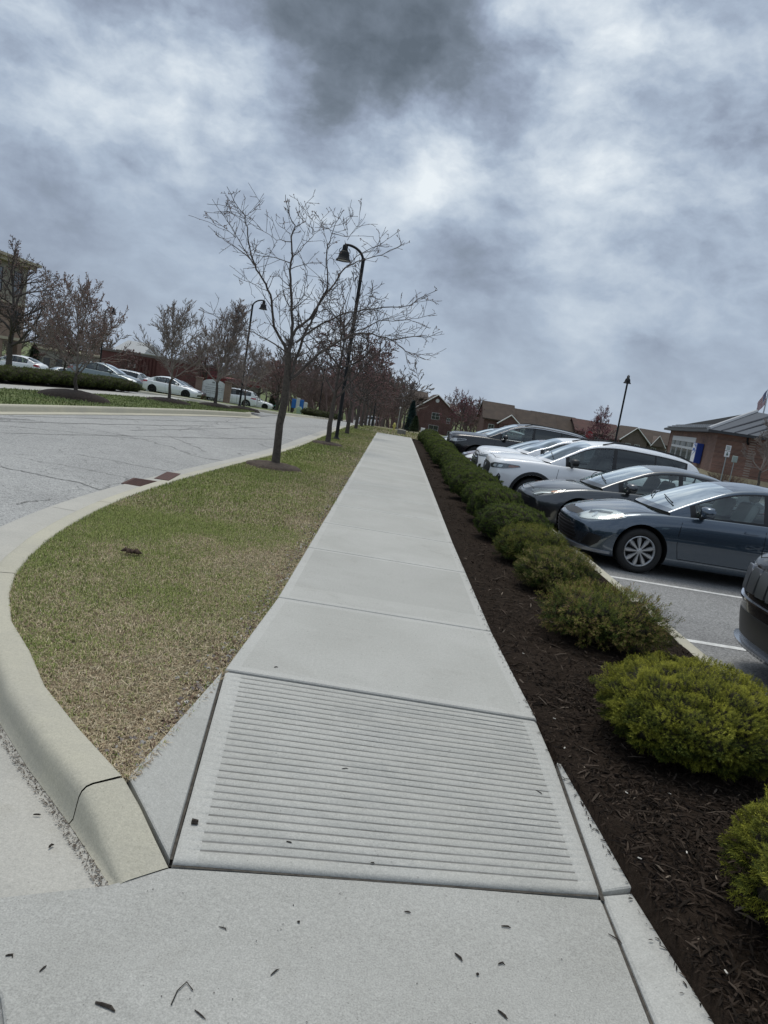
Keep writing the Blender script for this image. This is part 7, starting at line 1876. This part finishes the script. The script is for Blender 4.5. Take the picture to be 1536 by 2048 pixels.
# lamp in the right-hand car park
p = A(1230, 885, 47); place(lamp, False, (p.x-.0, 47, zg), R(75), 'black bell lamp post standing in the right-hand car park', GL)['category'] = 'lamp post'
# stop sign
p = A(1178, 869, 70); st = empty('stop_sign', (p.x, 70, h(p.x, 70)-.1)); tag(st, 'red octagonal stop sign beyond the parked cars', 'stop sign'); zc = p.z-(h(p.x, 70)-.1)
b = MB(); post(b, 0, .03, 0, zc+.35); b.build('post', mat('galvanised', (.30, .33, .32), .5, metal=.4), st)
def octo(r, y0, y1, nm, m, par):
    b = MB(); pts = [(r*math.cos(R(22.5+45*k)), r*math.sin(R(22.5+45*k))) for k in range(8)]; b.add([(x, y0, zc+z) for x, z in pts]+[(x, y1, zc+z) for x, z in pts], [tuple(range(8)), tuple(range(8, 16))[::-1]]+[(k, 8+k, 8+(k+1) % 8, (k+1) % 8) for k in range(8)]); return b.build(nm, m, par)
M_stw = mat('stop_white', (.62, .60, .60), .6); octo(.41, -.008, .008, 'border', M_stw, st); fc = octo(.385, -.014, -.009, 'face', mat('stop_red', (.36, .015, .02), .5), st)
cu = bpy.data.curves.new('stop_text', 'FONT'); cu.body = 'STOP'; cu.size = .30; cu.align_x = 'CENTER'; cu.align_y = 'CENTER'; cu.extrude = .002; to = bpy.data.objects.new('lettering', cu); COL.objects.link(to)
dg = bpy.context.evaluated_depsgraph_get(); dg.update(); me = bpy.data.meshes.new_from_object(to.evaluated_get(dg)); bpy.data.objects.remove(to); to = bpy.data.objects.new('lettering', me); COL.objects.link(to); me.materials.clear(); me.materials.append(M_stw); to.parent = fc; to.location = (0, -.018, zc); to.rotation_euler.x = R(90)
# ---------------- apartments
def gable_block(name, pxl, pxr, ylow, Y, he, hr, label, wallm, roofm, dep=12, facing='eave', base_drop=1.0, wins=(), skew=0, group=None, rp=None):
    pl, pr = A(pxl, ylow, Y), A(pxr, ylow, Y+skew); zb = A(rp[0], rp[1], Y+(dep/2 if facing != 'gable' else 0)).z-hr
    r_, Ln = frame_at(name, (pl.x, pl.y), (pr.x, pr.y), zb, label, 'apartment building', group)
    b = MB(); b.box(0, Ln, 0, dep, -5, he)
    if facing == 'gable': b.add([(0, 0, he), (Ln, 0, he), (Ln/2, 0, hr), (0, dep, he), (Ln, dep, he), (Ln/2, dep, hr)], [(0, 1, 2), (3, 5, 4)])
    else: b.add([(0, 0, he), (0, dep, he), (0, dep/2, hr), (Ln, 0, he), (Ln, dep, he), (Ln, dep/2, hr)], [(0, 2, 1), (3, 4, 5)])
    b.build('wall', wallm, r_)
    b = MB(); o = .5; t = .22
    if facing == 'gable':
        sl = (hr-he)/(Ln/2)
        for s_ in (0, 1):
            x0 = -o if s_ == 0 else Ln+o; z0 = he-o*sl
            b.add([(x0, -o, z0), (Ln/2, -o, hr), (Ln/2, dep+o, hr), (x0, dep+o, z0), (x0, -o, z0+t), (Ln/2, -o, hr+t), (Ln/2, dep+o, hr+t), (x0, dep+o, z0+t)], [(0, 1, 2, 3), (4, 7, 6, 5), (0, 4, 5, 1), (2, 6, 7, 3), (3, 7, 4, 0)])
    else:
        sl = (hr-he)/(dep/2)
        for s_ in (0, 1):
            y0 = -o if s_ == 0 else dep+o; z0 = he-o*sl
            b.add([(-o, y0, z0), (-o, dep/2, hr), (Ln+o, dep/2, hr), (Ln+o, y0, z0), (-o, y0, z0+t), (-o, dep/2, hr+t), (Ln+o, dep/2, hr+t), (Ln+o, y0, z0+t)], [(0, 1, 2, 3), (4, 7, 6, 5), (0, 4, 5, 1), (2, 6, 7, 3), (3, 7, 4, 0)])
    b.build('roof', roofm, r_)
    for w_ in wins: window(r_, w_[0], w_[1], w_[2], w_[3], 0, mull=w_[4] if len(w_) > 4 else 1)
    return r_, Ln
r_, Ln = gable_block('apartment_building', 829, 903, 856, 180, 7.2, 10.6, 'brick apartment block showing its broad gable end, straight ahead past the walk', B_apt, M_shing, dep=26, facing='gable', rp=(867, 789), wins=[(3.6, 5.4, 4.9, 6.4), (3.3, 5.5, 1.4, 3.4), (7.3, 8.0, 4.4, 5.6), (8.0, 8.7, 1.2, 2.6)])
b = MB(); b.lathe([(0, -.08), (.45, -.08), (.45, -.001)], 16, 'y', (Ln/2, 0, 9.3)); b.build('round_vent', M_frame, r_)
b = MB(); b.tube([(-.5, -.52, 7.0), (Ln/2, -.52, 10.7), (Ln+.5, -.52, 7.0)], .14, 4); b.build('rake_trim', M_frame, r_)
b = MB(); b.box(-2.4, 2.2, 8, 16, 6.9, 9.6); b.add([(-2.9, 7.5, 9.3), (2.6, 7.5, 9.3), (2.6, 16.5, 9.3), (-2.9, 16.5, 9.3), (-2.0, 12, 11), (2.2, 12, 11)], [(0, 1, 5, 4), (1, 2, 5), (2, 3, 4, 5), (3, 0, 4), (0, 3, 2, 1)]); b.build('dormer', M_shing, r_)
b = MB(); b.add([(Ln-1, 8, 7.6), (Ln+2.4, 8, 6.8), (Ln+2.4, 20, 6.8), (Ln-1, 20, 7.6), (Ln-1, 14, 9.4), (Ln+1.6, 14, 8.6)], [(0, 1, 5, 4), (1, 2, 5), (2, 3, 4, 5), (3, 0, 4), (0, 3, 2, 1)]); b.build('side_roof', M_shing, r_)
r_, Ln = gable_block('apartment_building', 966, 1024, 856, 148, 4.6, 7.6, 'nearest brick row house with tall brown roof and small white-trimmed front gable', B_apt, M_shing, dep=10, rp=(979, 805), wins=[(1.0, 2.0, 2.0, 3.4), (3.4, 4.6, 2.0, 3.6), (7.4, 8.4, 2.2, 3.4)])
b = MB(); b.add([(2.6, -1.0, 3.9), (7.2, -1.0, 3.9), (4.9, -1.0, 5.7), (2.6, 2, 3.9), (7.2, 2, 3.9), (4.9, 3.4, 5.7)], [(0, 1, 2), (1, 4, 5, 2), (3, 0, 2, 5)]); b.box(2.9, 6.9, -.9, .0, -.5, 3.9); b.build('porch', B_apt, r_)
b = MB(); b.tube([(2.4, -1.1, 3.8), (4.9, -1.1, 5.8), (7.4, -1.1, 3.8)], .13, 4); b.build('gable_trim', M_frame, r_); window(r_, 4.0, 5.8, 2.2, 3.6, -.9)
for i, (a_, b_, hr_, ry_, lb) in enumerate([(1026, 1066, 6.6, 818, 'brown-roofed row house section left of the middle, behind the black SUV roof'), (1067, 1109, 6.6, 824, 'brown-roofed row house section in the middle, behind the white crossovers'), (1110, 1152, 6.6, 831, 'brown-roofed row house section right of the middle, left of the stop sign')]):
    gable_block('row_house', a_, b_, 860, 150+i, 3.9, hr_, lb, B_apt, M_shing, dep=9, wins=[(1.2, 2.2, 1.4, 3.0), (4.0, 5.2, 1.4, 3.0)], rp=(a_, ry_))
M_rr = mat('reddish_shingles', (.10, .052, .045), .95, var=(.07, .043, .037), vscale=1)
r_, Ln = gable_block('row_house', 1153, 1238, 868, 150, 4.2, 6.3, 'reddish-roofed row house directly behind the stop sign', B_apt, M_rr, dep=9, wins=[(1.0, 2.0, 2.2, 3.4), (3.8, 4.8, 2.2, 3.4), (6.6, 7.6, 2.2, 3.4)], rp=(1153, 839))
b = MB(); b.add([(5.6, -1.2, 3.6), (9.0, -1.2, 3.6), (7.3, -1.2, 5.3), (5.6, 2, 3.6), (9.0, 2, 3.6), (7.3, 3, 5.3)], [(0, 1, 2), (1, 4, 5, 2), (3, 0, 2, 5)]); b.box(5.8, 8.8, -1.1, 0, 0, 3.6); b.build('porch', B_apt, r_); b = MB(); b.tube([(5.4, -1.3, 3.5), (7.3, -1.3, 5.4), (9.2, -1.3, 3.5)], .12, 4); b.build('gable_trim', M_frame, r_)
B_grey = brick('brown_grey_brick', (.14, .105, .085), (.11, .08, .065), (.20, .17, .15))
r_, Ln = gable_block('row_house', 1240, 1292, 895, 140, 4.5, 6.8, 'brown gabled house between the lamp post and the brick service building', B_grey, M_shing, dep=10, facing='gable', wins=[(.9, 1.7, 2.6, 3.8), (2.6, 3.4, 2.6, 3.8), (.9, 1.7, .6, 1.8)], rp=(1275, 857))
b = MB(); b.tube([(-.5, -.52, 4.3), (Ln/2, -.52, 6.9), (Ln+.5, -.52, 4.3)], .10, 4); b.build('gable_trim', M_frame, r_)
r_, Ln = gable_block('row_house', 1293, 1350, 900, 142, 4.4, 6.6, 'brown house with small gabled dormer next to the service building doors', B_grey, M_shing, dep=10, wins=[(.8, 1.6, 2.4, 3.5), (3.6, 4.4, 2.4, 3.5), (.8, 1.6, .6, 1.8)], rp=(1300, 862))
b = MB(); b.add([(.3, -.9, 3.9), (3.0, -.9, 3.9), (1.6, -.9, 5.8), (.3, 2, 3.9), (3.0, 2, 3.9), (1.6, 3, 5.8)], [(0, 1, 2), (1, 4, 5, 2), (3, 0, 2, 5)]); b.build('dormer', B_grey, r_); b = MB(); b.tube([(.2, -1, 3.8), (1.6, -1, 5.9), (3.1, -1, 3.8)], .09, 4); b.build('gable_trim', M_frame, r_)
# trees this side
M_budp = mat('pink_buds', (.26, .10, .12), .85)
rt2 = make_tree('pink_bud_tree', 3.9, 1.0, .09, 15, SPREAD, 1.25, 81, M_budp, 6000, .020, M_branch, rmin=.009, up=(20, 62))
for i, (px, Y, s_, lb) in enumerate([(922, 62, .92, 'pink-budded tree right of the gabled brick apartment block'), (1203, 64, 1.05, 'pink-budded tree left of the right-hand lamp post')]):
    x = A(px, 860, Y).x; place(rt2, i == 0, (x, Y, h(x, Y)), i*2.0, lb, None, s_)['category'] = 'tree'
x = A(819, 855, 75).x; conifer('spruce_tree', 3.1, .75, ((.015, .035, .032), (.045, .085, .08)), 6, 'blue-green spruce in front of the gabled brick apartment block', (x, 75, h(x, 75)))
x = A(829, 857, 55).x; conifer('arborvitae', 1.25, .48, ((.015, .03, .012), (.04, .07, .025)), 7, 'short rounded dark evergreen just right of the blue-green spruce', (x, 55, h(x, 55)+.05))
# boxes at the end of the walk
p = A(804, 858, 37); box_thing('utility_box', p.x, 37, h(p.x, 37)-.02, (.42, .5, .22), mat('weathered_concrete', (.25, .24, .21), .9, var=(.18, .17, .15), vscale=8), 'low grey concrete utility box in the grass past the end of the walk', 'utility box')
p = A(846, 857, 48); box_thing('utility_pedestal', p.x, 48, h(p.x, 48)-.3, (.26, .2, .75), M_white, 'small white utility pedestal beyond the hedge, below the apartment gable', 'utility box')
p = A(880, 875, 31); box_thing('utility_pedestal', p.x, 31, -.12, (.17, .15, .36), mat('mint_paint', (.42, .58, .46), .5), 'small pale green utility pedestal at the far end of the shrub row', 'utility box')
hydrant(A(789, 850, 62).x, 62, h(0, 62)-.02, mat('yellow_hydrant_paint', (.50, .45, .12), .5), 'small pale yellow hydrant in the far grass beyond the walk', .9)
p = A(796, 845, 95); b = MB(); b.lathe([(.04, -.2), (.035, 2.6), (.10, 2.62), (.12, 2.75), (.05, 2.85), (0, 2.86)], 8); o = b.build('light_pole', mat('grey_pole', (.40, .40, .38), .5), smooth=True, angle=40); o.location = (p.x, 95, h(p.x, 95)); tag(o, 'short grey light pole straight ahead beyond the end of the walk', 'pole')
# storm drain in the near gutter
p = P(285, 966, -.15); q = P(345, 957, -.0)
dr = empty('storm_drain', (p.x, p.y, -.149)); dr.rotation_euler.z = .08; tag(dr, 'rust-brown storm drain grate and kerb casting beside the lawn', 'storm drain')
M_rust = mat('rusty_iron', (.10, .048, .038), .85, var=(.07, .04, .033), vscale=20, bump=.4, bscale=60)
b = MB(); b.box(-.21, .21, -.32, .32, 0, .006); 
for k in range(7): b.box(-.17, .17, -.28+.085*k, -.235+.085*k, .0061, .012)
b.build('grate', M_rust, dr)
b = MB(); b.box(.24, .44, -.40, .40, .148, .156, .003); b.build('casting', M_rust, dr)
# sealed cracks and old tar lines across the road
def crack(px0, py0, px1, py1, w, seed, amp=.03, dz=0):
    rs = random.Random(seed); a, c = P(px0, py0, -.154), P(px1, py1, -.154); n = 40; V3 = []; d = (c-a).normalized(); nl = Vector((-d.y, d.x, 0)); off = 0
    for i in range(n+1):
        off += rs.gauss(0, amp*.35); off *= .93; p_ = a.lerp(c, i/n)+nl*off; ww = w*rs.uniform(.4, 1.3)
        for s_ in (-1, 1): q_ = p_+nl*s_*ww; V3.append((q_.x, q_.y, h(q_.x, q_.y)-.1535))
    o = mesh_obj('road_crack', V3, [(2*i, 2*i+1, 2*i+3, 2*i+2) for i in range(n)], mat('crack_tar', (.14, .138, .13), .9, var=(.22, .218, .21), vscale=30)); tag(o, kind='structure')
for i, (a, b_, c, d, w) in enumerate([(0, 932, 205, 979, .016), (150, 908, 330, 942, .010), (0, 866, 560, 878, .018), (0, 843, 420, 852, .03), (20, 832, 560, 848, .02), (260, 860, 640, 854, .02), (0, 850, 300, 880, .012), (330, 868, 420, 905, .010), (40, 1010, 105, 998, .012)]): crack(a, b_, c, d, w, i, .05)
# far wood
def wood(name, n, y0, y1, pxa, pxb, hs_, seed, m, spread=1.0):
    rs = random.Random(seed); mb = MB(); tmpl = []
    for k in range(4):
        b = MB(); tips_ = []; grow(rs, b, Vector((0, 0, 0)), Vector((0, 0, 1)), 1.0, .022, 3, dict(seg=.12, wig=.10, trop=.10, kids=[0, 5, 6, 7], t0=.18, ang=(22, 50), lr=(.40, .60)), tips_, .0045); tmpl.append((np.array([tuple(v) for v in b.v]), np.array([f for f in b.f if len(f) == 4])))
    VV = []; FF = []; off = 0
    for k in range(n):
        Y = rs.uniform(y0, y1); px = rs.uniform(pxa, pxb); x = A(px, 830, Y).x; v, f = tmpl[k % 4]; H_ = hs_*rs.uniform(.7, 1.15); a = rs.uniform(0, 6.28)
        c, s = math.cos(a), math.sin(a); q = np.c_[(v[:, 0]*c-v[:, 1]*s)*H_*1.25*spread+x, (v[:, 0]*s+v[:, 1]*c)*H_*1.25*spread+Y, v[:, 2]*H_+h(x, Y)-.3]; VV.append(q); FF.append(f+off); off += len(q)
    o = fast_mesh(name, np.concatenate(VV), quads=np.concatenate(FF), mats=[m]); tag(o, kind='stuff'); return o
M_wood = mat('far_branches', (.17, .14, .12), .95, var=(.12, .095, .085), vscale=.12); M_wood2 = mat('far_reddish_branches', (.19, .125, .115), .95, var=(.14, .10, .09), vscale=.12)
wood('far_wood', 90, 125, 210, 540, 815, 9.0, 5, M_wood)
wood('far_wood', 46, 105, 150, 600, 800, 6.0, 6, M_wood2)
wood('far_wood', 46, 120, 190, -150, 560, 8.0, 7, M_wood)
wood('far_wood', 46, 200, 260, 880, 1420, 6.5, 8, M_wood)
wood('far_wood', 40, 195, 250, 885, 985, 7.5, 9, M_wood2)
